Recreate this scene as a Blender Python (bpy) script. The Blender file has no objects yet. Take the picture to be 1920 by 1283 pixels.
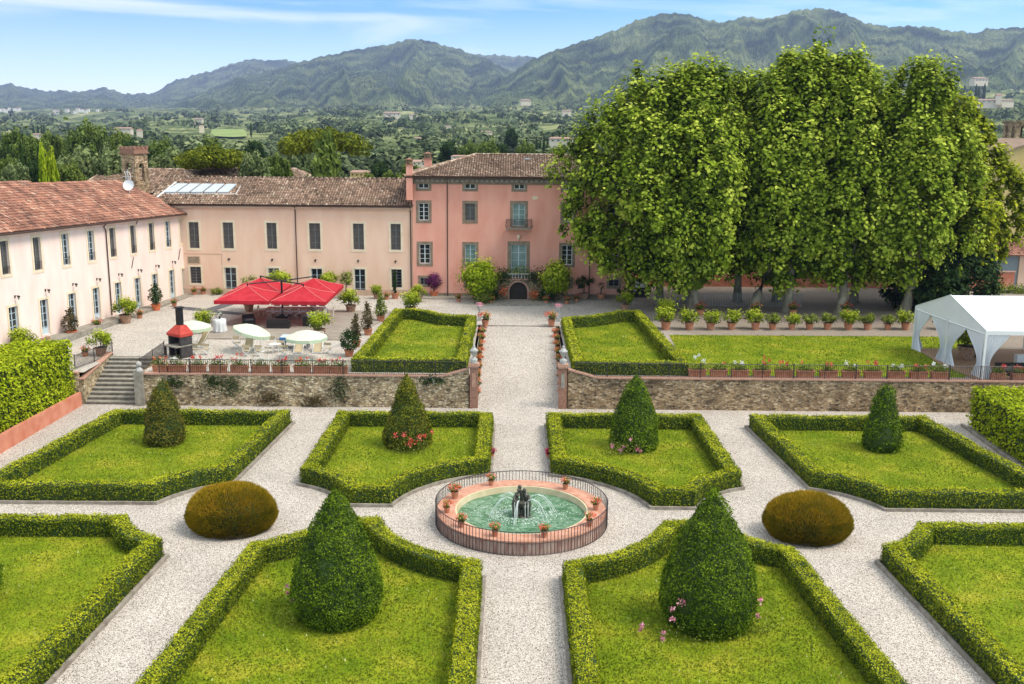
import bpy, math, random
import numpy as np
from mathutils import Vector, Matrix
R = math.radians
rng = np.random.default_rng(7); random.seed(7)
S = bpy.context.scene

# ---------------------------------------------------------------- camera, world, sun, exposure
F_PX = 1938.04; PITCH, ROLL, YAW = 12.0013, 0.5041, 0.0444
CAM = np.array([-0.512, -48.925, 19.6])
_p, _r, _w = R(PITCH), R(ROLL), R(YAW)
_fw = np.array([-math.sin(_w)*math.cos(_p), math.cos(_w)*math.cos(_p), -math.sin(_p)])
_rt = np.array([math.cos(_w), math.sin(_w), 0.0]); _up = np.cross(_rt, _fw)
_Rv = math.cos(_r)*_rt + math.sin(_r)*_up; _Uv = math.cos(_r)*_up - math.sin(_r)*_rt
cd = bpy.data.cameras.new('camera'); cam = bpy.data.objects.new('camera', cd)
S.collection.objects.link(cam); S.camera = cam
cam.matrix_world = Matrix([[_Rv[i], _Uv[i], -_fw[i], CAM[i]] for i in range(3)] + [[0, 0, 0, 1]])
cd.sensor_width = 36; cd.lens = F_PX/1920*36; cd.clip_start = 0.5; cd.clip_end = 30000

SUN_EL, SUN_AZ = 56.0, 108.0        # azimuth from +Y towards +X
W = bpy.data.worlds.new('World'); S.world = W; W.use_nodes = True
nt = W.node_tree; nt.nodes.clear()
def _n(t, **k):
    n = nt.nodes.new(t)
    for a, b in k.items(): setattr(n, a, b)
    return n
o = _n('ShaderNodeOutputWorld'); bg = _n('ShaderNodeBackground'); sky = _n('ShaderNodeTexSky', sky_type='NISHITA', sun_disc=False)
sky.sun_elevation = R(SUN_EL); sky.sun_rotation = R(SUN_AZ); sky.altitude = 300; sky.air_density = 1.0; sky.dust_density = 0.6; sky.ozone_density = 2.0
tc = _n('ShaderNodeTexCoord'); mp = _n('ShaderNodeMapping'); mp.inputs['Scale'].default_value = (1, 1, 4.2); mp.inputs['Location'].default_value = (0, 0, 0.02)
nt.links.new(tc.outputs['Generated'], mp.inputs[0]); nt.links.new(mp.outputs[0], sky.inputs[0])
# thin cirrus: long streaks of cloud
mc = _n('ShaderNodeMapping'); mc.inputs['Scale'].default_value = (2.0, 1.2, 17); mc.inputs['Rotation'].default_value = (0, R(1.5), 0); mc.inputs['Location'].default_value = (0.7, 0, 0.3)
nz = _n('ShaderNodeTexNoise'); nz.inputs['Scale'].default_value = 1.5; nz.inputs['Detail'].default_value = 7; nz.inputs['Roughness'].default_value = .55; nz.inputs['Distortion'].default_value = .6
nt.links.new(tc.outputs['Generated'], mc.inputs[0]); nt.links.new(mc.outputs[0], nz.inputs[0])
cr = _n('ShaderNodeMapRange'); cr.inputs[1].default_value = .4; cr.inputs[2].default_value = .68; cr.inputs[3].default_value = 0.0; cr.inputs[4].default_value = .85
nt.links.new(nz.outputs[0], cr.inputs[0])
sp = _n('ShaderNodeSeparateXYZ'); nt.links.new(tc.outputs['Generated'], sp.inputs[0])
hz = _n('ShaderNodeMapRange'); hz.inputs[1].default_value = .018; hz.inputs[2].default_value = .11; hz.inputs[3].default_value = .95; hz.inputs[4].default_value = 0
nt.links.new(sp.outputs[2], hz.inputs[0])
mxf = _n('ShaderNodeMath', operation='MAXIMUM'); nt.links.new(cr.outputs[0], mxf.inputs[0]); nt.links.new(hz.outputs[0], mxf.inputs[1])
ov = _n('ShaderNodeMapRange'); ov.inputs[1].default_value = .16; ov.inputs[2].default_value = .4; ov.inputs[3].default_value = 0; ov.inputs[4].default_value = .82; nt.links.new(sp.outputs[2], ov.inputs[0])  # unseen white overcast overhead, added to neutralise the blue sky light
mxg = _n('ShaderNodeMath', operation='MAXIMUM'); nt.links.new(mxf.outputs[0], mxg.inputs[0]); nt.links.new(ov.outputs[0], mxg.inputs[1]); mxf = mxg
mx = _n('ShaderNodeMix', data_type='RGBA'); nt.links.new(mxf.outputs[0], mx.inputs[0]); sg = _n('ShaderNodeMix', data_type='RGBA', blend_type='MULTIPLY'); sg.inputs[0].default_value = 1; sg.inputs[7].default_value = (.12, 1.3, 1.45, 1); nt.links.new(sky.outputs[0], sg.inputs[6]); nt.links.new(sg.outputs[2], mx.inputs[6]); wc = _n('ShaderNodeMix', data_type='RGBA'); nt.links.new(ov.outputs[0], wc.inputs[0]); wc.inputs[6].default_value = (6.9, 7.0, 7.0, 1); wc.inputs[7].default_value = (4.5, 4.35, 4.0, 1); nt.links.new(wc.outputs[2], mx.inputs[7])
gain = _n('ShaderNodeMix', data_type='RGBA', blend_type='MULTIPLY'); gain.inputs[0].default_value = 1; gain.inputs[7].default_value = (1.0, 1.02, 1.0, 1)
nt.links.new(mx.outputs[2], gain.inputs[6]); nt.links.new(gain.outputs[2], bg.inputs[0]); nt.links.new(bg.outputs[0], o.inputs[0])
bg.inputs[1].default_value = 0.135
sl = bpy.data.lights.new('sun', 'SUN'); so = bpy.data.objects.new('sun', sl); S.collection.objects.link(so)
sl.energy = 2.1; sl.angle = R(22); sl.color = (1, .93, .8)
_sd = Vector((math.sin(R(SUN_AZ))*math.cos(R(SUN_EL)), math.cos(R(SUN_AZ))*math.cos(R(SUN_EL)), math.sin(R(SUN_EL))))
so.rotation_euler = _sd.to_track_quat('Z', 'Y').to_euler(); so.location = (0, 0, 60)
S.view_settings.view_transform = 'Standard'; S.view_settings.look = 'None'; S.view_settings.gamma = 1; S.view_settings.exposure = 1.0
S.cycles.max_bounces = 6; S.cycles.diffuse_bounces = 3; S.cycles.transparent_max_bounces = 6; S.cycles.volume_bounces = 0

# ---------------------------------------------------------------- helpers
T = 2.26          # height of the upper terrace
def ray(px, py): return _fw + _Rv*(px-960)/F_PX - _Uv*(py-641.5)/F_PX
def G(px, py, z=T):
    d = ray(px, py); return CAM + d*((z-CAM[2])/d[2])
def PY(px, py, Y):
    d = ray(px, py); return CAM + d*((Y-CAM[1])/d[1])
def wob(P, s=1.0, seed=0.0):
    """smooth pseudo noise in -1..1 for an (n,3) array"""
    P = np.asarray(P, float)*s
    x, y, z = P[..., 0]+seed, P[..., 1]-seed*1.7, P[..., 2]+seed*.6
    return (np.sin(1.7*x+1.3*np.sin(1.1*y+.7*z))+np.sin(2.3*y+1.7*np.sin(1.3*z+.9*x))+np.sin(2.9*z+1.1*np.sin(1.9*x-.8*y))+.6*np.sin(5.1*x+3.7*y-4.3*z))/3.6
def ordn(i): return ['first','second','third','fourth','fifth','sixth','seventh','eighth','ninth','tenth','eleventh','twelfth','thirteenth','fourteenth','fifteenth','sixteenth','seventeenth'][i]

MATS = {}
def mat(name, col, col2=None, rough=.8, scale=6, detail=5, bump=0, bscale=None, metal=0, attr=None, ramp=None, trans=0, dist=0, stretch=None, lo=.35, hi=.65, objc=False, spec=.3):
    """principled material, colour either plain, noise between two, or a ramp driven by the per-face attribute v"""
    m = bpy.data.materials.new(name); m.use_nodes = True; n = m.node_tree; N = n.nodes; L = n.links
    b = N['Principled BSDF']; out = N['Material Output']
    b.inputs['Roughness'].default_value = rough; b.inputs['Metallic'].default_value = metal; b.inputs['Specular IOR Level'].default_value = spec
    b.inputs['Base Color'].default_value = (*col, 1)
    if objc: co = N.new('ShaderNodeTexCoord').outputs['Object']
    else: co = N.new('ShaderNodeNewGeometry').outputs['Position']
    if stretch:
        mp = N.new('ShaderNodeMapping'); mp.inputs['Scale'].default_value = stretch; L.new(co, mp.inputs[0]); co = mp.outputs[0]
    def noise(s, d=detail, di=dist):
        t = N.new('ShaderNodeTexNoise'); t.inputs['Scale'].default_value = s; t.inputs['Detail'].default_value = d; t.inputs['Distortion'].default_value = di; L.new(co, t.inputs[0]); return t.outputs[0]
    csrc = None
    if attr:
        a = N.new('ShaderNodeAttribute'); a.attribute_name = 'v'
        r = N.new('ShaderNodeValToRGB'); L.new(a.outputs['Fac'], r.inputs[0])
        while len(r.color_ramp.elements) < len(attr): r.color_ramp.elements.new(.5)
        for i, (p_, c_) in enumerate(attr): r.color_ramp.elements[i].position = p_; r.color_ramp.elements[i].color = (*c_, 1)
        csrc = r.outputs[0]
        if col2:
            mr = N.new('ShaderNodeMapRange'); mr.inputs[1].default_value = lo; mr.inputs[2].default_value = hi; L.new(noise(scale), mr.inputs[0])
            mm = N.new('ShaderNodeMix'); mm.data_type = 'RGBA'; mm.blend_type = 'MULTIPLY'; mm.inputs[0].default_value = 1
            m3 = N.new('ShaderNodeMix'); m3.data_type = 'RGBA'; L.new(mr.outputs[0], m3.inputs[0]); m3.inputs[6].default_value = (*col, 1); m3.inputs[7].default_value = (*col2, 1)
            L.new(csrc, mm.inputs[6]); L.new(m3.outputs[2], mm.inputs[7]); csrc = mm.outputs[2]
    elif ramp:
        r = N.new('ShaderNodeValToRGB'); L.new(noise(scale), r.inputs[0])
        while len(r.color_ramp.elements) < len(ramp): r.color_ramp.elements.new(.5)
        for i, (p_, c_) in enumerate(ramp): r.color_ramp.elements[i].position = p_; r.color_ramp.elements[i].color = (*c_, 1)
        csrc = r.outputs[0]
    elif col2:
        mr = N.new('ShaderNodeMapRange'); mr.inputs[1].default_value = lo; mr.inputs[2].default_value = hi; L.new(noise(scale), mr.inputs[0])
        m3 = N.new('ShaderNodeMix'); m3.data_type = 'RGBA'; L.new(mr.outputs[0], m3.inputs[0]); m3.inputs[6].default_value = (*col, 1); m3.inputs[7].default_value = (*col2, 1); csrc = m3.outputs[2]
    if csrc: L.new(csrc, b.inputs['Base Color'])
    if bump:
        bp = N.new('ShaderNodeBump'); bp.inputs['Strength'].default_value = 1; bp.inputs['Distance'].default_value = bump; L.new(noise(bscale or scale*2), bp.inputs['Height']); L.new(bp.outputs[0], b.inputs['Normal'])
    if trans:
        t = N.new('ShaderNodeBsdfTranslucent'); ms = N.new('ShaderNodeMixShader'); ms.inputs[0].default_value = trans
        if csrc: L.new(csrc, t.inputs[0])
        else: t.inputs[0].default_value = (*col, 1)
        L.new(b.outputs[0], ms.inputs[1]); L.new(t.outputs[0], ms.inputs[2]); L.new(ms.outputs[0], out.inputs[0])
    MATS[name] = m; return m

class MB:
    """collects shapes and links them as ONE mesh object"""
    def __init__(s): s.V = []; s.nv = 0; s.F = []; s.M = []; s.A = []; s.big = []
    def add(s, v, f, m=0, a=.5, xf=None):
        v = np.asarray(v, float).reshape(-1, 3)
        if xf is not None: v = v @ np.array(xf.to_3x3()).T + np.array(xf.translation)
        s.V.append(v); base = s.nv; s.nv += len(v)
        for q in f: s.F.append([base+i for i in q]); s.M.append(m); s.A.append(a)
        return s
    def addn(s, v, f, m=0, a=None):
        """fast: v (n,3), f (k,c) numpy, a (k,)"""
        v = np.asarray(v, float).reshape(-1, 3); f = np.asarray(f)
        s.V.append(v); s.big.append((f+s.nv, m, np.full(len(f), .5) if a is None else a)); s.nv += len(v); return s
    def box(s, c, d, m=0, rz=0, a=.5, xf=None, taper=1):
        x, y, z = d[0]/2, d[1]/2, d[2]/2; cs, sn = math.cos(rz), math.sin(rz)
        v = []
        for zz in (-z, z):
            k = taper if zz > 0 else 1
            for xx, yy in ((-x, -y), (x, -y), (x, y), (-x, y)): v.append((c[0]+(xx*cs-yy*sn)*k, c[1]+(xx*sn+yy*cs)*k, c[2]+zz))
        return s.add(v, [(3, 2, 1, 0), (4, 5, 6, 7), (0, 1, 5, 4), (1, 2, 6, 5), (2, 3, 7, 6), (3, 0, 4, 7)], m, a, xf)
    def tube(s, pts, r, n=8, m=0, a=.5, cap=True, xf=None):
        pts = [Vector(p) for p in pts]; rs = r if hasattr(r, '__len__') else [r]*len(pts); v = []
        up = Vector((0, 0, 1))
        for i, p in enumerate(pts):
            t = (pts[min(i+1, len(pts)-1)]-pts[max(i-1, 0)]).normalized()
            u = t.cross(up if abs(t.z) < .95 else Vector((1, 0, 0))).normalized(); w = t.cross(u)
            for k in range(n): q = p+(u*math.cos(2*math.pi*k/n)+w*math.sin(2*math.pi*k/n))*rs[i]; v.append(tuple(q))
        f = [(i*n+k, i*n+(k+1) % n, (i+1)*n+(k+1) % n, (i+1)*n+k) for i in range(len(pts)-1) for k in range(n)]
        if cap: f += [tuple(range(n))[::-1], tuple(range((len(pts)-1)*n, len(pts)*n))]
        return s.add(v, f, m, a, xf)
    def lathe(s, prof, n=16, m=0, c=(0, 0, 0), a=.5, xf=None, cap=True):
        v = [(c[0]+r*math.cos(2*math.pi*k/n), c[1]+r*math.sin(2*math.pi*k/n), c[2]+z) for r, z in prof for k in range(n)]
        f = [(i*n+k, i*n+(k+1) % n, (i+1)*n+(k+1) % n, (i+1)*n+k) for i in range(len(prof)-1) for k in range(n)]
        if cap: f += [tuple(range(n))[::-1], tuple(range((len(prof)-1)*n, len(prof)*n))]
        return s.add(v, f, m, a, xf)
    def prism(s, poly, z0, z1, m=0, a=.5, bottom=True):
        n = len(poly); v = [(x, y, z0) for x, y in poly]+[(x, y, z1) for x, y in poly]
        f = [(i, (i+1) % n, n+(i+1) % n, n+i) for i in range(n)]+[tuple(range(n, 2*n))]
        if bottom: f.append(tuple(range(n))[::-1])
        return s.add(v, f, m, a)
    def leaves(s, P, N, size, aspect=.6, m=0, v=None, up=None, fold=False):
        """rhombic leaf faces at P with normals N"""
        n = len(P); 
        if n == 0: return s
        N = N/np.maximum(np.linalg.norm(N, axis=1, keepdims=True), 1e-6)
        t = rng.normal(size=(n, 3))
        if up is not None: t = t*.35+np.array(up)
        t -= (t*N).sum(1, keepdims=True)*N; t /= np.maximum(np.linalg.norm(t, axis=1, keepdims=True), 1e-6)
        b = np.cross(N, t); sz = (np.asarray(size)*np.ones(n))[:, None]*.5
        V = np.stack([P+t*sz, P+b*sz*aspect, P-t*sz, P-b*sz*aspect], 1).reshape(-1, 3)
        return s.addn(V, np.arange(4*n).reshape(n, 4), m, rng.random(n) if v is None else v)
    def build(s, name, mats, parent=None, smooth=False, loc=None):
        me = bpy.data.meshes.new(name)
        V = np.concatenate(s.V) if s.V else np.zeros((0, 3))
        me.vertices.add(len(V)); me.vertices.foreach_set('co', V.astype(np.float32).ravel())
        li = [np.array([i for q in s.F for i in q], dtype=np.int32)]; tot = [np.array([len(q) for q in s.F], dtype=np.int32)]
        mi = [np.array(s.M, dtype=np.int32)]; av = [np.array(s.A, dtype=np.float32)]
        for f, m, a in s.big: li.append(f.astype(np.int32).ravel()); tot.append(np.full(len(f), f.shape[1], np.int32)); mi.append(np.full(len(f), m, np.int32)); av.append(np.asarray(a, np.float32))
        li = np.concatenate(li); tot = np.concatenate(tot); mi = np.concatenate(mi); av = np.concatenate(av)
        me.loops.add(len(li)); me.loops.foreach_set('vertex_index', li)
        me.polygons.add(len(tot)); me.polygons.foreach_set('loop_start', np.concatenate([[0], np.cumsum(tot)[:-1]]).astype(np.int32)); me.polygons.foreach_set('loop_total', tot)
        me.polygons.foreach_set('material_index', mi)
        me.polygons.foreach_set('use_smooth', np.full(len(tot), bool(smooth)))
        for q in (mats if isinstance(mats, (list, tuple)) else [mats]): me.materials.append(MATS[q] if isinstance(q, str) else q)
        me.update(calc_edges=True)
        at = me.attributes.new('v', 'FLOAT', 'FACE'); at.data.foreach_set('value', av)
        o = bpy.data.objects.new(name, me); S.collection.objects.link(o)
        if parent: o.parent = parent
        if loc: o.location = loc
        return o
def thing(name, label, cat, loc=(0, 0, 0), rz=0, group=None):
    o = bpy.data.objects.new(name, None); S.collection.objects.link(o); o.location = loc; o.rotation_euler = (0, 0, rz); o.empty_display_size = .3
    return tag(o, label, cat, group)
def tag(o, label, cat, group=None):
    o['label'] = label; o['category'] = cat
    if group: o['group'] = group
    return o
def struct(o, kind='structure'): o['kind'] = kind; return o
KIDS = {}
def dup(root, loc, rz=0, sc=1, label=None, group=None):
    def cp(o, par):
        c = o.copy(); S.collection.objects.link(c)
        if par: c.parent = par
        for ch in [q for q in bpy.data.objects if q.parent == o] if o not in KIDS else KIDS[o]: cp(ch, c)
        return c
    if root not in KIDS:
        def fill(o):
            KIDS[o] = [q for q in list(S.collection.objects) if q.parent == o]
            for q in KIDS[o]: fill(q)
        fill(root)
    r = cp(root, None); r.location = loc; r.rotation_euler = (0, 0, rz)
    r.scale = sc if hasattr(sc, '__len__') else (sc, sc, sc)
    if label: r['label'] = label
    if group: r['group'] = group
    return r

# ---------------------------------------------------------------- materials
def leafmat(name, dark, mid, light, trans=.25, col2=(.8, .8, .8), scale=.5):
    return mat(name, (1, 1, 1), col2, rough=.7, attr=[(0, dark), (.5, mid), (1, light)], trans=trans, scale=scale, spec=.08)
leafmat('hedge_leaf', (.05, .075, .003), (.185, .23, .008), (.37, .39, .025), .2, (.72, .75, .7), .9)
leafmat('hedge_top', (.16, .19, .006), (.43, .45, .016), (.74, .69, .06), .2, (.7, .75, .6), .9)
mat('hedge_core', (.018, .035, .006), (.04, .07, .01), scale=5)
leafmat('privet_leaf', (.1, .15, .004), (.36, .44, .01), (.62, .66, .04), .25)
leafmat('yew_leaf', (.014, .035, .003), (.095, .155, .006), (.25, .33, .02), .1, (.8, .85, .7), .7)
leafmat('cypress_brown', (.03, .03, .004), (.15, .13, .015), (.28, .22, .05), .1, (.7, .8, .6), 1.2)
leafmat('cypress_olive', (.03, .04, .004), (.13, .145, .01), (.26, .28, .03), .1, (1, .85, .7), 1.0)
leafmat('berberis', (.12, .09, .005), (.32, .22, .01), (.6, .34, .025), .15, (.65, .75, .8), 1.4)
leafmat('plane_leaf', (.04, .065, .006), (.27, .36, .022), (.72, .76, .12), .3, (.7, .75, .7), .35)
leafmat('linden_leaf', (.05, .07, .003), (.28, .32, .012), (.62, .62, .04), .3, (.75, .8, .7), .4)
leafmat('dark_leaf', (.012, .03, .008), (.03, .06, .015), (.07, .12, .03), .15)
leafmat('wood_leaf', (.03, .05, .008), (.13, .175, .03), (.3, .35, .08), .2, (.6, .7, .6), .06)
leafmat('olive_leaf', (.05, .07, .02), (.17, .21, .08), (.34, .38, .16), .2, (.7, .75, .7), .05)
leafmat('valley_leaf', (.03, .045, .02), (.12, .15, .062), (.28, .31, .14), .1, (.5, .6, .6), .012)
leafmat('bright_leaf', (.09, .14, .005), (.28, .38, .012), (.52, .58, .04), .25)
leafmat('pine_leaf', (.03, .045, .004), (.13, .16, .01), (.34, .36, .03), .15)
leafmat('citrus_leaf', (.09, .13, .006), (.29, .37, .015), (.6, .64, .07), .25)
leafmat('shrub_leaf', (.04, .065, .006), (.17, .22, .025), (.38, .42, .08), .2)
leafmat('bronze_leaf', (.05, .04, .02), (.12, .09, .04), (.2, .15, .06), .15)
leafmat('purple_leaf', (.06, .008, .04), (.14, .02, .1), (.26, .05, .2), .15)
mat('flower_red', (.7, .06, .04), attr=[(0, (.45, .02, .02)), (.6, (.75, .09, .06)), (1, (.85, .3, .25))], trans=.2)
mat('flower_coral', (.7, .06, .04), attr=[(0, (.6, .05, .03)), (.6, (.8, .17, .08)), (1, (.85, .35, .2))], trans=.2)
mat('flower_pink', (.7, .2, .3), attr=[(0, (.6, .15, .25)), (1, (.85, .5, .55))], trans=.2)
mat('flower_white', (.8, .8, .75), attr=[(0, (.7, .7, .62)), (1, (.9, .9, .87))], trans=.2)
mat('flower_crimson', (.4, .01, .05), attr=[(0, (.25, .01, .03)), (1, (.6, .03, .12))], trans=.2)
mat('bark_plane', (.16, .14, .1), (.33, .29, .21), scale=2.2, bump=.05, stretch=(1, 1, .5))
mat('bark', (.05, .04, .03), (.12, .1, .075), scale=4, bump=.04, stretch=(1, 1, .3))
mat('terracotta', (.42, .15, .075), (.52, .24, .14), scale=5, rough=.85)
mat('terracotta_bright', (.6, .14, .05), (.62, .2, .09), scale=5, rough=.7)
mat('terracotta_aged', (.26, .13, .075), (.42, .27, .19), scale=6, rough=.9)
mat('soil', (.03, .02, .012), (.06, .04, .025), scale=30)
mat('iron', (.06, .055, .06), rough=.5, metal=.6)
mat('iron_dark', (.012, .012, .013), rough=.5)
mat('stone_grey', (.2, .175, .14), (.36, .33, .28), scale=3, bump=.02, bscale=20, lo=.3, hi=.7)
mat('kerb_stone', (.19, .16, .13), (.36, .32, .27), scale=2.5, bump=.01, bscale=30, lo=.3, hi=.7)
mat('urn_stone', (.3, .29, .27), (.5, .49, .46), scale=9, bump=.01)
mat('bronze', (.05, .045, .035), (.13, .125, .1), scale=7, rough=.45, metal=.3)
mat('white_paint', (.75, .78, .8), rough=.5)
mat('white_cloth', (.8, .8, .8), (.7, .7, .71), rough=.9, scale=8, trans=.15)
mat('mint_cloth', (.68, .72, .58), (.75, .78, .66), rough=.85, scale=4, trans=.3)
mat('mint_valance', (.5, .6, .42), (.58, .66, .48), rough=.85, scale=30, trans=.2)
mat('red_cloth', (.44, .014, .026), (.52, .026, .04), rough=.8, scale=2, trans=.15)
mat('red_seam', (.72, .25, .22), rough=.8)
mat('tan_cloth', (.42, .33, .2), (.48, .38, .25), rough=.9, scale=20)
mat('metal_white', (.7, .7, .7), rough=.4)
mat('coral_plaster', (.52, .17, .1), (.62, .26, .17), scale=1.2, bump=.01, bscale=12)
mat('brick', (.2, .085, .055), (.4, .23, .16), scale=11, bump=.02, stretch=(1, 1, 4))
mat('brick_coping', (.38, .2, .14), (.5, .3, .22), scale=6, stretch=(1, 1, 1))
mat('cream_trim', (.74, .6, .42), (.8, .68, .51), scale=2)
mat('brown_trim', (.2, .15, .1), (.3, .23, .165), scale=2.5)
mat('frame_blue', (.5, .6, .65), rough=.5)
mat('frame_white', (.68, .72, .74), rough=.5)
mat('frame_grey', (.16, .17, .175), rough=.6)
mat('glass_dark', (.018, .022, .026), rough=.08, spec=.6)
mat('glass_green', (.14, .22, .2), (.22, .31, .29), scale=1.2, rough=.15, spec=.5)
mat('screen_dark', (.085, .075, .068), (.11, .1, .09), rough=.6, scale=3)
mat('gutter', (.07, .04, .03), rough=.5)
mat('door_wood', (.03, .022, .018), (.06, .042, .03), scale=6, stretch=(6, 1, .3))
mat('fascia', (.5, .34, .25), (.6, .42, .3), scale=1)
for nm, c1, c2 in (('wall_left', (.83, .61, .535), (.9, .745, .67)), ('wall_mid', (.77, .49, .345), (.86, .61, .46)), ('wall_villa', (.72, .3, .215), (.83, .42, .32)), ('wall_far', (.6, .5, .38), (.7, .6, .48)), ('wall_yellow', (.6, .42, .16), (.68, .5, .24)), ('wall_bluegrey', (.22, .27, .29), (.28, .33, .35))):
    mat(nm, c1, c2, scale=.9, detail=9, rough=.9, bump=.01, bscale=6, lo=.25, hi=.75, stretch=(1, 1, .35))

def gravel_mat(name, c_dark, c_mid, c_light, earth=None):
    m = bpy.data.materials.new(name); m.use_nodes = True; N = m.node_tree.nodes; L = m.node_tree.links; b = N['Principled BSDF']; b.inputs['Roughness'].default_value = .95; b.inputs['Specular IOR Level'].default_value = .1
    g = N.new('ShaderNodeNewGeometry')
    v = N.new('ShaderNodeTexVoronoi'); v.inputs['Scale'].default_value = 34; L.new(g.outputs[0], v.inputs[0])
    sx = N.new('ShaderNodeSeparateColor'); L.new(v.outputs['Color'], sx.inputs[0])
    r = N.new('ShaderNodeValToRGB'); e = r.color_ramp.elements; e[0].position = 0; e[0].color = (*c_dark, 1); e[1].position = 1; e[1].color = (*c_light, 1)
    k = e.new(.22); k.color = (*c_dark, 1); k = e.new(.32); k.color = (*c_mid, 1); k = e.new(.7); k.color = (*c_light, 1)
    L.new(sx.outputs[0], r.inputs[0])
    n = N.new('ShaderNodeTexNoise'); n.inputs['Scale'].default_value = .35; n.inputs['Detail'].default_value = 8; L.new(g.outputs[0], n.inputs[0])
    mr = N.new('ShaderNodeMapRange'); mr.inputs[1].default_value = .35; mr.inputs[2].default_value = .65; mr.inputs[3].default_value = .9; mr.inputs[4].default_value = 1.05; L.new(n.outputs[0], mr.inputs[0])
    mm = N.new('ShaderNodeVectorMath'); mm.operation = 'SCALE'; L.new(r.outputs[0], mm.inputs[0]); L.new(mr.outputs[0], mm.inputs['Scale']); src = mm.outputs[0]
    if earth:   # trodden earth instead of clean gravel, in one area of the ground
        s = N.new('ShaderNodeSeparateXYZ'); L.new(g.outputs[0], s.inputs[0])
        n2 = N.new('ShaderNodeTexNoise'); n2.inputs['Scale'].default_value = .25; n2.inputs['Detail'].default_value = 5; L.new(g.outputs[0], n2.inputs[0])
        ad = N.new('ShaderNodeMath'); ad.operation = 'MULTIPLY_ADD'; L.new(n2.outputs[0], ad.inputs[0]); ad.inputs[1].default_value = 7; L.new(s.outputs[0], ad.inputs[2])
        q = N.new('ShaderNodeMapRange'); q.inputs[1].default_value = 12; q.inputs[2].default_value = 18; L.new(ad.outputs[0], q.inputs[0])
        sc_ = N.new('ShaderNodeMath'); sc_.operation = 'MULTIPLY'; sc_.inputs[1].default_value = .75; L.new(q.outputs[0], sc_.inputs[0])
        m3 = N.new('ShaderNodeMix'); m3.data_type = 'RGBA'; L.new(sc_.outputs[0], m3.inputs[0]); L.new(src, m3.inputs[6]); m3.inputs[7].default_value = (*earth, 1); src = m3.outputs[2]
    L.new(src, b.inputs['Base Color'])
    bp = N.new('ShaderNodeBump'); bp.inputs['Distance'].default_value = .03; bp.inputs['Strength'].default_value = .8; L.new(sx.outputs[1], bp.inputs['Height']); L.new(bp.outputs[0], b.inputs['Normal'])
    MATS[name] = m
gravel_mat('gravel', (.17, .135, .11), (.46, .4, .35), (.68, .615, .555))
gravel_mat('gravel_terrace', (.17, .135, .11), (.5, .44, .38), (.7, .64, .575), earth=(.25, .19, .145))

def stone_mat(name, tint=(1, 1, 1)):
    m = bpy.data.materials.new(name); m.use_nodes = True; N = m.node_tree.nodes; L = m.node_tree.links; b = N['Principled BSDF']; b.inputs['Roughness'].default_value = .92; b.inputs['Specular IOR Level'].default_value = .15
    g = N.new('ShaderNodeNewGeometry'); mp = N.new('ShaderNodeMapping'); mp.inputs['Scale'].default_value = (4.3, 4.3, 7.6)
    n0 = N.new('ShaderNodeTexNoise'); n0.inputs['Scale'].default_value = 2.5; L.new(g.outputs[0], n0.inputs[0])
    am = N.new('ShaderNodeMixRGB') if False else N.new('ShaderNodeVectorMath'); am.operation = 'MULTIPLY_ADD'; L.new(n0.outputs['Color'], am.inputs[0]); am.inputs[1].default_value = (.3, .3, .18); L.new(g.outputs[0], am.inputs[2])
    L.new(am.outputs[0], mp.inputs[0])
    v = N.new('ShaderNodeTexVoronoi'); L.new(mp.outputs[0], v.inputs[0]); v.inputs['Scale'].default_value = 1
    ve = N.new('ShaderNodeTexVoronoi'); ve.feature = 'DISTANCE_TO_EDGE'; L.new(mp.outputs[0], ve.inputs[0]); ve.inputs['Scale'].default_value = 1
    sx = N.new('ShaderNodeSeparateColor'); L.new(v.outputs['Color'], sx.inputs[0])
    r = N.new('ShaderNodeValToRGB'); e = r.color_ramp.elements; t = tint
    cols = [(0, (.12, .095, .07)), (.25, (.3, .22, .14)), (.5, (.42, .32, .2)), (.75, (.5, .41, .29)), (1, (.62, .53, .4))]
    e[0].color = (*[a*b_ for a, b_ in zip(cols[0][1], t)], 1); e[1].color = (*[a*b_ for a, b_ in zip(cols[4][1], t)], 1)
    for p_, c_ in cols[1:4]: k = e.new(p_); k.color = (*[a*b_ for a, b_ in zip(c_, t)], 1)
    L.new(sx.outputs[0], r.inputs[0])
    ed = N.new('ShaderNodeMapRange'); ed.inputs[1].default_value = .02; ed.inputs[2].default_value = .09; L.new(ve.outputs[0], ed.inputs[0])
    m3 = N.new('ShaderNodeMix'); m3.data_type = 'RGBA'; L.new(ed.outputs[0], m3.inputs[0]); m3.inputs[6].default_value = (.4, .33, .235, 1); L.new(r.outputs[0], m3.inputs[7])
    n = N.new('ShaderNodeTexNoise'); n.inputs['Scale'].default_value = .8; n.inputs['Detail'].default_value = 8; n.inputs['Roughness'].default_value = .65; L.new(g.outputs[0], n.inputs[0])
    mr = N.new('ShaderNodeMapRange'); mr.inputs[1].default_value = .35; mr.inputs[2].default_value = .6; mr.inputs[3].default_value = .5; mr.inputs[4].default_value = 1.08; L.new(n.outputs[0], mr.inputs[0])
    mm = N.new('ShaderNodeVectorMath'); mm.operation = 'SCALE'; L.new(m3.outputs[2], mm.inputs[0]); L.new(mr.outputs[0], mm.inputs['Scale']); L.new(mm.outputs[0], b.inputs['Base Color'])
    bp = N.new('ShaderNodeBump'); bp.inputs['Distance'].default_value = .07; L.new(ed.outputs[0], bp.inputs['Height']); L.new(bp.outputs[0], b.inputs['Normal'])
    MATS[name] = m
stone_mat('rubble', (1.3, 1.26, 1.15)); stone_mat('rubble_brown', (1.0, .87, .74)); stone_mat('rubble_tower', (1.25, 1.05, .9))

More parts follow.
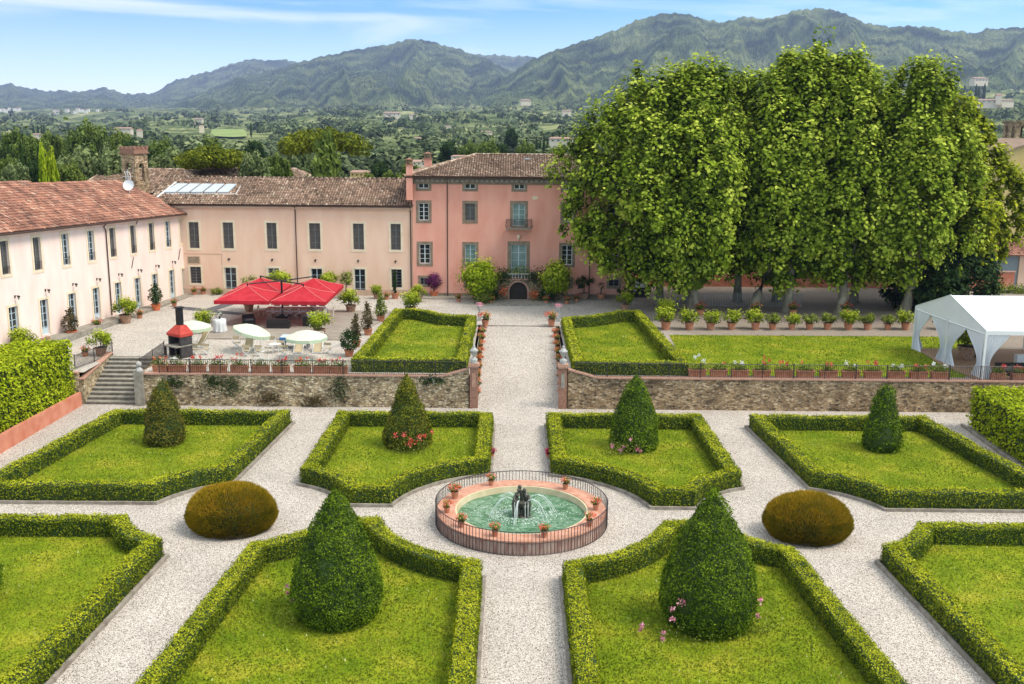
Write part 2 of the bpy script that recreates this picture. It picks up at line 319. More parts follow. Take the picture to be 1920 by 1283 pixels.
def lawn_mat():
    m = bpy.data.materials.new('lawn'); m.use_nodes = True; N = m.node_tree.nodes; L = m.node_tree.links; b = N['Principled BSDF']; b.inputs['Roughness'].default_value = .9; b.inputs['Specular IOR Level'].default_value = .1
    g = N.new('ShaderNodeNewGeometry')
    n = N.new('ShaderNodeTexNoise'); n.inputs['Scale'].default_value = .45; n.inputs['Detail'].default_value = 6; n.inputs['Roughness'].default_value = .6; L.new(g.outputs[0], n.inputs[0])
    r = N.new('ShaderNodeValToRGB'); e = r.color_ramp.elements; e[0].position = .3; e[0].color = (.1, .165, .004, 1); e[1].position = .75; e[1].color = (.36, .345, .04, 1); k = e.new(.52); k.color = (.19, .24, .009, 1); k = e.new(.66); k.color = (.29, .29, .02, 1)
    L.new(n.outputs[0], r.inputs[0])
    f = N.new('ShaderNodeTexNoise'); f.inputs['Scale'].default_value = 14; f.inputs['Detail'].default_value = 4; L.new(g.outputs[0], f.inputs[0])
    mr = N.new('ShaderNodeMapRange'); mr.inputs[1].default_value = .35; mr.inputs[2].default_value = .65; mr.inputs[3].default_value = .6; mr.inputs[4].default_value = 1.25; L.new(f.outputs[0], mr.inputs[0])
    mm = N.new('ShaderNodeVectorMath'); mm.operation = 'SCALE'; L.new(r.outputs[0], mm.inputs[0]); L.new(mr.outputs[0], mm.inputs['Scale']); L.new(mm.outputs[0], b.inputs['Base Color'])
    bp = N.new('ShaderNodeBump'); bp.inputs['Distance'].default_value = .05; L.new(f.outputs[0], bp.inputs['Height']); L.new(bp.outputs[0], b.inputs['Normal'])
    MATS['lawn'] = m
lawn_mat()
mat('grass_blade', (1, 1, 1), (.8, .9, .7), attr=[(0, (.075, .12, .004)), (.5, (.215, .25, .012)), (.85, (.45, .41, .045)), (1, (.62, .6, .28))], trans=.25, scale=.5)
mat('roof_far', (.3, .18, .14), (.38, .25, .2), scale=.3)
mat('deck_wood', (.2, .165, .135), (.46, .4, .34), scale=2.2, stretch=(.4, 5, 1), lo=.3, hi=.7, rough=.9)
def water_mat():
    m = bpy.data.materials.new('pool_water'); m.use_nodes = True; N = m.node_tree.nodes; L = m.node_tree.links; b = N['Principled BSDF']
    g = N.new('ShaderNodeNewGeometry'); n = N.new('ShaderNodeTexNoise'); n.inputs['Scale'].default_value = 2.2; n.inputs['Detail'].default_value = 4; n.inputs['Distortion'].default_value = 1.2; L.new(g.outputs[0], n.inputs[0])
    r = N.new('ShaderNodeValToRGB'); e = r.color_ramp.elements; e[0].position = .35; e[0].color = (.05, .15, .065, 1); e[1].position = .75; e[1].color = (.3, .42, .31, 1); k = e.new(.52); k.color = (.13, .25, .15, 1)
    L.new(n.outputs[0], r.inputs[0]); L.new(r.outputs[0], b.inputs['Base Color']); b.inputs['Roughness'].default_value = .12; b.inputs['IOR'].default_value = 1.33
    bp = N.new('ShaderNodeBump'); bp.inputs['Distance'].default_value = .12; n2 = N.new('ShaderNodeTexNoise'); n2.inputs['Scale'].default_value = 5; n2.inputs['Detail'].default_value = 3; n2.inputs['Distortion'].default_value = 1.5; L.new(g.outputs[0], n2.inputs[0]); L.new(n2.outputs[0], bp.inputs['Height']); L.new(bp.outputs[0], b.inputs['Normal'])
    MATS['pool_water'] = m
water_mat()
mat('foam', (.85, .9, .88), rough=.4, trans=.3)
mat('tile_old', (1, 1, 1), (.7, .72, .7), attr=[(0, (.1, .06, .04)), (.35, (.24, .15, .105)), (.7, (.38, .25, .18)), (1, (.58, .45, .35))], scale=.7, bump=.01, bscale=10)
mat('tile_red', (1, 1, 1), (.62, .6, .62), attr=[(0, (.13, .08, .06)), (.3, (.33, .15, .1)), (.75, (.5, .23, .15)), (1, (.58, .38, .28))], scale=.5, bump=.01, bscale=10, lo=.42, hi=.6)
mat('tile_under', (.05, .03, .025))
mat('solar', (.42, .46, .5), (.5, .54, .57), rough=.3, scale=.4, spec=.5)
mat('hill_forest', (.018, .035, .012), ramp=[(.36, (.028, .044, .02)), (.5, (.08, .11, .045)), (.64, (.17, .2, .08))], scale=.006, detail=12, rough=1, spec=0)
mat('valley', (.08, .12, .03), ramp=[(.33, (.055, .078, .03)), (.5, (.12, .15, .062)), (.6, (.22, .235, .105)), (.72, (.36, .34, .17))], scale=.013, detail=10, rough=1, spec=0)
mat('field_green', (.19, .26, .06), (.25, .3, .08), scale=.02); mat('field_yellow', (.4, .36, .12), (.46, .4, .16), scale=.02)
mat('scree', (.2, .15, .11), (.28, .22, .17), scale=.02)

# ---------------------------------------------------------------- ground, valley, hills, haze
mb = MB(); mb.add([(-60, -45, 0), (60, -45, 0), (60, 21.1, 0), (-60, 21.1, 0)], [(0, 1, 2, 3)]); struct(mb.build('lower_gravel', 'gravel'))
mb = MB()
for x0, x1, y0, y1 in ((-62, -30.45, 21.15, 26.2), (-26.75, -3.3, 21.15, 26.2), (-62, -3.3, 26.2, 39.6), (3.3, 92, 21.15, 39.6), (-62, 92, 39.6, 84)):
    mb.add([(x0, y0, T), (x1, y0, T), (x1, y1, T), (x0, y1, T)], [(0, 1, 2, 3)])
struct(mb.build('terrace_gravel', 'gravel_terrace'))
mb = MB(); yy = [20.6, 24, 28, 32, 36, 39.6]; zz = [.004, .42, .92, 1.4, 1.85, 2.18]
mb.add([(x, y, z) for y, z in zip(yy, zz) for x in (-3.3, 3.3)], [(2*i, 2*i+1, 2*i+3, 2*i+2) for i in range(5)]); struct(mb.build('ramp_path', 'gravel'))
mb = MB(); mb.box((0, 39.65, T-.12), (6.6, .12, .22)); struct(mb.build('path_step', 'kerb_stone'))

def lat(px): return (PY(px, 225, CAM[1]+1000)[0]-CAM[0])/1000
def terr_z(px, d):
    """height of the valley floor in the direction px at distance d"""
    D = [0, 120, 300, 600, 1000, 1600, 2500, 3600, 5000]
    c = [np.interp(d, D, z) for z in ([1.6, 1.6, 0, -1, 0, 4, 14, 40, 60], [1.6, 1.6, 1, 3, 10, 24, 46, 75, 90], [1.6, 1.6, 2, 6, 20, 46, 105, 140, 150])]
    a = np.clip(px/900, 0, 1); b = np.clip((px-900)/900, 0, 1); a = a*a*(3-2*a)
    z = (c[0]*(1-a)+c[1]*a)*(1-b)+c[2]*b
    return z+.006*np.clip(d-300, 0, 2000)*wob(np.stack([px*.012+d*.0006, d*.0035+0*px, 0*px+0*d], -1), 1, 3.0)
pxs = np.linspace(-700, 2620, 420); ds = np.concatenate([np.geomspace(118, 700, 60), np.geomspace(712, 5200, 150)])
PX, DD = np.meshgrid(pxs, ds); k = np.array([lat(p) for p in pxs])
Z = terr_z(PX, DD)+rng.normal(size=PX.shape)*.0006*np.clip(DD-250, 0, 3000)
V = np.stack([CAM[0]+k[None, :]*DD, CAM[1]+DD, Z], -1)
# flat apron under everything nearer
def gridf(r, c): i = np.arange((r-1)*(c-1)); a = (i//(c-1))*c+i % (c-1); return np.stack([a, a+1, a+c+1, a+c], 1)
mb = MB(); mb.addn(V.reshape(-1, 3), gridf(len(ds), len(pxs))); mb.add([(-400, -400, -.3), (400, -400, -.3), (400, 75, -.3), (-400, 75, -.3)], [(0, 1, 2, 3)])
struct(mb.build('valley_ground', 'valley'))
def Vp(px, d, dz=0):
    return np.array([CAM[0]+lat(px)*d, CAM[1]+d, float(terr_z(np.float64(px), np.float64(d)))+dz])

def mountain(name, sil, d0, d1, ncol, nrow, seed, amp):
    sx_, sy_ = zip(*sil); px = np.linspace(sx_[0], sx_[-1], ncol); py = np.interp(px, sx_, sy_)
    py = py+1.6*np.sin(px*.19+seed)*np.sin(px*.067)+.8*np.sin(px*.43+seed)
    Pr = np.array([PY(a, b, CAM[1]+d1) for a, b in zip(px, py)]); kx = (Pr[:, 0]-CAM[0])/d1; zr = Pr[:, 2]
    t = np.concatenate([np.linspace(0, 1, nrow-14), np.linspace(1.02, 1.5, 14)]); zb = terr_z(px, np.full(ncol, float(d0)))-15
    TT, PXg = np.meshgrid(t, px, indexing='ij'); d = d0+(d1-d0)*TT
    s = np.where(TT <= 1, .8*TT+.2*TT**2, 1-(TT-1)*1.1)
    z = zb[None]+(zr-zb)[None]*s
    u = PXg*.016+seed; w = TT*2.2+seed*.7
    def rid(a, f, g): return 1-2*np.abs(np.sin(a*f+1.1*np.sin(w*g+a*.7)+.6*np.sin(a*2.3*f)))
    env = np.clip(1-(2*np.clip(TT, 0, 1)-1)**2, 0, 1)**.7
    h = .6*rid(u, 1.0, 1.3)+.28*rid(u+2, 2.3, 2.1)+.1*rid(u+5+w*.5, 4.1, 3.3)+.03*rid(u*1.3+w, 9, 5)
    z = z+env*h*amp*np.clip((zr-zb)[None], 20, 600)
    z = z+rng.normal(size=z.shape)*.0006*d*(.25+.75*np.clip(env+.35, 0, 1))
    V = np.stack([CAM[0]+kx[None]*d, CAM[1]+d, z], -1)
    m = MB(); m.addn(V.reshape(-1, 3), gridf(len(t), ncol)); struct(m.build(name, 'hill_forest'))
mountain('far_mountains', [(-500, 190), (-150, 165), (0, 160), (15, 157), (50, 165), (80, 170), (130, 171), (165, 171), (195, 163), (230, 176), (285, 176), (330, 150), (395, 133), (450, 115), (470, 112), (545, 113), (570, 120), (700, 130), (830, 110), (860, 100), (905, 103), (990, 106), (1010, 108), (1080, 125), (1200, 150)], 4600, 8200, 900, 130, 1.3, .12)
mountain('wooded_mountain', [(180, 232), (300, 205), (380, 172), (450, 146), (520, 130), (560, 118), (600, 107), (665, 93), (720, 85), (760, 76), (780, 73), (800, 76), (860, 92), (920, 115), (990, 150), (1080, 185), (1180, 215)], 2900, 5600, 900, 170, 4.1, .17)
mountain('broad_mountain', [(800, 228), (850, 208), (880, 190), (940, 150), (1000, 110), (1040, 95), (1100, 75), (1150, 58), (1200, 36), (1235, 27), (1270, 24), (1300, 30), (1350, 43), (1400, 31), (1440, 36), (1490, 20), (1530, 15), (1570, 20), (1620, 42), (1660, 50), (1740, 50), (1780, 58), (1830, 62), (1850, 55), (1890, 52), (1920, 52), (2100, 70), (2500, 110)], 2300, 4300, 1200, 180, 7.7, .13)
# bare quarry patch below the ridge on the right
def slab(name, pts, m, lift=1.5, lab=None):
    m_ = MB(); P = [Vp(a, b, lift) for a, b in pts]; m_.add(P, [tuple(range(len(P)))]); return struct(m_.build(name, m))

# ---------------------------------------------------------------- planting beds: kerb, lawn, hedge
def arc(c, r, a0, a1, n=14): return [(c[0]+r*math.cos(R(a0+(a1-a0)*i/n)), c[1]+r*math.sin(R(a0+(a1-a0)*i/n))) for i in range(n+1)]
def offset(poly, d):
    """inset a closed polygon by d (positive: inwards)"""
    n = len(poly); A = sum(poly[i][0]*poly[(i+1) % n][1]-poly[(i+1) % n][0]*poly[i][1] for i in range(n)); sg = 1 if A > 0 else -1; out = []
    for i in range(n):
        p0, p1, p2 = np.array(poly[i-1]), np.array(poly[i]), np.array(poly[(i+1) % n])
        a = (p1-p0)/np.hypot(*(p1-p0)); b = (p2-p1)/np.hypot(*(p2-p1)); na = np.array([-a[1], a[0]])*sg; nb = np.array([-b[1], b[0]])*sg
        v = na+nb; v = v/max(v@v/2, .35)
        out.append(tuple(p1+v*d))
    return out
def dens(poly, step=.5):
    out = []
    for i in range(len(poly)):
        a, b = np.array(poly[i]), np.array(poly[(i+1) % len(poly)]); n = max(1, int(np.hypot(*(b-a))/step)); out += [tuple(a+(b-a)*k/n) for k in range(n)]
    return out
def hedge_ring(name, label, poly, z0, h, w, rho, size, group, tilt=.55, open_=False):
    """a clipped box hedge following the closed line poly"""
    outer = dens(poly); inner = offset(outer, w); n = len(outer); m = MB()
    co, ci = offset(outer, .05), offset(outer, w-.05)
    v = []
    for (a, b) in zip(co, ci):
        q = .035*math.sin(a[0]*2.1+a[1]*1.7)+.02*math.sin(a[0]*.7-a[1]*.9)
        v += [(a[0], a[1], z0), (a[0], a[1], z0+h-.05+q), (b[0], b[1], z0+h-.05+q), (b[0], b[1], z0)]
    f = []
    for i in range(n):
        j = (i+1) % n
        f += [(4*i, 4*j, 4*j+1, 4*i+1), (4*i+1, 4*j+1, 4*j+2, 4*i+2), (4*i+2, 4*j+2, 4*j+3, 4*i+3)]
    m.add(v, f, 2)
    O = np.array(outer); I = np.array(inner); O2 = np.roll(O, -1, 0); I2 = np.roll(I, -1, 0)
    def strip(A0, A1, B0, B1, normal, kind):
        L = np.hypot(*(A1-A0).T)*1.0
        if kind == 'top': area = L*w
        else: area = L*h
        cnt = rng.poisson(area*rho*(1.7 if kind == 'top' else 1.15)); idx = np.repeat(np.arange(n), cnt); k = len(idx)
        s, t = rng.random(k)[:, None], rng.random(k)[:, None]
        if kind == 'top':
            P = (A0[idx]*(1-s)+A1[idx]*s)*(1-t)+(B0[idx]*(1-s)+B1[idx]*s)*t; P = np.c_[P, np.full(k, z0+h)]; N = np.tile([0, 0, 1.], (k, 1))
            e = np.minimum(t, 1-t)[:, 0]; P[:, 2] += -.07*(e < .08)+.035*np.sin(P[:, 0]*2.1+P[:, 1]*1.7)+.02*np.sin(P[:, 0]*.7-P[:, 1]*.9)
        else:
            P = A0[idx]*(1-s)+A1[idx]*s; P = np.c_[P, z0+.02+t[:, 0]*(h-.02)]; N = np.c_[normal[idx], np.zeros(k)]
        P = P+N*(.05*wob(P, .9, 7)[:, None]+.06*wob(P, 2.4, 1)[:, None]+.045*wob(P, 7, 4)[:, None]+rng.normal(size=(k, 1))*.03)
        Nn = N*.8+np.array([0, 0, .25])+rng.normal(size=(k, 3))*tilt
        vv = np.clip(.52+.2*wob(P, .6, 2)+.18*wob(P, 3.1, 5)+rng.normal(size=k)*.22, 0, 1)
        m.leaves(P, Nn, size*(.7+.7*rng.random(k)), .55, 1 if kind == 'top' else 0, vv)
    dO = O2-O; dO /= np.hypot(*dO.T)[:, None]; A = sum(O[i][0]*O2[i][1]-O2[i][0]*O[i][1] for i in range(n)); sg = 1 if A > 0 else -1
    nO = np.stack([dO[:, 1], -dO[:, 0]], 1)*sg
    strip(O, O2, I, I2, nO, 'side'); strip(I, I2, O, O2, -nO, 'side'); strip(O, O2, I, I2, nO, 'top')
    # upright young shoots on top
    return tag(m.build(name, ['hedge_leaf', 'hedge_top', 'hedge_core']), label, 'hedge', group)
def inside(P, poly):
    x, y = P[:, 0], P[:, 1]; c = np.zeros(len(P), bool); n = len(poly)
    for i in range(n):
        (x1, y1), (x2, y2) = poly[i], poly[(i+1) % n]
        k = ((y1 > y) != (y2 > y)) & (x < (x2-x1)*(y-y1)/((y2-y1)+1e-12)+x1); c ^= k
    return c
def lawn(poly, z, rho, size, ring=True, xmax=99, bare=None):
    p = poly; m = MB(); m.add([(x, y, z) for x, y in p], [tuple(range(len(p)))]); struct(m.build('lawn', 'lawn'))
    xs, ys = zip(*p); n = int((max(xs)-min(xs))*(max(ys)-min(ys))*rho)
    P = np.c_[rng.uniform(min(xs), max(xs), n), rng.uniform(min(ys), max(ys), n), np.full(n, z)]; P = P[inside(P, p)]
    P = P[(P[:, 1] > -19) & (np.abs(P[:, 0]) < 35)]
    n = len(P); a = rng.random(n)*6.28; l = size*(.6+.8*rng.random(n)); w_ = .35*l
    d = np.stack([np.cos(a), np.sin(a), 0*a], 1); le = np.stack([np.cos(a+1.57), np.sin(a+1.57), 0*a], 1)*(rng.random(n)*.8)[:, None]+np.array([0, 0, .75])
    V = np.stack([P-d*w_[:, None], P+d*w_[:, None], P+le*l[:, None]], 1).reshape(-1, 3)
    vv = np.clip(.42+.3*wob(P, .55, 5)+.12*wob(P, 2.2, 8)+rng.normal(size=n)*.13, 0, .9); vv[rng.random(n) < .012] = 1
    g = MB(); g.addn(V, np.arange(3*n).reshape(n, 3), 0, vv); struct(g.build('grass', 'grass_blade'), 'stuff')
def kerb(poly, z0, h=.16, w=.14):
    o_ = dens(poly, 1.1); i_ = offset(o_, w); m = MB(); n = len(o_); v = []
    for a, b in zip(o_, i_): dz = rng.normal()*.006; v += [(a[0], a[1], z0-.05), (a[0], a[1], z0+h+dz), (b[0], b[1], z0+h+dz), (b[0], b[1], z0-.05)]
    f = []
    for i in range(n):
        j = (i+1) % n; f += [(4*i, 4*j, 4*j+1, 4*i+1), (4*i+1, 4*j+1, 4*j+2, 4*i+2), (4*i+2, 4*j+2, 4*j+3, 4*i+3)]
    m.add(v, f); struct(m.build('kerb', 'kerb_stone'))
BR = 5.15
def mir(p): return [(-x, y) for x, y in p]
bedC = arc((0, 0), 6.9, 76.6, 14.5)+[(9.2, 1.72)]+arc((14.05, 0), BR, 158, 110, 8)+[(12.1, 16.8), (1.6, 16.8)]
bedD = arc((14.05, 0), BR, 71, 20, 8)+[(28.8, 1.7), (26.8, 16.8), (14.85, 16.8)]
bedG = arc((0, 0), 6.9, -14.5, -76.6)+[(1.55, -26), (14.0, -26), (12.5, -5.1)]+arc((14.05, 0), BR, -110, -158, 8)
bedH = arc((14.05, 0), BR, -20, -66, 8)+[(17.2, -26), (33, -26), (29.5, -1.9)]
GB = 'low clipped box hedges framing the beds of the lower garden'
BEDS = [(mir(bedB) if s < 0 else bedB, lab, z, rho, sz) for s, bedB, lab, z, rho, sz in (
    (-1, bedD, 'low box hedge around the bed beside the stairs, brownish-green topiary inside', 0, 150, .1),
    (-1, bedC, 'low box hedge around the bed whose topiary is wreathed in red roses', 0, 190, .095),
    (1, bedC, 'low box hedge around the cone with pink roses at its foot, beyond the fountain', 0, 190, .095),
    (1, bedD, 'low box hedge around the slim dark topiary before the brown rubble wall', 0, 150, .1),
    (-1, bedH, 'low box hedge with a stepped corner, near bed on the stairs side', 0, 230, .09),
    (-1, bedG, 'low box hedge around the big near cone on the stairs side', 0, 330, .075),
    (1, bedG, 'low box hedge around the near bed whose big cone is dotted with pink roses', 0, 330, .075),
    (1, bedH, 'low box hedge with a stepped corner on the marquee side, nearest the viewer', 0, 230, .09))]
for poly, lab, z, rho, sz in BEDS:
    kerb(poly, z); hp = offset(poly, .2)
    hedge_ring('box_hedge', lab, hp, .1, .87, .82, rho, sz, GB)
    lawn(offset(dens(poly, 1), .7), .11, 90 if poly[0][1] > 0 or abs(poly[1][0]) > 13 else 150, .085)
m = MB(); P = []
for poly, *_ in BEDS:
    q = np.array(dens(poly, .25)); q = q[(q[:, 1] > -18) & (np.abs(q[:, 0]) < 32)]; k = len(q)*5; i = rng.integers(0, len(q), k); P.append(np.c_[q[i]+rng.normal(size=(k, 2))*np.abs(rng.normal(size=(k, 1)))*.45, np.full(k, .012)])
P = np.concatenate(P); P = P[~np.any([inside(P, p[0]) for p in BEDS], axis=0)]; k = len(P)
mat('dry_leaf', (1, 1, 1), attr=[(0, (.07, .05, .03)), (.6, (.2, .14, .07)), (1, (.3, .3, .08))]); m.leaves(P, np.tile([0, 0, 1.], (k, 1))+rng.normal(size=(k, 3))*.25, .025+.04*rng.random(k), .6); struct(m.build('leaf_litter', 'dry_leaf'), 'stuff')
# upper lawns
upL = [(-11.9, 21.9), (-3.75, 21.9), (-3.7, 39.3), (-5.2, 39.6), (-6.6, 40.0), (-7.8, 41.2), (-8.8, 42.2), (-9.6, 42.5), (-11.1, 42.4)]
upR = [(3.75, 21.7), (11.9, 21.7), (10.95, 42.3), (9.6, 42.4), (8.6, 41.9), (7.2, 40.6), (6, 39.7), (3.7, 38.9)]
GU = 'clipped box hedges framing the two small upper lawns'
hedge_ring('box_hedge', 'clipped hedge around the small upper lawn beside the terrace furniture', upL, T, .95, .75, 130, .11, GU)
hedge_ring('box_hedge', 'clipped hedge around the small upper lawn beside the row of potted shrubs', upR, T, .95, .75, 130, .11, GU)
lawn(offset(dens(upL, 1), .6), T+.03, 45, .1); lawn(offset(dens(upR, 1), .6), T+.03, 45, .1)
lawn([(12.0, 21.9), (31.3, 21.9), (38, 31), (38, 36.3), (12.6, 36.0)], T+.02, 40, .1)

# ---------------------------------------------------------------- clipped cones, domes and tall hedges
def blob(m, fn_r, h, n, size, z0=0, mi=0, rough=.06, up=.25, tilt=.5, c=(0, 0), vs=1.3, seed=0, aspect=.5, upv=None, vlo=0):
    """leaves over a surface of revolution fn_r(t), t in 0..1 from foot to top"""
    t = rng.random(n*2); r = np.interp(t, np.linspace(0, 1, len(fn_r)), fn_r); keep = rng.random(n*2) < (r/max(fn_r)*.9+.1); t, r = t[keep][:n], r[keep][:n]; n = len(t)
    a = rng.random(n)*2*math.pi; dr = np.interp(np.clip(t+.02, 0, 1), np.linspace(0, 1, len(fn_r)), fn_r)-np.interp(np.clip(t-.02, 0, 1), np.linspace(0, 1, len(fn_r)), fn_r)
    N = np.stack([np.cos(a), np.sin(a), -dr/(.04*h)], 1); N /= np.linalg.norm(N, axis=1, keepdims=True)
    P = np.stack([c[0]+r*np.cos(a), c[1]+r*np.sin(a), z0+t*h], 1)
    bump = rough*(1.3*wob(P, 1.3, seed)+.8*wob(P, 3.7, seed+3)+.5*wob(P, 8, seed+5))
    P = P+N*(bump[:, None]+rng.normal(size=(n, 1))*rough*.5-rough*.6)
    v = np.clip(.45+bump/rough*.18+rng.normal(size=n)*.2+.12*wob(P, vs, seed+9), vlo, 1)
    m.leaves(P, N*.8+np.array([0, 0, up])+rng.normal(size=(n, 3))*tilt, size*(.6+.8*rng.random(n)), aspect, mi, v, up=upv)
def topiary(x, y, rad, h, leaf, n, size, label, rough=.07, prof=None, roses=None, lean=0):
    t = thing('topiary_cone', label, 'topiary', (x, y, .1), 0, 'clipped yew and cypress cones in the garden beds')
    prof = prof or [.8, .91, .97, .97, .93, .87, .79, .7, .6, .49, .36, .21, .03]
    pr = [p*rad for p in prof]; m = MB()
    m.lathe([(max(p-.13, .01), h*i/(len(pr)-1)*.985) for i, p in enumerate(pr)], 20, 1)
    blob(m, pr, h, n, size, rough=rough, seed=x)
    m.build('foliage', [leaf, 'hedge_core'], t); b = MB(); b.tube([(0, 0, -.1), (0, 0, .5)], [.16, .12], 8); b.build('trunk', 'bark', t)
    return t
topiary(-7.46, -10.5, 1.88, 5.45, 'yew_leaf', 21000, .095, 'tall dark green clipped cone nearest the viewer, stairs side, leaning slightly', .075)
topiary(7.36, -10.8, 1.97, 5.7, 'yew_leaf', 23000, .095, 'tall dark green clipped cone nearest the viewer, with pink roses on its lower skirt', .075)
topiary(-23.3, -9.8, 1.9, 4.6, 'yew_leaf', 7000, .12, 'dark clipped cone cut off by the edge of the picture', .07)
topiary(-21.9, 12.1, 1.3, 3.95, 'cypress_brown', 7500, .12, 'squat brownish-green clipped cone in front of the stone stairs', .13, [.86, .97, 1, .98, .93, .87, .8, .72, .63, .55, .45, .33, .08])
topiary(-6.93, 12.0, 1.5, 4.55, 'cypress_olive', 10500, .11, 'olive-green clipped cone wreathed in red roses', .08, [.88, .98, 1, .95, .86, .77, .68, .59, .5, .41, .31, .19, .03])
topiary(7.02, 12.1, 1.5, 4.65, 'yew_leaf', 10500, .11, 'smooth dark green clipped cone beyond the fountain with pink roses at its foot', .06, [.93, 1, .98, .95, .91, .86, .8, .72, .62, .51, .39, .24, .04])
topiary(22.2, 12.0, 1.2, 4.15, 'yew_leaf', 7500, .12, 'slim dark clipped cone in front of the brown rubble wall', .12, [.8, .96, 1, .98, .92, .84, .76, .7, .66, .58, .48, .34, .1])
def rose_bush(x, y, z, pts, mt, label, green=500, spread=.6, size=.11):
    t = thing('rose_bush', label, 'rose bush', (x, y, z), 0); m = MB(); n = green
    P = rng.normal(size=(n, 3))*np.array([spread, spread*.35, .28])+np.array([0, 0, .35]); P[:, 2] = np.abs(P[:, 2]); m.leaves(P, rng.normal(size=(n, 3))+[0, -.3, .5], .1, .6); m.build('foliage', 'shrub_leaf', t)
    f = MB()
    for (dx, dy, dz, s) in pts: k = 26; f.leaves(np.array([dx, dy, dz])+rng.normal(size=(k, 3))*s*.45, rng.normal(size=(k, 3)), size, .9)
    f.build('blossoms', mt, t)
rose_bush(-6.7, 10.35, .1, [(-.25, 0, 1.15, .2), (.2, -.1, .85, .25), (.1, -.1, .6, .22), (.65, 0, 1.05, .22), (.95, .1, 1.1, .15), (-.8, .1, 1.1, .14), (1.4, .3, 1.3, .1)], 'flower_red', 'rambling rose with red blooms on the front of the olive-green cone', 500, .8)
rose_bush(6.1, 10.5, .1, [(-.6, 0, .55, .12), (.1, 0, .5, .14), (.5, 0, .95, .12), (.9, 0, .35, .15), (1.1, .1, .2, .12), (-.1, 0, .25, .1)], 'flower_pink', 'rose bush with pale pink blooms at the foot of the cone beyond the fountain', 500, .6)
rose_bush(6.6, -12.35, .1, [(-.9, .1, 1.3, .13), (-.55, .1, 1.55, .17), (-.9, 0, .9, .12), (-1.2, 0, .35, .1), (-1.25, 0, .1, .1), (1.1, .1, 1.1, .06), (-2.0, .4, .45, .1), (-2.05, .4, .25, .08)], 'flower_pink', 'rambling rose with pink blooms over the skirt of the near cone', 260, .9, .09)
rose_bush(-9.0, -11.2, .1, [(-.35, .2, 1.5, .08), (-.1, 0, 1.0, .1), (-.3, .1, 1.25, .06)], 'flower_pink', 'thin rose with a few pink blooms beside the near cone, stairs side', 160, .4, .09)
rose_bush(9.15, -11.7, .1, [(.1, .1, 1.35, .1), (0, 0, .75, .11)], 'flower_pink', 'thin rose with a few pink blooms on the marquee side of the near cone', 160, .35, .09)

def dome(x, y, rx, ry, h, label):
    t = MB(); n = 26000; a = rng.random(n)*6.283; ph = np.arcsin(rng.random(n)*1.42-.42); k = np.abs(np.cos(ph))**.88*np.where(ph < 0, 1+ph*.35, 1)
    N = np.stack([k*np.cos(a), k*np.sin(a), np.sin(ph)], 1); P = N*np.array([rx, ry, h*.72])+np.array([0, 0, h*.3]); P[:, 2] = np.maximum(P[:, 2], .02)
    P += N*(.05*wob(P, 1.6, x)[:, None]+.035*wob(P, 6, x)[:, None]+rng.normal(size=(n, 1))*.02)
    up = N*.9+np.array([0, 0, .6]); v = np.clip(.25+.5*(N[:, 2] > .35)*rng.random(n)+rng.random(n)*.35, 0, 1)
    s = np.cross(up, rng.normal(size=(n, 3))); u = up/np.linalg.norm(up, axis=1, keepdims=True); s /= np.linalg.norm(s, axis=1, keepdims=True); L = (.11+.12*rng.random(n))[:, None]
    V = np.stack([P-s*.022, P+s*.022, P+u*L+rng.normal(size=(n, 3))*.02], 1).reshape(-1, 3); t.addn(V, np.arange(3*n).reshape(n, 3), 0, v)
    b = [(.78, -.45)]+[(math.cos(q), math.sin(q)) for q in np.linspace(-.1, math.pi/2, 8)]
    t.add([(rx*.9*abs(c)**.88*math.cos(2*math.pi*i/24), ry*.9*abs(c)**.88*math.sin(2*math.pi*i/24), max(h*.3+s_*h*.66, 0)) for c, s_ in b for i in range(24)], [(j*24+i, j*24+(i+1) % 24, (j+1)*24+(i+1) % 24, (j+1)*24+i) for j in range(8) for i in range(24)], 1)
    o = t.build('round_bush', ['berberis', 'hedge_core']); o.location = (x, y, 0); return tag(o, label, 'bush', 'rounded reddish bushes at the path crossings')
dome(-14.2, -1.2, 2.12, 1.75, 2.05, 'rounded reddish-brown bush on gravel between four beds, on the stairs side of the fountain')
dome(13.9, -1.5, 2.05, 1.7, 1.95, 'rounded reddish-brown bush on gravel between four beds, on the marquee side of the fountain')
for i, (x, y) in enumerate([(-14.2, -1.2), (13.9, -1.5)]): kerb([(x+1.7*math.cos(a), y+1.35*math.sin(a)) for a in np.linspace(0, 6.2, 28)], 0, .1, .1)

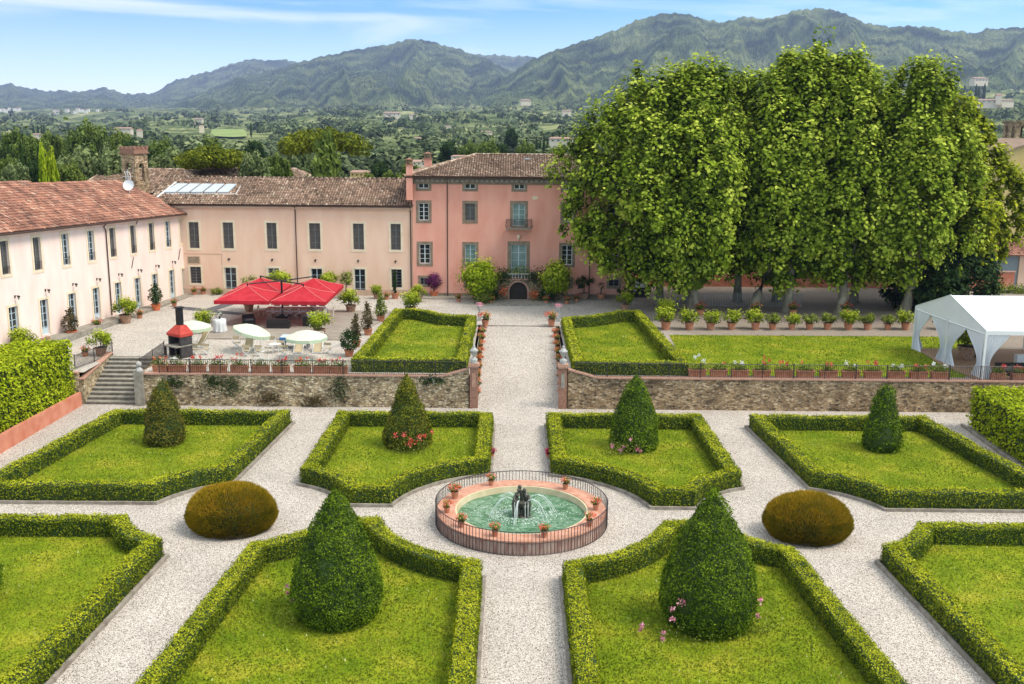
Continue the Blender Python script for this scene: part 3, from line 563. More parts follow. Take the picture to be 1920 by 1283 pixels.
def tall_hedge(poly, z0, z1, n, size, label, core=.15):
    m = MB(); m.prism(offset(poly, core), z0, z1-core, 1); P_, N_ = [], []
    pl = np.array(poly); e = np.roll(pl, -1, 0)-pl; L = np.hypot(*e.T); A = sum(pl[i][0]*pl[(i+1) % len(pl)][1]-pl[(i+1) % len(pl)][0]*pl[i][1] for i in range(len(pl))); sg = 1 if A > 0 else -1
    area = L*(z1-z0); top = abs(A)/2; tot = area.sum()+top
    for i in range(len(pl)):
        k = int(n*area[i]/tot); s = rng.random((k, 1)); P = pl[i]+e[i]*s; P_.append(np.c_[P, z0+rng.random(k)*(z1-z0)]); nn = np.array([e[i][1], -e[i][0], 0])/L[i]*sg; N_.append(np.tile(nn, (k, 1)))
    k = int(n*top/tot*1.6); B = np.c_[rng.uniform(pl[:, 0].min(), pl[:, 0].max(), k*2), rng.uniform(pl[:, 1].min(), pl[:, 1].max(), k*2), np.full(k*2, z1)]; B = B[inside(B, poly)][:k]; P_.append(B); N_.append(np.tile([0, 0, 1.], (len(B), 1)))
    P = np.concatenate(P_); N = np.concatenate(N_); k = len(P)
    b = .1*wob(P, 1.6, 3)+.09*wob(P, 4.3, 6); P = P+N*(b[:, None]+rng.normal(size=(k, 1))*.06)
    v = np.clip(.5+b*1.6+rng.normal(size=k)*.2, 0, 1)
    m.leaves(P, N*.6+np.array([0, 0, .55])+rng.normal(size=(k, 3))*.5, size*(.6+.8*rng.random(k)), .6, 0, v)
    return tag(m.build('tall_hedge', ['privet_leaf', 'hedge_core']), label, 'hedge')
tall_hedge([(-30.9, 20.5), (-31.6, 4), (-35.3, 4), (-34.6, 20.5)], .75, 4.65, 21000, .2, 'tall bright yellow-green hedge growing above a coral plastered wall')
tall_hedge([(29.9, 17.4), (29.4, 2), (33.4, 2), (33.9, 17.4)], .15, 2.75, 13000, .19, 'tall yellow-green hedge with a squared top, in front of the marquee')
m = MB(); m.add([(-30.55, 20.7, 0), (-31.25, 4, 0), (-31.5, 4, 0), (-30.8, 20.7, 0), (-30.55, 20.7, .95), (-31.25, 4, 1.15), (-31.5, 4, 1.15), (-30.8, 20.7, .95)], [(0, 4, 5, 1), (4, 7, 6, 5), (0, 3, 7, 4), (3, 2, 6, 7), (1, 5, 6, 2)])
tag(m.build('plastered_wall', 'coral_plaster'), 'low coral plastered wall under the tall hedge', 'wall')
m = MB(); m.box((29.3, 9.4, .08), (.16, 16.4, .2), rz=-.03); struct(m.build('kerb', 'kerb_stone'))

# ---------------------------------------------------------------- retaining walls, coping, pillars, stairs
def wall_run(name, label, pts, y0, th, mt):
    """front wall; pts = (x, top z) from one end to the other"""
    t = thing(name, label, 'wall', (pts[0][0], y0, 0)); ox = pts[0][0]
    m = MB(); v = []
    for x, z in pts: v += [(x-ox, 0, -.1), (x-ox, 0, z-.09), (x-ox, th, z-.09), (x-ox, th, -.1)]
    k = len(pts); m.add(v, [(4*i, 4*i+4, 4*i+5, 4*i+1) for i in range(k-1)]+[(4*i+2, 4*i+6, 4*i+7, 4*i+3) for i in range(k-1)]+[(0, 1, 2, 3), (4*k-4, 4*k-1, 4*k-2, 4*k-3)]); m.build('masonry', mt, t)
    m = MB(); v = []
    for x, z in pts: v += [(x-ox, -.07, z-.09), (x-ox, -.07, z+.02), (x-ox, th+.03, z+.02), (x-ox, th+.03, z-.09)]
    m.add(v, [(4*i+j, 4*i+4+j, 4*i+4+(j+1) % 4, 4*i+(j+1) % 4) for i in range(k-1) for j in range(4)]+[(0, 1, 2, 3), (4*k-4, 4*k-1, 4*k-2, 4*k-3)]); m.build('coping', 'brick_coping', t); return t
Y0 = 20.9
wall_run('retaining_wall', 'pale rubble retaining wall with plants growing from it, under the terrace furniture', [(-26.25, 2.3), (-5.4, 2.32), (-3.55, 2.86)], Y0, .34, 'rubble')
wall_run('retaining_wall', 'brown rubble retaining wall with brick coping, under the upper lawn and marquee', [(3.35, 2.86), (5.4, 2.3), (60, 2.3)], Y0, .34, 'rubble_brown')
wall_run('retaining_wall', 'short rubble wall beside the foot of the stairs, mostly behind the tall hedge', [(-60, 2.3), (-30.8, 2.3)], Y0, .34, 'rubble')
for s, lab in ((-1, 'sunken'), (1, 'smooth')):
    for_ = (-3.2 if s < 0 else 3.0)
    t = thing('brick_pillar', 'brick gate pillar with a %s inset panel, at the foot of the ramp' % ('dark' if s < 0 else 'pale grey'), 'pillar', (for_, Y0+.18, 0), 0, 'pillars at the foot of the ramp')
    m = MB(); m.box((0, 0, 1.45), (.56, .62, 2.9)); m.build('shaft', 'brick', t)
    m = MB(); m.box((0, -.325, 2.05), (.26, .03, 1.0)); m.build('panel', 'brick_coping' if s < 0 else 'stone_grey', t)
    m = MB(); m.box((0, 0, 2.96), (.68, .72, .1)); m.box((0, 0, 3.06), (.78, .82, .1)); m.box((0, 0, 3.16), (.7, .74, .1)); m.build('cap', 'brick_coping', t)
    u = MB(); u.lathe([(.24, 0), (.26, .05), (.22, .1), (.27, .2), (.24, .3), (.1, .38), (.08, .44), (.12, .5), (.17, .62), (.25, .8), (.3, .86), (.3, .92), (.2, .96), (.16, 1.05), (.08, 1.12), (.1, 1.2), (.03, 1.3)], 16)
    o = u.build('stone_urn', 'urn_stone', smooth=True); o.location = (for_, Y0+.18, 3.21); tag(o, 'weathered lidded stone urn on the %s brick pillar' % ('stairs-side' if s < 0 else 'marquee-side'), 'urn', 'stone urns on the brick pillars')
# side walls of the ramp
for x, l in ((-3.42, 'low rubble wall holding up the lawn on the furniture side of the ramp'), (3.42, 'low rubble wall holding up the lawn on the potted shrub side of the ramp')):
    m = MB(); m.box((x, 30.4, 1.1), (.2, 18.3, 2.32)); tag(m.build('side_wall', 'rubble_brown'), l, 'wall')
# stairs
t = thing('stone_stairs', 'worn grey stone stairs rising from the garden to the terrace', 'stairs', (-28.6, 21.0, 0)); n = 11
for i in range(n):
    z = T*(i+1)/n; y = i*5.2/n; m = MB(); m.box((0, y+.29, z-.035), (3.72, .6, .07)); m.box((0, y+.34, z-.14), (3.66, .55, .15)); m.build('step', 'stone_step' if 'stone_step' in MATS else 'stone_grey', t)
t = thing('stair_wall', 'sloping rubble wall with brick coping between the stairs and the tall hedge', 'wall', (-30.62, 21, 0))
m = MB(); m.add([(-.16, 0, 0), (-.16, 5.4, 0), (-.16, 5.4, 2.45), (-.16, .1, 1.75), (.16, 0, 0), (.16, 5.4, 0), (.16, 5.4, 2.45), (.16, .1, 1.75)], [(0, 1, 2, 3), (4, 7, 6, 5), (0, 3, 7, 4), (1, 5, 6, 2), (3, 2, 6, 7)]); m.build('masonry', 'rubble', t)
m = MB(); m.add([(-.22, 0, 1.75), (.22, 0, 1.75), (.22, 5.45, 2.46), (-.22, 5.45, 2.46), (-.22, 0, 1.84), (.22, 0, 1.84), (.22, 5.45, 2.55), (-.22, 5.45, 2.55)], [(0, 1, 5, 4), (1, 2, 6, 5), (2, 3, 7, 6), (3, 0, 4, 7), (4, 5, 6, 7)]); m.build('coping', 'brick_coping', t)
m = MB(); m.box((-26.58, 23.7, 1.12), (.34, 5.2, 2.3)); tag(m.build('stair_wall', 'rubble'), 'rubble wall between the stairs and the flower boxes', 'wall')
t = thing('stone_post', 'grey stone post at the foot of the stairs', 'post', (-26.5, 20.95, 0)); m = MB(); m.box((0, 0, 1.2), (.62, .6, 2.4)); m.build('shaft', 'stone_grey', t)
m = MB(); m.lathe([(.26, 0), (.28, .08), (.2, .22), (.12, .3), (.1, .34)], 14); m.lathe([(.02, .33)]+[(.2*math.sin(a), .53-.2*math.cos(a)) for a in np.linspace(.3, 3.0, 9)], 14); m.build('ball_finial', 'urn_stone', t, smooth=True, loc=(0, 0, 2.4))
# plants growing out of the wall
def scrub(name, label, loc, n, sz, ext, leaf='dark_leaf', white=0, cat='plant', group=None):
    t = thing(name, label, cat, loc, 0, group); m = MB(); P = rng.normal(size=(n, 3))*np.array(ext)*.45; P[:, 2] -= .15*np.abs(P[:, 0]); m.leaves(P, rng.normal(size=(n, 3))+[0, -.6, .5], sz*(.6+.8*rng.random(n)), .55); m.build('foliage', leaf, t)
    if white: f = MB(); P = rng.normal(size=(white, 3))*np.array(ext)*.4; P[:, 1] -= ext[1]*.3; f.leaves(P, rng.normal(size=(white, 3))+[0, -1, .3], .07, .9); f.build('blossoms', 'flower_white', t)
    return t
for (px, py, w_, h_, lab) in ((322, 716, 1.1, .45, 'white-flowered caper plant on the wall top beside the stairs'), (398, 716, .9, .7, 'dark caper plant on the pale wall under the deckchair'), (433, 722, .9, .8, 'larger caper plant hanging on the pale wall, between two darker tufts'), (636, 728, .8, 1.1, 'tall dark plant on the pale wall under the last flower box'), (810, 713, 1.1, .4, 'bushy plant hanging over the coping near the brick pillar'), (505, 745, .9, .5, 'dry grey tuft low on the pale wall'), (590, 752, .9, .5, 'dry dark tuft at the foot of the pale wall')):
    p = PY(px, py, Y0-.1); scrub('wall_plant', lab, tuple(p), 420, .13, (w_, .22, h_), 'dark_leaf' if py < 740 else 'bronze_leaf', 26 if px in (322, 810) else 0)

def railing(label, pts, h=1.0, gap=.13, name='iron_railing', mt='iron', z=None, post=2.2, cat='railing', r=.011):
    t = thing(name, label, cat, pts[0]); o_ = np.array(pts[0]); bars = MB(); rails = MB(); posts = MB(); P = [np.array(p, float)-o_ for p in pts]
    for a, b in zip(P[:-1], P[1:]):
        L = np.linalg.norm((b-a)[:2]); k = max(2, int(L/gap)); an = math.atan2(b[1]-a[1], b[0]-a[0])
        for zz, q in ((h, .022), (.1, .016)): rails.tube([tuple(a+[0, 0, zz]), tuple(b+[0, 0, zz])], q, 4)
        for i in range(k+1): c = a+(b-a)*i/k; bars.box((c[0], c[1], c[2]+h/2), (r*2, r*2, h), rz=an)
        kp = max(1, round(L/post))
        for i in range(kp+1): c = a+(b-a)*i/kp; posts = MB(); posts.box((c[0], c[1], c[2]+h/2+.04), (.05, .05, h+.1), rz=an); posts.build('post', mt, t)
    bars.build('bars', mt, t); rails.build('rails', mt, t); return t
railing('thin iron railing along the wall in front of the terrace flower boxes and hedge', [(-25.1, 20.98, T+.04), (-3.75, 20.98, T+.04)])
railing('thin iron railing along the wall in front of the lawn and marquee', [(3.9, 20.98, T+.04), (45, 20.98, T+.04)])
railing('short sloping iron railing beside the top of the stairs, by the barbecue', [(-26.5, 21.2, T), (-26.6, 26.6, T+.05)])
railing('short iron railing between the tall hedge and the top of the stairs', [(-30.5, 26.6, T), (-31.4, 22.0, T)])

# ---------------------------------------------------------------- fountain
ft = thing('fountain', 'round brick fountain basin with green water and a bronze figure group', 'fountain', (0, 0, 0))
mat('basin_side', (.3, .16, .13), (.5, .37, .31), scale=2.0, detail=8, bump=.02, stretch=(3, 3, .6))
mat('basin_top', (.46, .2, .13), (.56, .31, .22), scale=3, detail=8)
mat('basin_rim', (.55, .45, .27), (.66, .56, .38), scale=2)
m = MB(); m.lathe([(4.22, 0), (4.2, .62)], 72, cap=False); m.build('basin_wall', 'basin_side', ft)
m = MB(); m.lathe([(4.2, .6), (4.24, .6), (4.24, .68), (3.35, .7), (3.33, .66)], 72, cap=False); m.build('coping', 'basin_top', ft)
m = MB(); m.lathe([(3.33, .67), (3.25, .67), (3.2, .25), (3.0, .1)], 72, cap=False); m.build('inner_wall', 'basin_rim', ft)
m = MB(); rr = np.linspace(0, 3.24, 40); aa = np.linspace(0, 2*math.pi, 97)[:-1]; RR, AA = np.meshgrid(rr, aa, indexing='ij'); X, Yy = RR*np.cos(AA), RR*np.sin(AA)
Zw = .36+.03*np.sin(11*RR+1.3*np.sin(3*AA))*np.exp(-RR*.35)+.02*wob(np.stack([X, Yy, 0*X], -1), 3.2, 2)
f = np.array([(i*96+j, i*96+(j+1) % 96, (i+1)*96+(j+1) % 96, (i+1)*96+j) for i in range(39) for j in range(96)]); m.addn(np.stack([X, Yy, Zw], -1).reshape(-1, 3), f); m.build('water', 'pool_water', ft, smooth=True)
# foam flecks where the jets fall
m = MB(); n = 1300; a = rng.random(n)*6.28; r_ = .7+np.abs(rng.normal(size=n))*.75; sx_ = np.where(rng.random(n) < .6, 1, .75); P = np.stack([r_*np.cos(a)*1.35, r_*np.sin(a)*.8-.1, np.full(n, .41)], 1); P = P[np.hypot(P[:, 0], P[:, 1]) < 3.1]; P = P[wob(P, 2.3, 3) > -.05]; k = len(P); m.leaves(P, np.tile([0, 0, 1.], (k, 1))+rng.normal(size=(k, 3))*.3, .035+.06*rng.random(k), .5); m.build('foam', 'foam', ft)
# bronze group: two seated figures back to back around a pedestal, holding a shell
fig = MB()
fig.lathe([(.62, .25), (.62, .42), (.5, .5), (.3, .55), (.24, .9), (.3, 1.0), (.42, 1.1), (.5, 1.22), (.46, 1.2), (.1, 1.14)], 20)
fig.lathe([(.82, .34), (.86, .4), (.82, .44), (.7, .42)], 24)
for s in (-1, 1):
    fig.tube([(s*.34, .05, .45), (s*.4, -.02, .75), (s*.42, .05, 1.1), (s*.33, .08, 1.45), (s*.26, .05, 1.75), (s*.17, .02, 1.9)], [.17, .16, .2, .22, .19, .08], 10)
    fig.tube([(s*.36, -.05, 1.1), (s*.4, -.42, 1.12), (s*.4, -.47, .8), (s*.38, -.45, .46)], [.15, .13, .095, .07], 8)
    fig.tube([(s*.3, 0, 1.1), (s*.2, -.4, 1.05), (s*.2, -.42, .75), (s*.19, -.42, .46)], [.14, .12, .09, .07], 8)
    fig.tube([(s*.4, 0, 1.72), (s*.47, -.2, 1.48), (s*.24, -.38, 1.33), (s*.08, -.42, 1.36)], [.09, .075, .06, .05], 8)
    fig.tube([(s*.2, .02, 1.86), (s*.17, 0, 1.96)], [.07, .06], 8); fig.lathe([(.02, -.13), (.09, -.09), (.12, 0), (.11, .08), (.05, .14), (.01, .15)], 10, c=(s*.17, -.01, 2.05))
fig.lathe([(.02, 0), (.22, .03), (.28, .1), (.2, .08)], 12, c=(0, -.44, 1.34)); fig.tube([(0, 0, 1.2), (0, .05, 1.9), (-.1, .05, 2.15)], [.12, .1, .06], 8); fig.lathe([(.02, -.12), (.11, -.05), (.13, .04), (.05, .14)], 10, c=(-.12, .05, 2.24))
fgo = fig.build('figure_group', 'bronze', ft, smooth=True); fgo.scale = (.82, .82, .8)
for i, a in enumerate(np.linspace(0, 2*math.pi, 7)[:-1]+.3):
    m = MB(); d = np.array([math.cos(a), math.sin(a)])
    pts = [(d[0]*(.45+1.25*t), d[1]*(.45+1.25*t)*.9, 1.2+.95*t*1.1-2.0*t*t) for t in np.linspace(0, 1, 10)]
    for k in range(3): o_ = rng.normal(size=2)*.1; m.tube([(p[0]+o_[0]*j/9, p[1]+o_[1]*j/9, p[2]+rng.normal()*.012) for j, p in enumerate(pts)], .011, 4)
    m.build('water_jet', 'foam', ft)
m = MB()
for x in (-.35, -.2, .18, .32): m.tube([(x, -.5, 1.2), (x, -.56, .42)], .014, 5)
m.build('dripping_water', 'foam', ft)
rt = thing('iron_railing', 'circular iron railing around the fountain', 'railing', (0, 0, 0)); bars = MB(); rails = MB(); k = 150
for i in range(k):
    a = 2*math.pi*i/k; bars.box((4.3*math.cos(a), 4.3*math.sin(a), .6), (.022, .022, 1.15), rz=a)
for z, q in ((1.17, .022), (.62, .014), (.05, .016)): rails.tube([(4.3*math.cos(2*math.pi*i/96), 4.3*math.sin(2*math.pi*i/96), z) for i in range(97)], q, 5, cap=False)
bars.build('bars', 'iron', rt); rails.build('rails', 'iron', rt)

# ---------------------------------------------------------------- potted plants
def pot_mb(r, h, flare=1.28, rim=.1):
    m = MB(); m.lathe([(r*.72, 0), (r*.75, .01), (r*1.0, h*(1-rim)), (r*1.0, h*(1-rim)), (r*1.1, h*(1-rim)), (r*1.12, h), (r*.98, h), (r*.95, h*.93), (.01, h*.92)], 20); return m
def bushy(root, n, size, rx, rz, zc, leaf, seed=0, stems=6, clumps=14, z0=None):
    C = rng.normal(size=(clumps, 3)); C /= np.linalg.norm(C, axis=1, keepdims=True); C = C*(.45+.55*rng.random((clumps, 1)))*np.array([rx, rx, rz])*.85+np.array([0, 0, zc])
    k = n//clumps; P = np.repeat(C, k, 0); q = rng.normal(size=P.shape)*.34*min(rx, rz)*.9; P = P+q; Nn = q/np.maximum(np.linalg.norm(q, axis=1, keepdims=True), 1e-6)*.7+np.array([0, 0, .5])+rng.normal(size=P.shape)*.4
    v = np.clip(.4+.5*q[:, 2]/(.5*rz)*.5+rng.normal(size=len(P))*.2+.2*(P[:, 2]-zc)/rz, 0, 1)
    m = MB(); m.leaves(P, Nn, size*(.6+.8*rng.random(len(P))), .5, 0, v); m.build('foliage', leaf, root)
    s = MB()
    for i in range(stems): c = C[i % clumps]; s.tube([(0, 0, z0 or zc*.35), (c[0]*.4, c[1]*.4, zc*.6), tuple(c)], [.03, .022, .012], 5)
    s.build('stem', 'bark', root)
def flowers(root, n, size, rx, rz, zc, mt, clus=9):
    f = MB(); C = rng.normal(size=(clus, 3)); C /= np.linalg.norm(C, axis=1, keepdims=True); C[:, 2] = np.abs(C[:, 2])*1.0-.1; C = C*np.array([rx, rx, rz])+np.array([0, 0, zc]); P = np.repeat(C, n//clus, 0); q = rng.normal(size=P.shape)*size*.9; f.leaves(P+q, q+rng.normal(size=P.shape)*size*.3+[0, 0, size*.4], size, .9); f.build('blossoms', mt, root)
def potted(name, label, cat, pot_r, pot_h, pmat, leaf, n, ls, rx, rz, zc, fl=None, trunk=0, group=None, stems=6, clumps=14):
    t = thing(name, label, cat, (0, 0, 0), 0, group); pot_mb(pot_r, pot_h).build('pot', pmat, t, smooth=False); s = MB(); s.lathe([(pot_r*.9, pot_h*.93), (.01, pot_h*.95)], 16); s.build('soil', 'soil', t)
    if trunk: b = MB(); b.tube([(0, 0, pot_h*.8), (.03, .01, zc-rz*.5)], [trunk, trunk*.7], 7); b.build('trunk', 'bark', t)
    bushy(t, n, ls, rx, rz, zc, leaf, z0=pot_h*.8, stems=stems, clumps=clumps)
    if fl: flowers(t, fl[1], fl[2], rx*.95, rz*.8, zc+rz*.15, fl[0])
    return t
PA = {}
g = PA['ger'] = potted('potted_geranium', 'x', 'potted plant', .155, .3, 'terracotta', 'shrub_leaf', 260, .08, .27, .17, .45, ('flower_coral', 120, .06), stems=3, clumps=9)
GF = 'potted geraniums standing on the fountain rim'
cop = [(931, 917, 'beyond the bronze figures, on the stairs side'), (1045, 923, 'beyond the bronze figures, on the marquee side'), (861, 935, 'broad one on the far stairs-side curve of the rim'), (838, 960, 'at the outermost stairs-side point of the rim'), (865, 987, 'just inside the railing below the broad one'), (928, 1004, 'in front of the statue, on the stairs side'), (1020, 1006, 'in front of the statue, on the marquee side'), (1117, 955, 'on the far marquee-side curve of the rim'), (1107, 985, 'nearest the marquee side, half behind the railing')]
for i, (px, py, l) in enumerate(cop):
    p = G(px, py, .72); r_ = math.hypot(p[0], p[1]); p = p*(np.clip(r_, 3.65, 3.92)/r_)
    if i == 0: g.location = (p[0], p[1], .7); g['label'] = 'geranium pot on the fountain rim, '+l; g['group'] = GF
    else: dup(g, (p[0], p[1], .7), i*1.3, 1.25 if i == 2 else 1, 'geranium pot on the fountain rim, '+l, GF)
for i, (x, y, l) in enumerate(((-1.75, 9.9, 'beside the hedge on the rose cone side'), (1.72, 9.9, 'beside the hedge on the pink rose side'))):
    if i == 0: c0 = potted('potted_begonia', 'crimson begonia in a clay pot, '+l, 'potted plant', .2, .32, 'terracotta', 'bronze_leaf', 120, .09, .25, .14, .44, ('flower_crimson', 260, .07), group='begonias flanking the path to the ramp', stems=2, clumps=8); c0.location = (x, y, 0)
    else: dup(c0, (x, y, 0), 2, 1, 'crimson begonia in a clay pot, '+l)
# low red flowers along both edges of the ramp
for s, side in ((-1, 'furniture'), (1, 'potted shrub')):
    for i in range(9):
        y = 22.6+i*1.75; z = float(np.interp(y, yy, zz)); dup(g, (s*3.12, y, z), i*.9+s, (1.35, 1.35, 1.2), 'red geranium at the ramp edge, %s from the brick pillar, %s side' % (ordn(i), side), 'red geraniums lining the ramp')
# row of potted shrubs along the lawn
row = [1248, 1292, 1332, 1371, 1416, 1448, 1484, 1517, 1551, 1590, 1626, 1664, 1697]
pr = [potted('potted_shrub', 'x', 'potted plant', .36, .62, 'terracotta', 'citrus_leaf', 1100, .17, .92, .55, 1.15, clumps=18), potted('potted_shrub', 'x', 'potted plant', .36, .62, 'terracotta', 'shrub_leaf', 800, .17, .85, .5, 1.1, clumps=13)]
used = set()
for i, px in enumerate(row+[1765]):
    p = G(px, 618, T); k = 0 if i in (0, 1, 2, 3, 4) or i % 3 == 0 else 1
    lab = 'potted shrub in the row along the lawn, %s counting from the ramp' % ordn(i); sc = [1.15, 1.05, 1, 1, 1.05, .92, .85, .9, .95, 1.05, .95, .85, 1.0, .95][i]; GR = 'potted shrubs in a row along the upper lawn'
    if k not in used: used.add(k); pr[k].location = p; pr[k].scale = (sc,)*3; pr[k]['label'] = lab; pr[k]['group'] = GR
    else: dup(pr[k], p, i*1.7, sc, lab, GR)

# ---------------------------------------------------------------- buildings
class Face:
    """a wall plane: u runs along it, n points out of it, z is height (skew lifts z along u)"""
    def __init__(s, O, U, skew=lambda u: 0): s.O = np.array(O, float); s.U = np.array(U, float); s.U /= np.hypot(*s.U); s.N = np.array([s.U[1], -s.U[0]]); s.k = skew
    def P(s, u, n, z): q = s.O+s.U*u+s.N*n; return (q[0], q[1], z+s.k(u))
    def box(s, m, u0, u1, n0, n1, z0, z1, mi=0):
        m.add([s.P(u, n, z) for z in (z0, z1) for u, n in ((u0, n1), (u1, n1), (u1, n0), (u0, n0))], [(3, 2, 1, 0), (4, 5, 6, 7), (0, 1, 5, 4), (1, 2, 6, 5), (2, 3, 7, 6), (3, 0, 4, 7)], mi)
    def wall(s, m, u0, u1, z0, z1, holes, depth=.24, mi=0, flat0=False):
        us = sorted({u0, u1, *[h[0] for h in holes], *[h[1] for h in holes]}); zs = sorted({z0, z1, *[h[2] for h in holes], *[h[3] for h in holes]})
        for a, b in zip(us, us[1:]):
            for c, d in zip(zs, zs[1:]):
                if any(h[0] <= a and b <= h[1] and h[2] <= c and d <= h[3] for h in holes): continue
                m.add([s.P(a, 0, c), s.P(b, 0, c), s.P(b, 0, d), s.P(a, 0, d)], [(0, 1, 2, 3)], mi)
        for a, b, c, d in holes:
            v = [s.P(u, n, z) for n in (0, -depth) for u, z in ((a, c), (b, c), (b, d), (a, d))]
            m.add(v, [(0, 4, 5, 1), (1, 5, 6, 2), (2, 6, 7, 3), (3, 7, 4, 0), (4, 7, 6, 5)], mi)
    def arch(s, m, u0, u1, z0, z1, hu0, hu1, hz0, hz1, depth=.3, mi=0, n=10):
        r = (hu1-hu0)/2; c = (hu0+hu1)/2; A = [(c-r*math.cos(math.pi*i/n), hz1+r*math.sin(math.pi*i/n)) for i in range(n+1)]
        def q(*p): m.add([s.P(u, 0, z) for u, z in p], [tuple(range(len(p)))], mi)
        q((u0, z0), (hu0, z0), (hu0, hz1), (hu0, z1), (u0, z1)); q((hu1, z0), (u1, z0), (u1, z1), (hu1, z1), (hu1, hz1))
        if hz0 > z0: q((hu0, z0), (hu1, z0), (hu1, hz0), (hu0, hz0))
        for (a, b), (c_, d) in zip(A, A[1:]): q((a, b), (c_, d), (c_, z1), (a, z1))
        ring = [(hu0, hz0)]+A+[(hu1, hz0)]
        for (a, b), (c_, d) in zip(ring, ring[1:]): m.add([s.P(a, 0, b), s.P(c_, 0, d), s.P(c_, -depth, d), s.P(a, -depth, b)], [(0, 1, 2, 3)], mi)
def window(F, par, h, style, trim, tw=.2, name='window', depth=.2, bars=None, sill=True, tn=.035, bot=True):
    """surround on the wall, glazing bars and pane set back in the opening"""
    a, b, c, d = h; m = MB()
    F.box(m, a-tw, a, -.02, tn, c-(tw if bot else 0), d+tw); F.box(m, b, b+tw, -.02, tn, c-(tw if bot else 0), d+tw); F.box(m, a, b, -.02, tn, d, d+tw)
    if bot: F.box(m, a, b, -.02, tn, c-tw, c)
    w = m.build(name, trim, par)
    fm, pm = {'screen': ('frame_grey', 'screen_dark'), 'white': ('frame_white', 'glass_dark'), 'blue': ('frame_blue', 'glass_dark'), 'green': ('frame_blue', 'glass_green'), 'small': ('frame_white', 'glass_dark'), 'dark': ('frame_grey', 'glass_dark')}[style]
    m = MB(); F.box(m, a, b, -depth-.03, -depth, c, d); m.build('pane', pm, w)
    m = MB(); t = .055 if style != 'screen' else .045; n0, n1 = -depth, -depth+.05; W_ = b-a; H_ = d-c
    for u in (a, b-t): F.box(m, u, u+t, n0, n1, c, d)
    for z in (c, d-t): F.box(m, a+t, b-t, n0, n1+.002, z, z+t)
    F.box(m, (a+b)/2-t*.75, (a+b)/2+t*.75, n0, n1+.006, c+t, d-t)
    rows = bars if bars is not None else max(1, round(H_/.55))
    for i in range(1, rows): z = c+H_*i/rows; F.box(m, a+t, b-t, n0, n1-.015, z-.016, z+.016)
    if name == 'door': F.box(m, a+t, b-t, n0, n1+.001, c+t, c+.5)
    m.build('frame', fm, w); return w
def tiles(m, poly, mi=0, tw=.25, tl=.42, spread=1.0):
    """curved clay tiles over a roof plane; poly[0]->poly[1] is the eave"""
    P = [np.array(p, float) for p in poly]; e = (P[1]-P[0]); e /= np.linalg.norm(e); nrm = np.cross(P[1]-P[0], P[-1]-P[0]); nrm /= np.linalg.norm(nrm)
    if nrm[2] < 0: nrm = -nrm
    up = np.cross(nrm, e); up = up if up[2] > 0 else -up
    st = [((p-P[0])@e, (p-P[0])@up) for p in P]; s0, s1 = min(a for a, b in st), max(a for a, b in st); t1 = max(b for a, b in st)
    S_, T_ = np.meshgrid(np.arange(s0+tw/2, s1, tw), np.arange(tl*.4, t1+.2, tl)); C = np.stack([S_.ravel(), T_.ravel()], 1); C = C[inside(C, st)]; n = len(C)
    ju = rng.normal(size=n)*.012; C = C+np.stack([ju, rng.normal(size=n)*.015], 1); ang = [0, .25, .5, .75, 1]; V = []
    for tt, lift in ((-.55*tl, .045), (.55*tl, .0)):
        w_ = tw*.44*(1.08 if tt < 0 else .9)
        for q in ang: th = math.pi*q; V.append(P[0]+e*(C[:, 0]-w_*math.cos(th))[:, None]+up*(C[:, 1]+tt)[:, None]+nrm*(lift+.085*math.sin(th)+.01+ju*.5)[:, None])
    V = np.stack(V, 1).reshape(-1, 3); b = np.arange(n)[:, None]*10
    f = np.concatenate([b+np.array([[i, i+1, i+6, i+5]]) for i in range(4)]); col = np.clip(.5+.2*rng.normal(size=n)*spread+.2*wob(np.c_[C*.5, np.zeros(n)], 1, 2), 0, 1)
    m.addn(V, f, mi, np.tile(col, 4))
    # front caps of the first row and channel tiles between
    m.add([tuple(p) for p in P], [tuple(range(len(P)))], mi, .12)
def ridge_caps(m, a, b, mi=0, w=.16):
    a, b = np.array(a), np.array(b); L = np.linalg.norm(b-a); n = max(1, int(L/.42)); d = (b-a)/n
    for i in range(n):
        p = a+d*i; m.tube([tuple(p+[0, 0, .05]), tuple(p+d*1.08+[0, 0, .03])], [w, w*.85], 8, mi, a=float(np.clip(.75+rng.normal()*.2, .1, 1)), cap=False)
def wall_lamp(F, u, z, label, group):
    x, y, zz = F.P(u, .0, z); t = thing('wall_lamp', label, 'lamp', (x, y, zz), math.atan2(F.U[1], F.U[0]), group)
    m = MB(); m.box((0, -.03, 0), (.1, .06, .2)); m.tube([(0, -.05, .05), (0, -.25, .12), (0, -.32, .05)], .015, 5); m.build('bracket', 'iron_dark', t)
    m = MB(); m.lathe([(.02, .1), (.12, .04), (.13, 0), (.1, -.02)], 10, c=(0, -.32, 0)); m.lathe([(.09, -.02), (.06, -.2), (.02, -.22)], 8, c=(0, -.32, 0), m=1); m.build('lantern', ['iron_dark', 'stone_grey'], t); return t
def lampdup(t, F, u, z, label):
    x, y, zz = F.P(u, 0, z); dup(t, (x, y, zz), math.atan2(F.U[1], F.U[0]), 1, label)

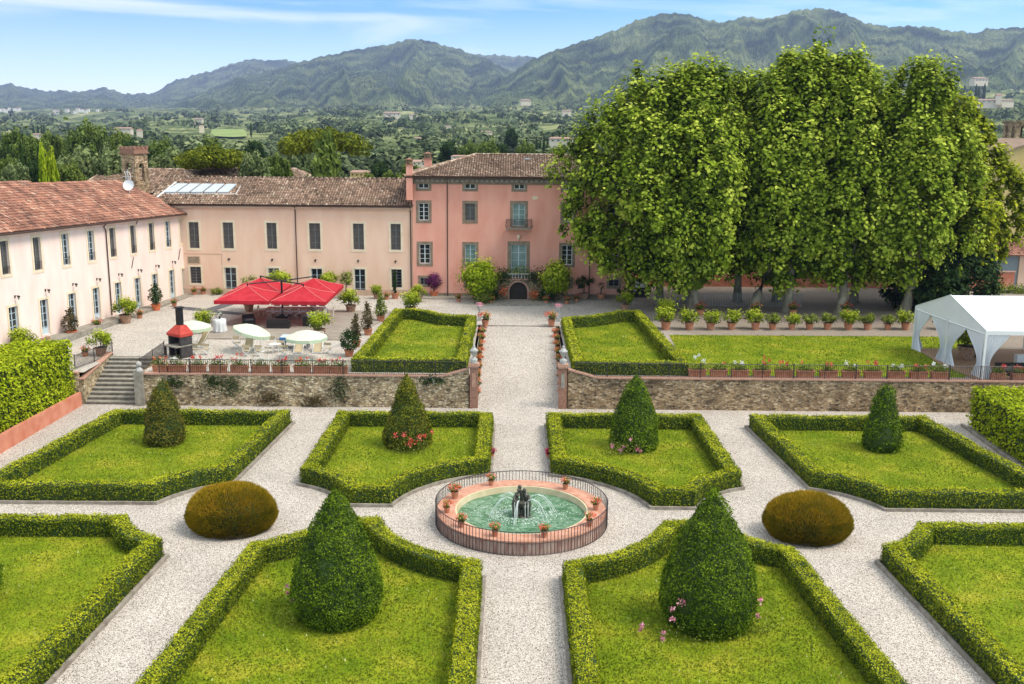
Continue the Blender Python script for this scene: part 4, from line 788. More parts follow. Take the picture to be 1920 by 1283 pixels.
# --- left wing
LA = np.array([-38., 24.9]); LD = np.array([.13995, .99016])
FL = Face(LA, LD, lambda u: .034*(29.-u))
def LP(px, py, n=0.0):
    d = ray(px, py); N = FL.N; t = ((LA+N*n-CAM[:2])@N)/(d[:2]@N); return CAM+d*t
lw = thing('left_wing', 'long peach-coloured wing with a bright red tiled roof, running towards the viewer beside the courtyard', 'building', (0, 0, 0))
up_w = [(-2.6, -1.6, 7.35, 9.82)]+[(1.0, 1.95, 7.4, 9.86)]+[(u, u+.98, 7.3, 9.84) for u in (5.0, 8.88, 12.7, 16.2, 19.8, 23.28, 26.58)]+[(29.6, 30.35, 7.45, 9.8)]
dr = [(-2.9, -1.8, T-.15, 4.9), (1.3, 2.4, 2.35, 4.93)]+[(u, u+1.05, T-.1, z) for u, z in ((5.25, 4.95), (9.18, 4.93), (12.85, 4.95), (16.5, 4.98), (20.0, 5.0), (23.35, 5.0), (26.8, 5.02))]+[(29.5, 30.3, T-.05, 4.9)]
m = MB(); FL.wall(m, -12, 31.0, T-1.8, 10.45, up_w+dr); FL.box(m, 30.995, 31.0, -8, 0, T-1, 10.4); wl = m.build('wall', 'wall_left', lw)
st_up = ['screen', 'screen', 'screen', 'blue', 'blue', 'screen', 'screen', 'screen', 'blue', 'white']
for h, s_ in zip(up_w, st_up): window(FL, lw, h, s_, 'cream_trim', .22, bars=5 if s_ != 'white' else 4)
for h in dr: window(FL, lw, h, 'blue', 'cream_trim', .2, name='door', bars=5, bot=False)
for u in (1.1, 5.05, 8.9, 12.75, 16.3, 19.9, 23.3, 26.6):    # little iron guards low in the upper windows
    m = MB()
    for i in range(8): FL.box(m, u+.02+i*.13, u+.035+i*.13, .01, .025, 7.35, 7.95)
    FL.box(m, u, u+.97, .008, .03, 7.95, 7.98); m.build('window_guard', 'iron_dark', lw)
m = MB(); e0 = FL.P(-12, .5, 10.5); e1 = FL.P(31.3, .5, 10.42); r0 = LP(0, 347, -6.2); r1 = LP(216, 347, -6.2); r00 = r0+(r0-r1)*.5
tiles(m, [e0, e1, tuple(r1), tuple(r00)], 0, .22, .4, 1.2); ridge_caps(m, r00, r1, w=.15); ridge_caps(m, r1, e1, w=.14)
bk = FL.P(31.3, -13, 10.4); tiles(m, [e1, bk, tuple(r1)], 0, .3, .45); m.build('roof', 'tile_red', lw)
m = MB(); FL.box(m, -12, 31.2, .0, .42, 10.28, 10.38); m.build('eave_board', 'fascia', lw)
m = MB(); m.tube([FL.P(-12, .56, 10.42), FL.P(31.3, .56, 10.36)], .075, 7); m.build('gutter', 'gutter', lw)
m = MB(); m.tube([FL.P(15.0, .5, 10.35), FL.P(15.2, .12, 10.05), FL.P(15.55, .1, 9.7), FL.P(15.55, .1, T)], .055, 7); m.build('downpipe', 'gutter', lw)
for u, z0, z1 in ((19.6, 6.0, 7.0), (28.9, 5.9, 7.0), (20.9, 9.9, 10.3)):
    m = MB(); m.tube([FL.P(u, .05, z0), FL.P(u+.35, .12, z1)], .035, 5); m.build('wall_tie', 'gutter', lw)
GL = 'lanterns along the peach wing'
lt = None
for i, (u, z) in enumerate([(2.2, 5.65), (6.1, 5.65), (9.97, 5.66), (13.64, 5.67), (17.3, 5.68), (20.8, 5.7), (24.2, 5.75), (27.6, 5.8)]):
    lab = 'small iron wall lantern on the peach wing, %s counting from the tall hedge' % ordn(i)
    if lt is None: lt = wall_lamp(FL, u, z, lab, GL)
    else: lampdup(lt, FL, u, z, lab)
# paved strip at its foot
m = MB(); a = [FL.P(u, n, 0) for u, n in ((-12, 0), (30.5, 0), (30.5, 1.25), (-12, 1.6))]; m.add([(p[0], p[1], T+dz) for p, dz in zip(a, (.9, .02, .02, .9))]+[(p[0], p[1], T-.4) for p in a], [(0, 3, 2, 1), (3, 7, 6, 2)]); struct(m.build('paved_strip', 'stone_grey'))

# --- middle wing
FM = Face((-36.5, 54.7), (1, 0))
def mu(x): return x+36.5
mw = thing('middle_wing', 'long salmon-coloured two-storey wing with brown tiled roof, between the peach wing and the pink villa', 'building')
upm = [(mu(a), mu(b), 6.93, 9.55) for a, b in ((-33.1, -32.1), (-29.68, -28.65), (-25.3, -24.3), (-21.02, -19.92), (-16.63, -15.55), (-12.85, -11.85))]
dm = [(mu(-33.2), mu(-32.1), 3.35, 5.05), (mu(-29.7), mu(-28.55), T+.02, 5.0), (mu(-25.3), mu(-24.2), T+.02, 4.98), (mu(-20.95), mu(-19.85), T+.02, 4.97), (mu(-16.6), mu(-15.5), T+.02, 4.96), (mu(-12.85), mu(-11.8), 3.1, 4.97)]
m = MB(); FM.wall(m, 0, 25.85, T-.5, 11.1, upm+dm); m.build('wall', 'wall_mid', mw)
for h in upm: window(FM, mw, h, 'screen', 'cream_trim', .22, bars=4)
for i, h in enumerate(dm): window(FM, mw, h, 'dark' if i in (0, 5) else 'blue', 'cream_trim', .2, name='window' if i in (0, 5) else 'door', bars=6 if i in (0, 5) else 4, bot=i in (0, 5))
m = MB(); FM.box(m, .1, 25.85, 0, .3, 10.98, 11.2); m.build('eave_board', 'fascia', mw)
m = MB(); FM.box(m, mu(-33.7), mu(-29.9), .0, .03, 6.35, 6.41); FM.box(m, mu(-29.95), mu(-29.9), .0, .03, 5.3, 6.35); FM.box(m, mu(-33.4), mu(-32.1), 0, .05, 5.35, 6.15); m.build('service_panel', 'fascia', mw)
m = MB(); FM.box(m, mu(-33.3), mu(-32.2), .04, .07, 5.45, 6.05); m.build('vent_grille', 'brown_trim', mw)
m = MB(); FM.box(m, 0, 25.85, 0, .04, T-.2, 2.85); m.build('plinth', 'fascia', mw)
m = MB(); m.tube([(-36, 54.3, 11.28), (-10.75, 54.3, 11.28)], .08, 7); m.build('gutter', 'gutter', mw)
for x in (-22.35, -10.85): m = MB(); m.tube([(x, 54.35, 11.2), (x, 54.6, 10.8), (x, 54.6, T)], .055, 7); m.build('downpipe', 'gutter', mw)
m = MB(); E0, E1, R0, R1 = (-37, 54.25, 11.35), (-10.6, 54.25, 11.35), (-37, 60.5, 13.66), (-10.6, 60.5, 13.66)
tiles(m, [E0, E1, R1, R0], 0, .26, .42); tiles(m, [(-10.6, 67, 11.3), (-37, 67, 11.3), R0, R1], 0, .5, .6); ridge_caps(m, R0, R1, w=.13); m.build('roof', 'tile_old', mw)
def on_roof(px, py, a=E0, b=E1, c=R0, lift=.12):
    a, b, c = map(np.array, (a, b, c)); n = np.cross(b-a, c-a); n = n/np.linalg.norm(n); n = n if n[2] > 0 else -n; d = ray(px, py); return CAM+d*(((a+n*lift)-CAM)@n/(d@n))
sp_ = thing('solar_panel', 'row of five pale solar panels on the brown roof beside the bell turret', 'solar panel')
tl, tr, br, bl = on_roof(331, 346), on_roof(446, 347), on_roof(430, 362), on_roof(306, 362)
for i in range(5):
    m = MB(); f0, f1 = i/5+.018, (i+1)/5-.018; q = [bl+(br-bl)*f0, bl+(br-bl)*f1, tl+(tr-tl)*f1, tl+(tr-tl)*f0]; up_ = np.array([0, -.02, .12]); m.add([tuple(p) for p in q]+[tuple(p+up_) for p in q], [(4, 5, 6, 7), (0, 1, 5, 4), (1, 2, 6, 5), (2, 3, 7, 6), (3, 0, 4, 7)]); m.build('panel', 'solar', sp_)
m = MB(); m.tube([tuple(bl-[.1, .1, .1]), tuple(br+[.7, -.1, -.1])], .06, 6); m.tube([tuple(br+[.7, -.1, -.1]), tuple(tr+[.3, 0, -.1])], .05, 6); m.build('mounting_rail', 'metal_white', sp_)
m = MB(); m.tube([tuple(on_roof(291, 373, lift=.1)), tuple(on_roof(330, 342, lift=.1))], .09, 6); m.build('flashing', 'metal_white', mw)
GMl = 'lanterns along the salmon wing'; lt = None
for i, (px, py) in enumerate([(430, 486), (511, 487), (592, 488), (672, 489), (742, 490)]):
    p = PY(px, py, 54.7); lab = 'small iron wall lantern on the salmon wing, %s counting from the peach wing' % ordn(i)
    if lt is None: lt = wall_lamp(FM, mu(p[0]), p[2], lab, GMl)
    else: lampdup(lt, FM, mu(p[0]), p[2], lab)

# --- villa
FV = Face((-10.62, 54.5), (1, 0))
def vu(x): return x+10.62
vl = thing('villa', 'three-storey pink villa with brown tiled hip roof and grey-brown window surrounds', 'building')
vw = []
for x in (-9.5, -4.88, 0, 4.88, 9.5): vw.append((vu(x-.52), vu(x+.52), 13.12, 13.7, 'small', .26))
for x, s_ in ((-9.5, 'white'), (-4.88, 'screen'), (4.88, 'white'), (9.5, 'white')): vw.append((vu(x-.5), vu(x+.5), 9.96, 11.66, s_, .27))
vw.append((vu(-.62), vu(.6), 9.45, 11.68, 'green', .28))
for x, s_ in ((-9.43, 'white'), (-4.85, 'green'), (4.85, 'white'), (9.5, 'white')): vw.append((vu(x-.53), vu(x+.53), 5.62, 7.56, s_, .27))
vw.append((vu(-.76), vu(.76), 4.45, 7.58, 'green', .36))
for x, hw in ((-9.55, .35), (-4.9, .35), (4.9, .4), (9.65, .5)): vw.append((vu(x-hw), vu(x+hw), 3.47, 4.15, 'dark', .24))
m = MB(); FV.wall(m, 0, 21.6, T-.5, 14.05, [w[:4] for w in vw]); m.add([FV.P(0, 0, T-.5), FV.P(0, -14, T-.5), FV.P(0, -14, 14.0), FV.P(0, 0, 14.0)], [(0, 1, 2, 3)]); m.add([FV.P(21.6, 0, T-.5), FV.P(21.6, -14, T-.5), FV.P(21.6, -14, 14.0), FV.P(21.6, 0, 14.0)], [(0, 3, 2, 1)]); m.build('wall', 'wall_villa', vl)
for w in vw: window(FV, vl, w[:4], w[4], 'brown_trim', w[5], bars={'small': 1, 'dark': 2}.get(w[4], 4), depth=.15)
m = MB(); FV.box(m, -.02, 21.6, 0, .1, 13.99, 14.22); FV.box(m, -.02, 21.6, 0, .1, 13.55, 13.78)
for i in range(44): u = .2+i*.49; FV.box(m, u, u+.2, .0, .3, 13.76, 14.0)
m.build('cornice', 'brown_trim', vl); m = MB(); FV.box(m, 0, 21.6, .0, .09, 13.78, 13.99); m.build('frieze', 'urn_stone', vl); m = MB(); FV.box(m, -.5, 22.1, 0, .7, 14.2, 14.26); m.build('eave_board', 'gutter', vl)
m = MB(); m.tube([(-11.2, 53.72, 14.24), (11.6, 53.72, 14.24)], .07, 7); m.build('gutter', 'gutter', vl)
for x in (-7.15, 7.15): m = MB(); m.tube([(x, 54.42, 14.1), (x, 54.42, T)], .05, 7); m.build('downpipe', 'gutter', vl)
m = MB(); VE = [(-11.4, 53.65, 14.3), (11.8, 53.65, 14.3), (5.1, 61.6, 16.2), (-4.7, 61.6, 16.2)]
tiles(m, VE, 0, .25, .4); tiles(m, [(-11.4, 69.5, 14.3), VE[0], VE[3]], 0, .3, .42); tiles(m, [VE[1], (11.8, 69.5, 14.3), VE[2]], 0, .3, .42); tiles(m, [(11.8, 69.5, 14.3), (-11.4, 69.5, 14.3), VE[3], VE[2]], 0, .5, .6)
ridge_caps(m, VE[3], VE[2]); ridge_caps(m, VE[0], VE[3]); ridge_caps(m, VE[1], VE[2]); m.build('roof', 'tile_old', vl)
m = MB(); q = on_roof(989, 298, VE[0], VE[1], VE[3], .12); m.box(tuple(q), (.65, .6, .1)); m.build('skylight', 'solar', vl)
m = MB(); FV.box(m, 0, 21.6, 0, .035, T-.2, 2.62); m.build('plinth', 'brown_trim', vl)
def chimney(par, px, w_, ytop, ybot, Y, mt='wall_villa'):
    a, b = PY(px, ytop, Y), PY(px, ybot, Y); m = MB(); m.box((a[0], Y, (a[2]-.7+b[2])/2), (w_, w_, a[2]-.7-b[2])); c = m.build('chimney', mt, par)
    m = MB(); m.box((a[0], Y, a[2]-.67), (w_*1.3, w_*1.3, .08)); 
    for i in (-1, 0, 1): m.box((a[0]+i*w_*.4, Y, a[2]-.42), (.1, w_*.9, .42))
    m.box((a[0], Y, a[2]-.17), (w_*1.25, w_*1.2, .08)); m.box((a[0], Y, a[2]-.08), (w_*.8, w_*.8, .12), taper=.5); m.build('chimney_cap', 'brick', c)
chimney(vl, 767.5, .62, 296, 375, 54.05); chimney(vl, 802, .72, 285, 312, 60)
pt = MB(); c = np.array(PY(1002, 371, 54.5)); pg = [(c[0]+r*math.cos(a), 54.494, c[2]+r*.75*math.sin(a)) for a, r in zip(np.linspace(0, 6.0, 12), (.38, .34, .2, .3, .22, .16, .34, .2, .3, .25, .3, .36))]; pt.add(pg, [tuple(range(12))]); pt.build('bare_plaster', 'cream_trim', vl)
c = PY(972.5, 445, 54.4); m = MB(); m.lathe([(.02, -.28), (.12, -.24), (.1, -.12), (.17, -.05), (.2, .1), (.14, .22), (.02, .27)], 12, c=(0, 0, 0)); rl = m.build('relief', 'cream_trim', vl, smooth=True, loc=tuple(c))
# balcony of the upper floor
bc = thing('balcony', 'small wrought-iron balcony with bowed bars on the upper floor of the pink villa', 'balcony', (0, 54.46, 9.2)); m = MB(); m.box((0, -.45, .06), (2.5, .9, .12)); m.build('slab', 'stone_grey', bc)
m = MB()
for i in range(23):
    x = -1.22+i*2.44/22; m.tube([(x, -.88, .12), (x, -1.06, .32), (x, -.95, .62), (x, -.9, .98)], .022, 4)
for s in (-1, 1):
    for i in range(6): y = -.1-i*.15; m.tube([(s*1.22, y, .12), (s*1.36, y, .32), (s*1.28, y, .62), (s*1.24, y, .98)], .014, 4)
m.tube([(-1.24, 0, .98), (-1.24, -.9, .98), (1.24, -.9, .98), (1.24, 0, .98)], .025, 5); m.build('bars', 'iron', bc)
# perron: arched cellar door under the entrance landing with a stair on either side
pn = thing('entrance_perron', 'rubble and stone perron with an arched wooden cellar door below the villa entrance', 'staircase', (0, 0, 0))
FP = Face((-1.62, 52.7), (1, 0)); m = MB(); FP.arch(m, 0, 3.24, T-.1, 4.3, .74, 2.5, T, 3.2, .35)
for s in (-1, 1):
    pts = [(s*1.62, T-.1), (s*4.6, T-.1), (s*4.6, 2.5), (s*1.62, 4.3)]; v = [(x, y, z) for y in (52.72, 54.3) for x, z in pts]; m.add(v, [(0, 1, 2, 3), (4, 7, 6, 5), (3, 2, 6, 7), (1, 5, 6, 2)])
m.add([(-1.62, 52.7, 4.3), (1.62, 52.7, 4.3), (1.62, 54.4, 4.3), (-1.62, 54.4, 4.3)], [(0, 1, 2, 3)]); m.build('masonry', 'rubble_brown', pn)
m = MB(); FP.arch(m, .58, 2.66, T, 3.2, .76, 2.48, T, 3.18, .1, n=12) if False else None
rg = [(.88*math.cos(a), 3.2+.88*math.sin(a)) for a in np.linspace(0, math.pi, 15)]
for (a, b), (c_, d) in zip(rg, rg[1:]): m.add([(x*k_, y, 3.2+(z-3.2)*k_) for y in (52.64, 52.72) for (x, z), k_ in (((a, b), 1), ((c_, d), 1), ((c_, d), 1.2), ((a, b), 1.2))], [(0, 1, 2, 3), (4, 7, 6, 5), (2, 3, 7, 6), (0, 4, 5, 1)])
for s in (-1, 1): m.box((s*.97, 52.68, 2.7), (.18, .08, 1.0))
for s in (-1, 1): m.tube([(s*1.7, 52.66, 4.36), (s*4.6, 52.66, 2.56)], .09, 6)
m.box((0, 52.66, 4.36), (3.5, .16, .1)); m.build('stone_trim', 'brick_coping', pn)
m = MB(); FP.box(m, .7, 2.55, -.4, -.33, T-.1, 4.15); dd = m.build('door', 'door_wood', pn)
m = MB()
for i in range(6): FP.box(m, .85+i*.28, .87+i*.28, -.33, -.31, T, 3.95)
FP.box(m, 1.6, 1.64, -.33, -.29, T, 4.05); m.build('board_joint', 'iron_dark', dd)
m = MB()
for i in range(11):
    x = -1.5+i*.3; m.lathe([(.05, 0), (.08, .12), (.04, .25), (.06, .38), (.05, .42)], 8, c=(x, 52.78, 4.42))
m.box((0, 52.78, 4.9), (3.4, .2, .1)); m.build('balustrade', 'urn_stone', pn)
for s in (-1, 1):
    m = MB()
    for i in range(9): x = s*(1.8+i*.32); m.lathe([(.05, 0), (.07, .1), (.04, .25), (.05, .5)], 6, c=(x, 52.8, 4.28-(i+.55)*.195))
    m.build('balustrade', 'brown_trim', pn)
m = MB(); m.box((0, 51.1, T+.06), (6.4, 3.0, .12)); m.box((0, 49.55, T+.03), (7.0, .3, .1)); struct(m.build('stone_landing', 'stone_paving' if 'stone_paving' in MATS else 'stone_grey'))
m = MB(); m.box((-7.5, 53.6, T+.04), (6.5, 1.8, .1)); m.box((7.8, 53.6, T+.04), (7, 1.8, .1)); struct(m.build('paved_strip', 'stone_grey'))

# --- rear roofs, bell turret, dish, aerial
def rear(label, ra, rb, hl, hr, ef, zdrop, Y0_, Y1_, name='rear_building'):
    t = thing(name, label, 'building'); m = MB(); a, b = PY(*ra, Y1_), PY(*rb, Y1_); z = (a[2]+b[2])/2; ez = z-zdrop
    e0, e1 = PY(*hl, Y0_), PY(*hr, Y0_); E0_ = (e0[0], Y0_, ez); E1_ = (e1[0], Y0_, ez); A, B = (a[0], Y1_, z), (b[0], Y1_, z); yb = 2*Y1_-Y0_
    tiles(m, [E0_, E1_, B, A], 0, .28, .45); tiles(m, [(E0_[0], yb, ez), E0_, A], 0, .35, .45); tiles(m, [E1_, (E1_[0], yb, ez), B], 0, .35, .45); m.add([(E1_[0], yb, ez), (E0_[0], yb, ez), A, B], [(0, 1, 2, 3)], 0, .3)
    ridge_caps(m, A, B, w=.14); ridge_caps(m, E0_, A, w=.13); ridge_caps(m, E1_, B, w=.13); m.build('roof', 'tile_old', t)
    m = MB(); m.box(((E0_[0]+E1_[0])/2, Y1_, (ez+T)/2-.1), (E1_[0]-E0_[0]-1, yb-Y0_-1, ez-T)); m.build('wall', 'wall_mid', t)
rear('rear building behind the bell turret with brown hipped roof', (203, 317), (345, 319), (128, 345), (360, 345), 0, 2.2, 62.5, 69)
rear('rear building with long straight brown roof ridge behind the solar panels', (338, 315), (556, 318), (300, 332), (592, 334), 0, 2.0, 68.5, 75)
bt = thing('bell_turret', 'small rubble bell turret with arched openings and a red brick crown', 'bell tower', (*PY(252, 300, 60)[:2], 0), R(-24))
zb, zt = PY(252, 372, 60)[2]-1.5, PY(252, 288, 60)[2]; hw = .92; m = MB()
for k in range(4):
    a = k*math.pi/2; F_ = Face((-hw*math.cos(a)-(-hw)*math.sin(a)*-1, 0), (1, 0)) if False else None
    U = np.array([math.cos(a), math.sin(a)]); N = np.array([U[1], -U[0]]); F_ = Face(N*hw-U*hw, U); F_.wall(m, 0, 2*hw, zb, zt-3.1, []); F_.arch(m, 0, 2*hw, zt-3.1, zt, hw-.36, hw+.36, zt-2.75, zt-1.3, .35)
m.build('masonry', 'rubble_tower', bt); m = MB(); m.box((0, 0, zt-3.0), (1.5, 1.5, .1)); m.box((0, 0, zt-.05), (1.5, 1.5, .1)); m.build('floor', 'brick', bt)
m = MB(); m.box((0, 0, zt+.06), (2*hw+.3, 2*hw+.3, .12)); m.box((0, 0, zt+.3), (2*hw+.1, 2*hw+.1, .4))
for x in (-.85, -.3, .3, .85):
    for y in (-.85, .85): m.box((x, y, zt+.6+.04*(x > 0)), (.34, .34, .24)); m.box((y, x, zt+.58), (.33, .33, .2))
m.build('crown', 'brick', bt)
m = MB(); m.lathe([(.33, -.32), (.3, -.28), (.22, 0), (.12, .16), (.03, .2)], 14, c=(0, 0, zt-1.9)); m.tube([(-.8, 0, zt-1.65), (.8, 0, zt-1.65)], .05, 6); m.build('bell', 'bronze', bt, smooth=True)
ds = thing('satellite_dish', 'white satellite dish on the red roof next to the bell turret', 'satellite dish', tuple(PY(241, 347, 51.6))); m = MB(); m.lathe([(.01, -.12), (.3, -.09), (.5, 0), (.53, .03)], 24, cap=False, xf=Matrix.Rotation(R(72), 4, 'X')@Matrix.Rotation(0, 4, 'Z')); m.build('reflector', 'white_paint', ds, smooth=True)
m = MB(); m.tube([(0, .1, -.9), (0, .1, 0)], .035, 6); m.tube([(0, -.02, -.48), (.05, -.5, -.1)], .018, 5); m.build('mast', 'metal_white', ds)
an = thing('tv_aerial', 'white comb-shaped television aerial in front of the bell turret', 'aerial', tuple(PY(240, 338, 57.5))); m = MB(); m.tube([(0, 0, -1.6), (0, 0, 1.1)], .025, 6); m.build('mast', 'metal_white', an); m = MB()
for i in (-1, 0, 1): m.tube([(i*.22-.12, 0, .9), (i*.22+.06, -.05, .5), (i*.22+.05, -.05, .1), (i*.22-.15, 0, -.35)], .03, 5)
m.tube([(-.5, 0, .35), (.5, 0, .35)], .02, 5); m.build('elements', 'metal_white', an)
# buildings on the right edge
rb = thing('side_building', 'low building with blue-grey wall and red tiled roof beyond the dark trees', 'building'); p0, p1 = PY(1838, 545, 66), PY(1903, 548, 66); zt_ = PY(1870, 480, 66)[2]
FR = Face((p0[0], 66), (1, -.04)); m = MB(); FR.wall(m, 0, p1[0]-p0[0], 0, zt_, []); m.build('wall', 'wall_bluegrey', rb); m = MB(); FR.box(m, p1[0]-p0[0], p1[0]-p0[0]+7, -6, .15, 0, zt_+.1); m.build('side_wall', 'wall_mid', rb)
m = MB(); e = FR.P(-.6, .8, zt_+.15); e2 = FR.P(12, .8, zt_+.15); tiles(m, [e, e2, FR.P(12, -5, zt_+1.7), FR.P(3, -5, zt_+1.7)], 0, .28, .45); m.build('roof', 'tile_red', rb)
yh = thing('yellow_house', 'yellow gabled house at the edge of the picture beyond the trees', 'house'); a, b = PY(1882, 350, 110), PY(1990, 350, 110); zg = PY(1930, 266, 110)[2]; ze = PY(1885, 285, 110)[2]; m = MB()
m.add([(a[0], 110, -1), (b[0], 110, -1), (b[0], 110, ze), ((a[0]+b[0])/2, 110, zg), (a[0], 110, ze), (a[0], 122, -1), (b[0], 122, -1), (b[0], 122, ze), ((a[0]+b[0])/2, 122, zg), (a[0], 122, ze)], [(0, 1, 2, 3, 4), (0, 4, 9, 5), (1, 6, 7, 2)]); m.build('wall', 'wall_yellow', yh)
m = MB(); c_ = (a[0]+b[0])/2
for s_, x in ((1, a[0]-.5), (-1, b[0]+.5)): m.add([(x, 109.5, ze-.1), (x, 122.5, ze-.1), (c_, 122.5, zg+.15), (c_, 109.5, zg+.15), (x, 109.5, ze+.15), (x, 122.5, ze+.15), (c_, 122.5, zg+.4), (c_, 109.5, zg+.4)], [(0, 1, 2, 3), (4, 7, 6, 5), (0, 3, 7, 4), (0, 4, 5, 1)], 0, .6)
m.build('roof', 'tile_old', yh)
tw_ = thing('church_tower', 'old stone church tower with arched belfry openings beside the yellow house', 'tower'); a = PY(1903, 270, 150); zt_ = PY(1912, 229, 150)[2]; m = MB()
for k in range(4): U = [(1, 0), (0, 1), (-1, 0), (0, -1)][k]; U = np.array(U, float); N = np.array([U[1], -U[0]]); c2 = np.array([a[0]+2.7, 152.7]); F_ = Face(c2+N*2.7-U*2.7, U); F_.wall(m, 0, 5.4, -1, zt_-3.2, []); F_.arch(m, 0, 2.7, zt_-3.2, zt_, .8, 1.9, zt_-2.9, zt_-1.2, .5); F_.arch(m, 2.7, 5.4, zt_-3.2, zt_, 3.5, 4.6, zt_-2.9, zt_-1.2, .5)
m.box((c2[0], c2[1], zt_+.1), (5.8, 5.8, .3)); m.build('masonry', 'rubble_tower', tw_)

# ---------------------------------------------------------------- flower boxes on the walls
def planter(label, x, kind, group, w=1.1, y=21.5, hgt=0):
    t = thing('flower_box', label, 'flower box', (x, y, T), 0, group); m = MB(); W2 = w/2
    m.add([(sx*W2*k, sy*.2*k, z) for z, k in ((0, .92), (.42, 1), (.42, .92), (.36, .9)) for sx, sy in ((-1, -1), (1, -1), (1, 1), (-1, 1))], [(3, 2, 1, 0)]+[(4*j+i, 4*j+(i+1) % 4, 4*j+4+(i+1) % 4, 4*j+4+i) for j in range(3) for i in range(4)]); m.box((0, 0, .43), (w*1.04, .46, .05)); m.build('trough', 'terracotta', t); t.scale = (1.1, 1.1, 1.2)
    n = 330; P = rng.normal(size=(n, 3))*np.array([w*.27, .13, .13])+np.array([0, 0, .56]); m = MB(); m.box((0, 0, .455), (w*.92, .34, .01), 1); m.leaves(P, rng.normal(size=(n, 3))+[0, -.2, .7], .09, .7, 0, np.clip(rng.random(n)*.8+.1, 0, 1)); m.build('foliage', ['shrub_leaf', 'soil'], t)
    fm = {'red': 'flower_red', 'white': 'flower_white', 'coral': 'flower_coral', 'bright': 'flower_red', 'sparse': 'flower_coral'}[kind]; f = MB(); k = {'sparse': 1}.get(kind, 4)
    for i in range(k):
        c = np.array([rng.uniform(-.42, .42)*w, rng.uniform(-.15, .1), .68+rng.random()*.2+hgt*rng.random()]); f.leaves(c+rng.normal(size=(26, 3))*.055, rng.normal(size=(26, 3))+[0, -.3, .4], .075, .9)
    f.build('blossoms', fm, t); return t
GBX = 'clay flower boxes behind the railing'
kinds = ['coral', 'white', 'red', 'red', 'coral', 'white', 'red', 'coral', 'red', 'red']
descr = ['green with a few coral blooms', 'pale-flowered', 'with a red clump hanging at one end', 'with bright red blooms', 'with one tall pink-red head', 'white and green', 'with scattered red blooms', 'red at its outer end', 'topped with red blooms', 'red-flowered and touching the hedge']
for i, px in enumerate([301, 332, 370, 409, 449, 489, 527, 567, 603, 636]):
    p = PY(px, 690, 21.5); planter('terrace flower box, %s from the stairs, %s' % (ordn(i), descr[i]), p[0], kinds[i], GBX, .95 if i == 0 else 1.1, hgt=.35 if i == 4 else .1)
kinds = ['white', 'sparse', 'white', 'red', 'red', 'sparse', 'coral', 'white', 'red', 'white', 'coral', 'white']
descr = ['with tall white blooms', 'nearly bare', 'with low white blooms', 'with tall red blooms', 'overflowing with red blooms', 'low and green', 'with a few coral blooms', 'pale-flowered', 'with one tall red head', 'white-flowered', 'with coral blooms at one end', 'full of white blooms']
for i, px in enumerate([1307, 1347, 1387, 1428, 1470, 1510, 1553, 1595, 1636, 1680, 1722, 1762]):
    p = PY(px, 700, 21.5); planter('lawn-side flower box, %s from the clipped hedge, %s' % (ordn(i), descr[i]), p[0], kinds[i], GBX, hgt=.45 if i in (0, 3, 8) else .1)
for px, l in ((1872, 'bright clay flower box full of red geraniums in front of the marquee corner'), (1912, 'bright clay flower box of red geraniums cut by the edge of the picture')):
    p = PY(px, 705, 21.15); planter(l, p[0], 'bright', GBX, .95, 21.3)

# ---------------------------------------------------------------- deck and furniture
dk = [(-25.7, 32.6), (-14.3, 32.6), (-14.0, 33.2), (-10.9, 45.6), (-23.8, 45.6), (-25.4, 40)]
m = MB(); m.prism(dk, T-.02, T+.1); struct(m.build('wooden_deck', 'deck_wood'))
m = MB()
for i in range(int(13/.29)):
    y = 32.7+i*.29; xa = max(np.interp(y, [32.6, 40, 45.6], [-25.7, -25.4, -23.8]), -25.7)+.05; xb = np.interp(y, [32.6, 33.2, 45.6], [-14.3, -14.0, -10.9])-.05; m.box(((xa+xb)/2, y, T+.1015), (xb-xa, .022, .003))
struct(m.build('plank_gaps', 'soil'))
m = MB(); q = [(-32.6, 46.4), (-25.4, 43.2), (-25.0, 44.3), (-32.2, 47.7)]; m.add([(x, y, T+.006) for x, y in q], [(0, 1, 2, 3)]); q = [(-29.6, 45.2), (-28.3, 44.9), (-26.6, 51.5), (-27.8, 51.5)]; m.add([(x, y, T+.010) for x, y in q], [(0, 1, 2, 3)]); mat('slate_path', (.075, .07, .08), (.12, .115, .125), scale=2); struct(m.build('slate_path', 'slate_path'))
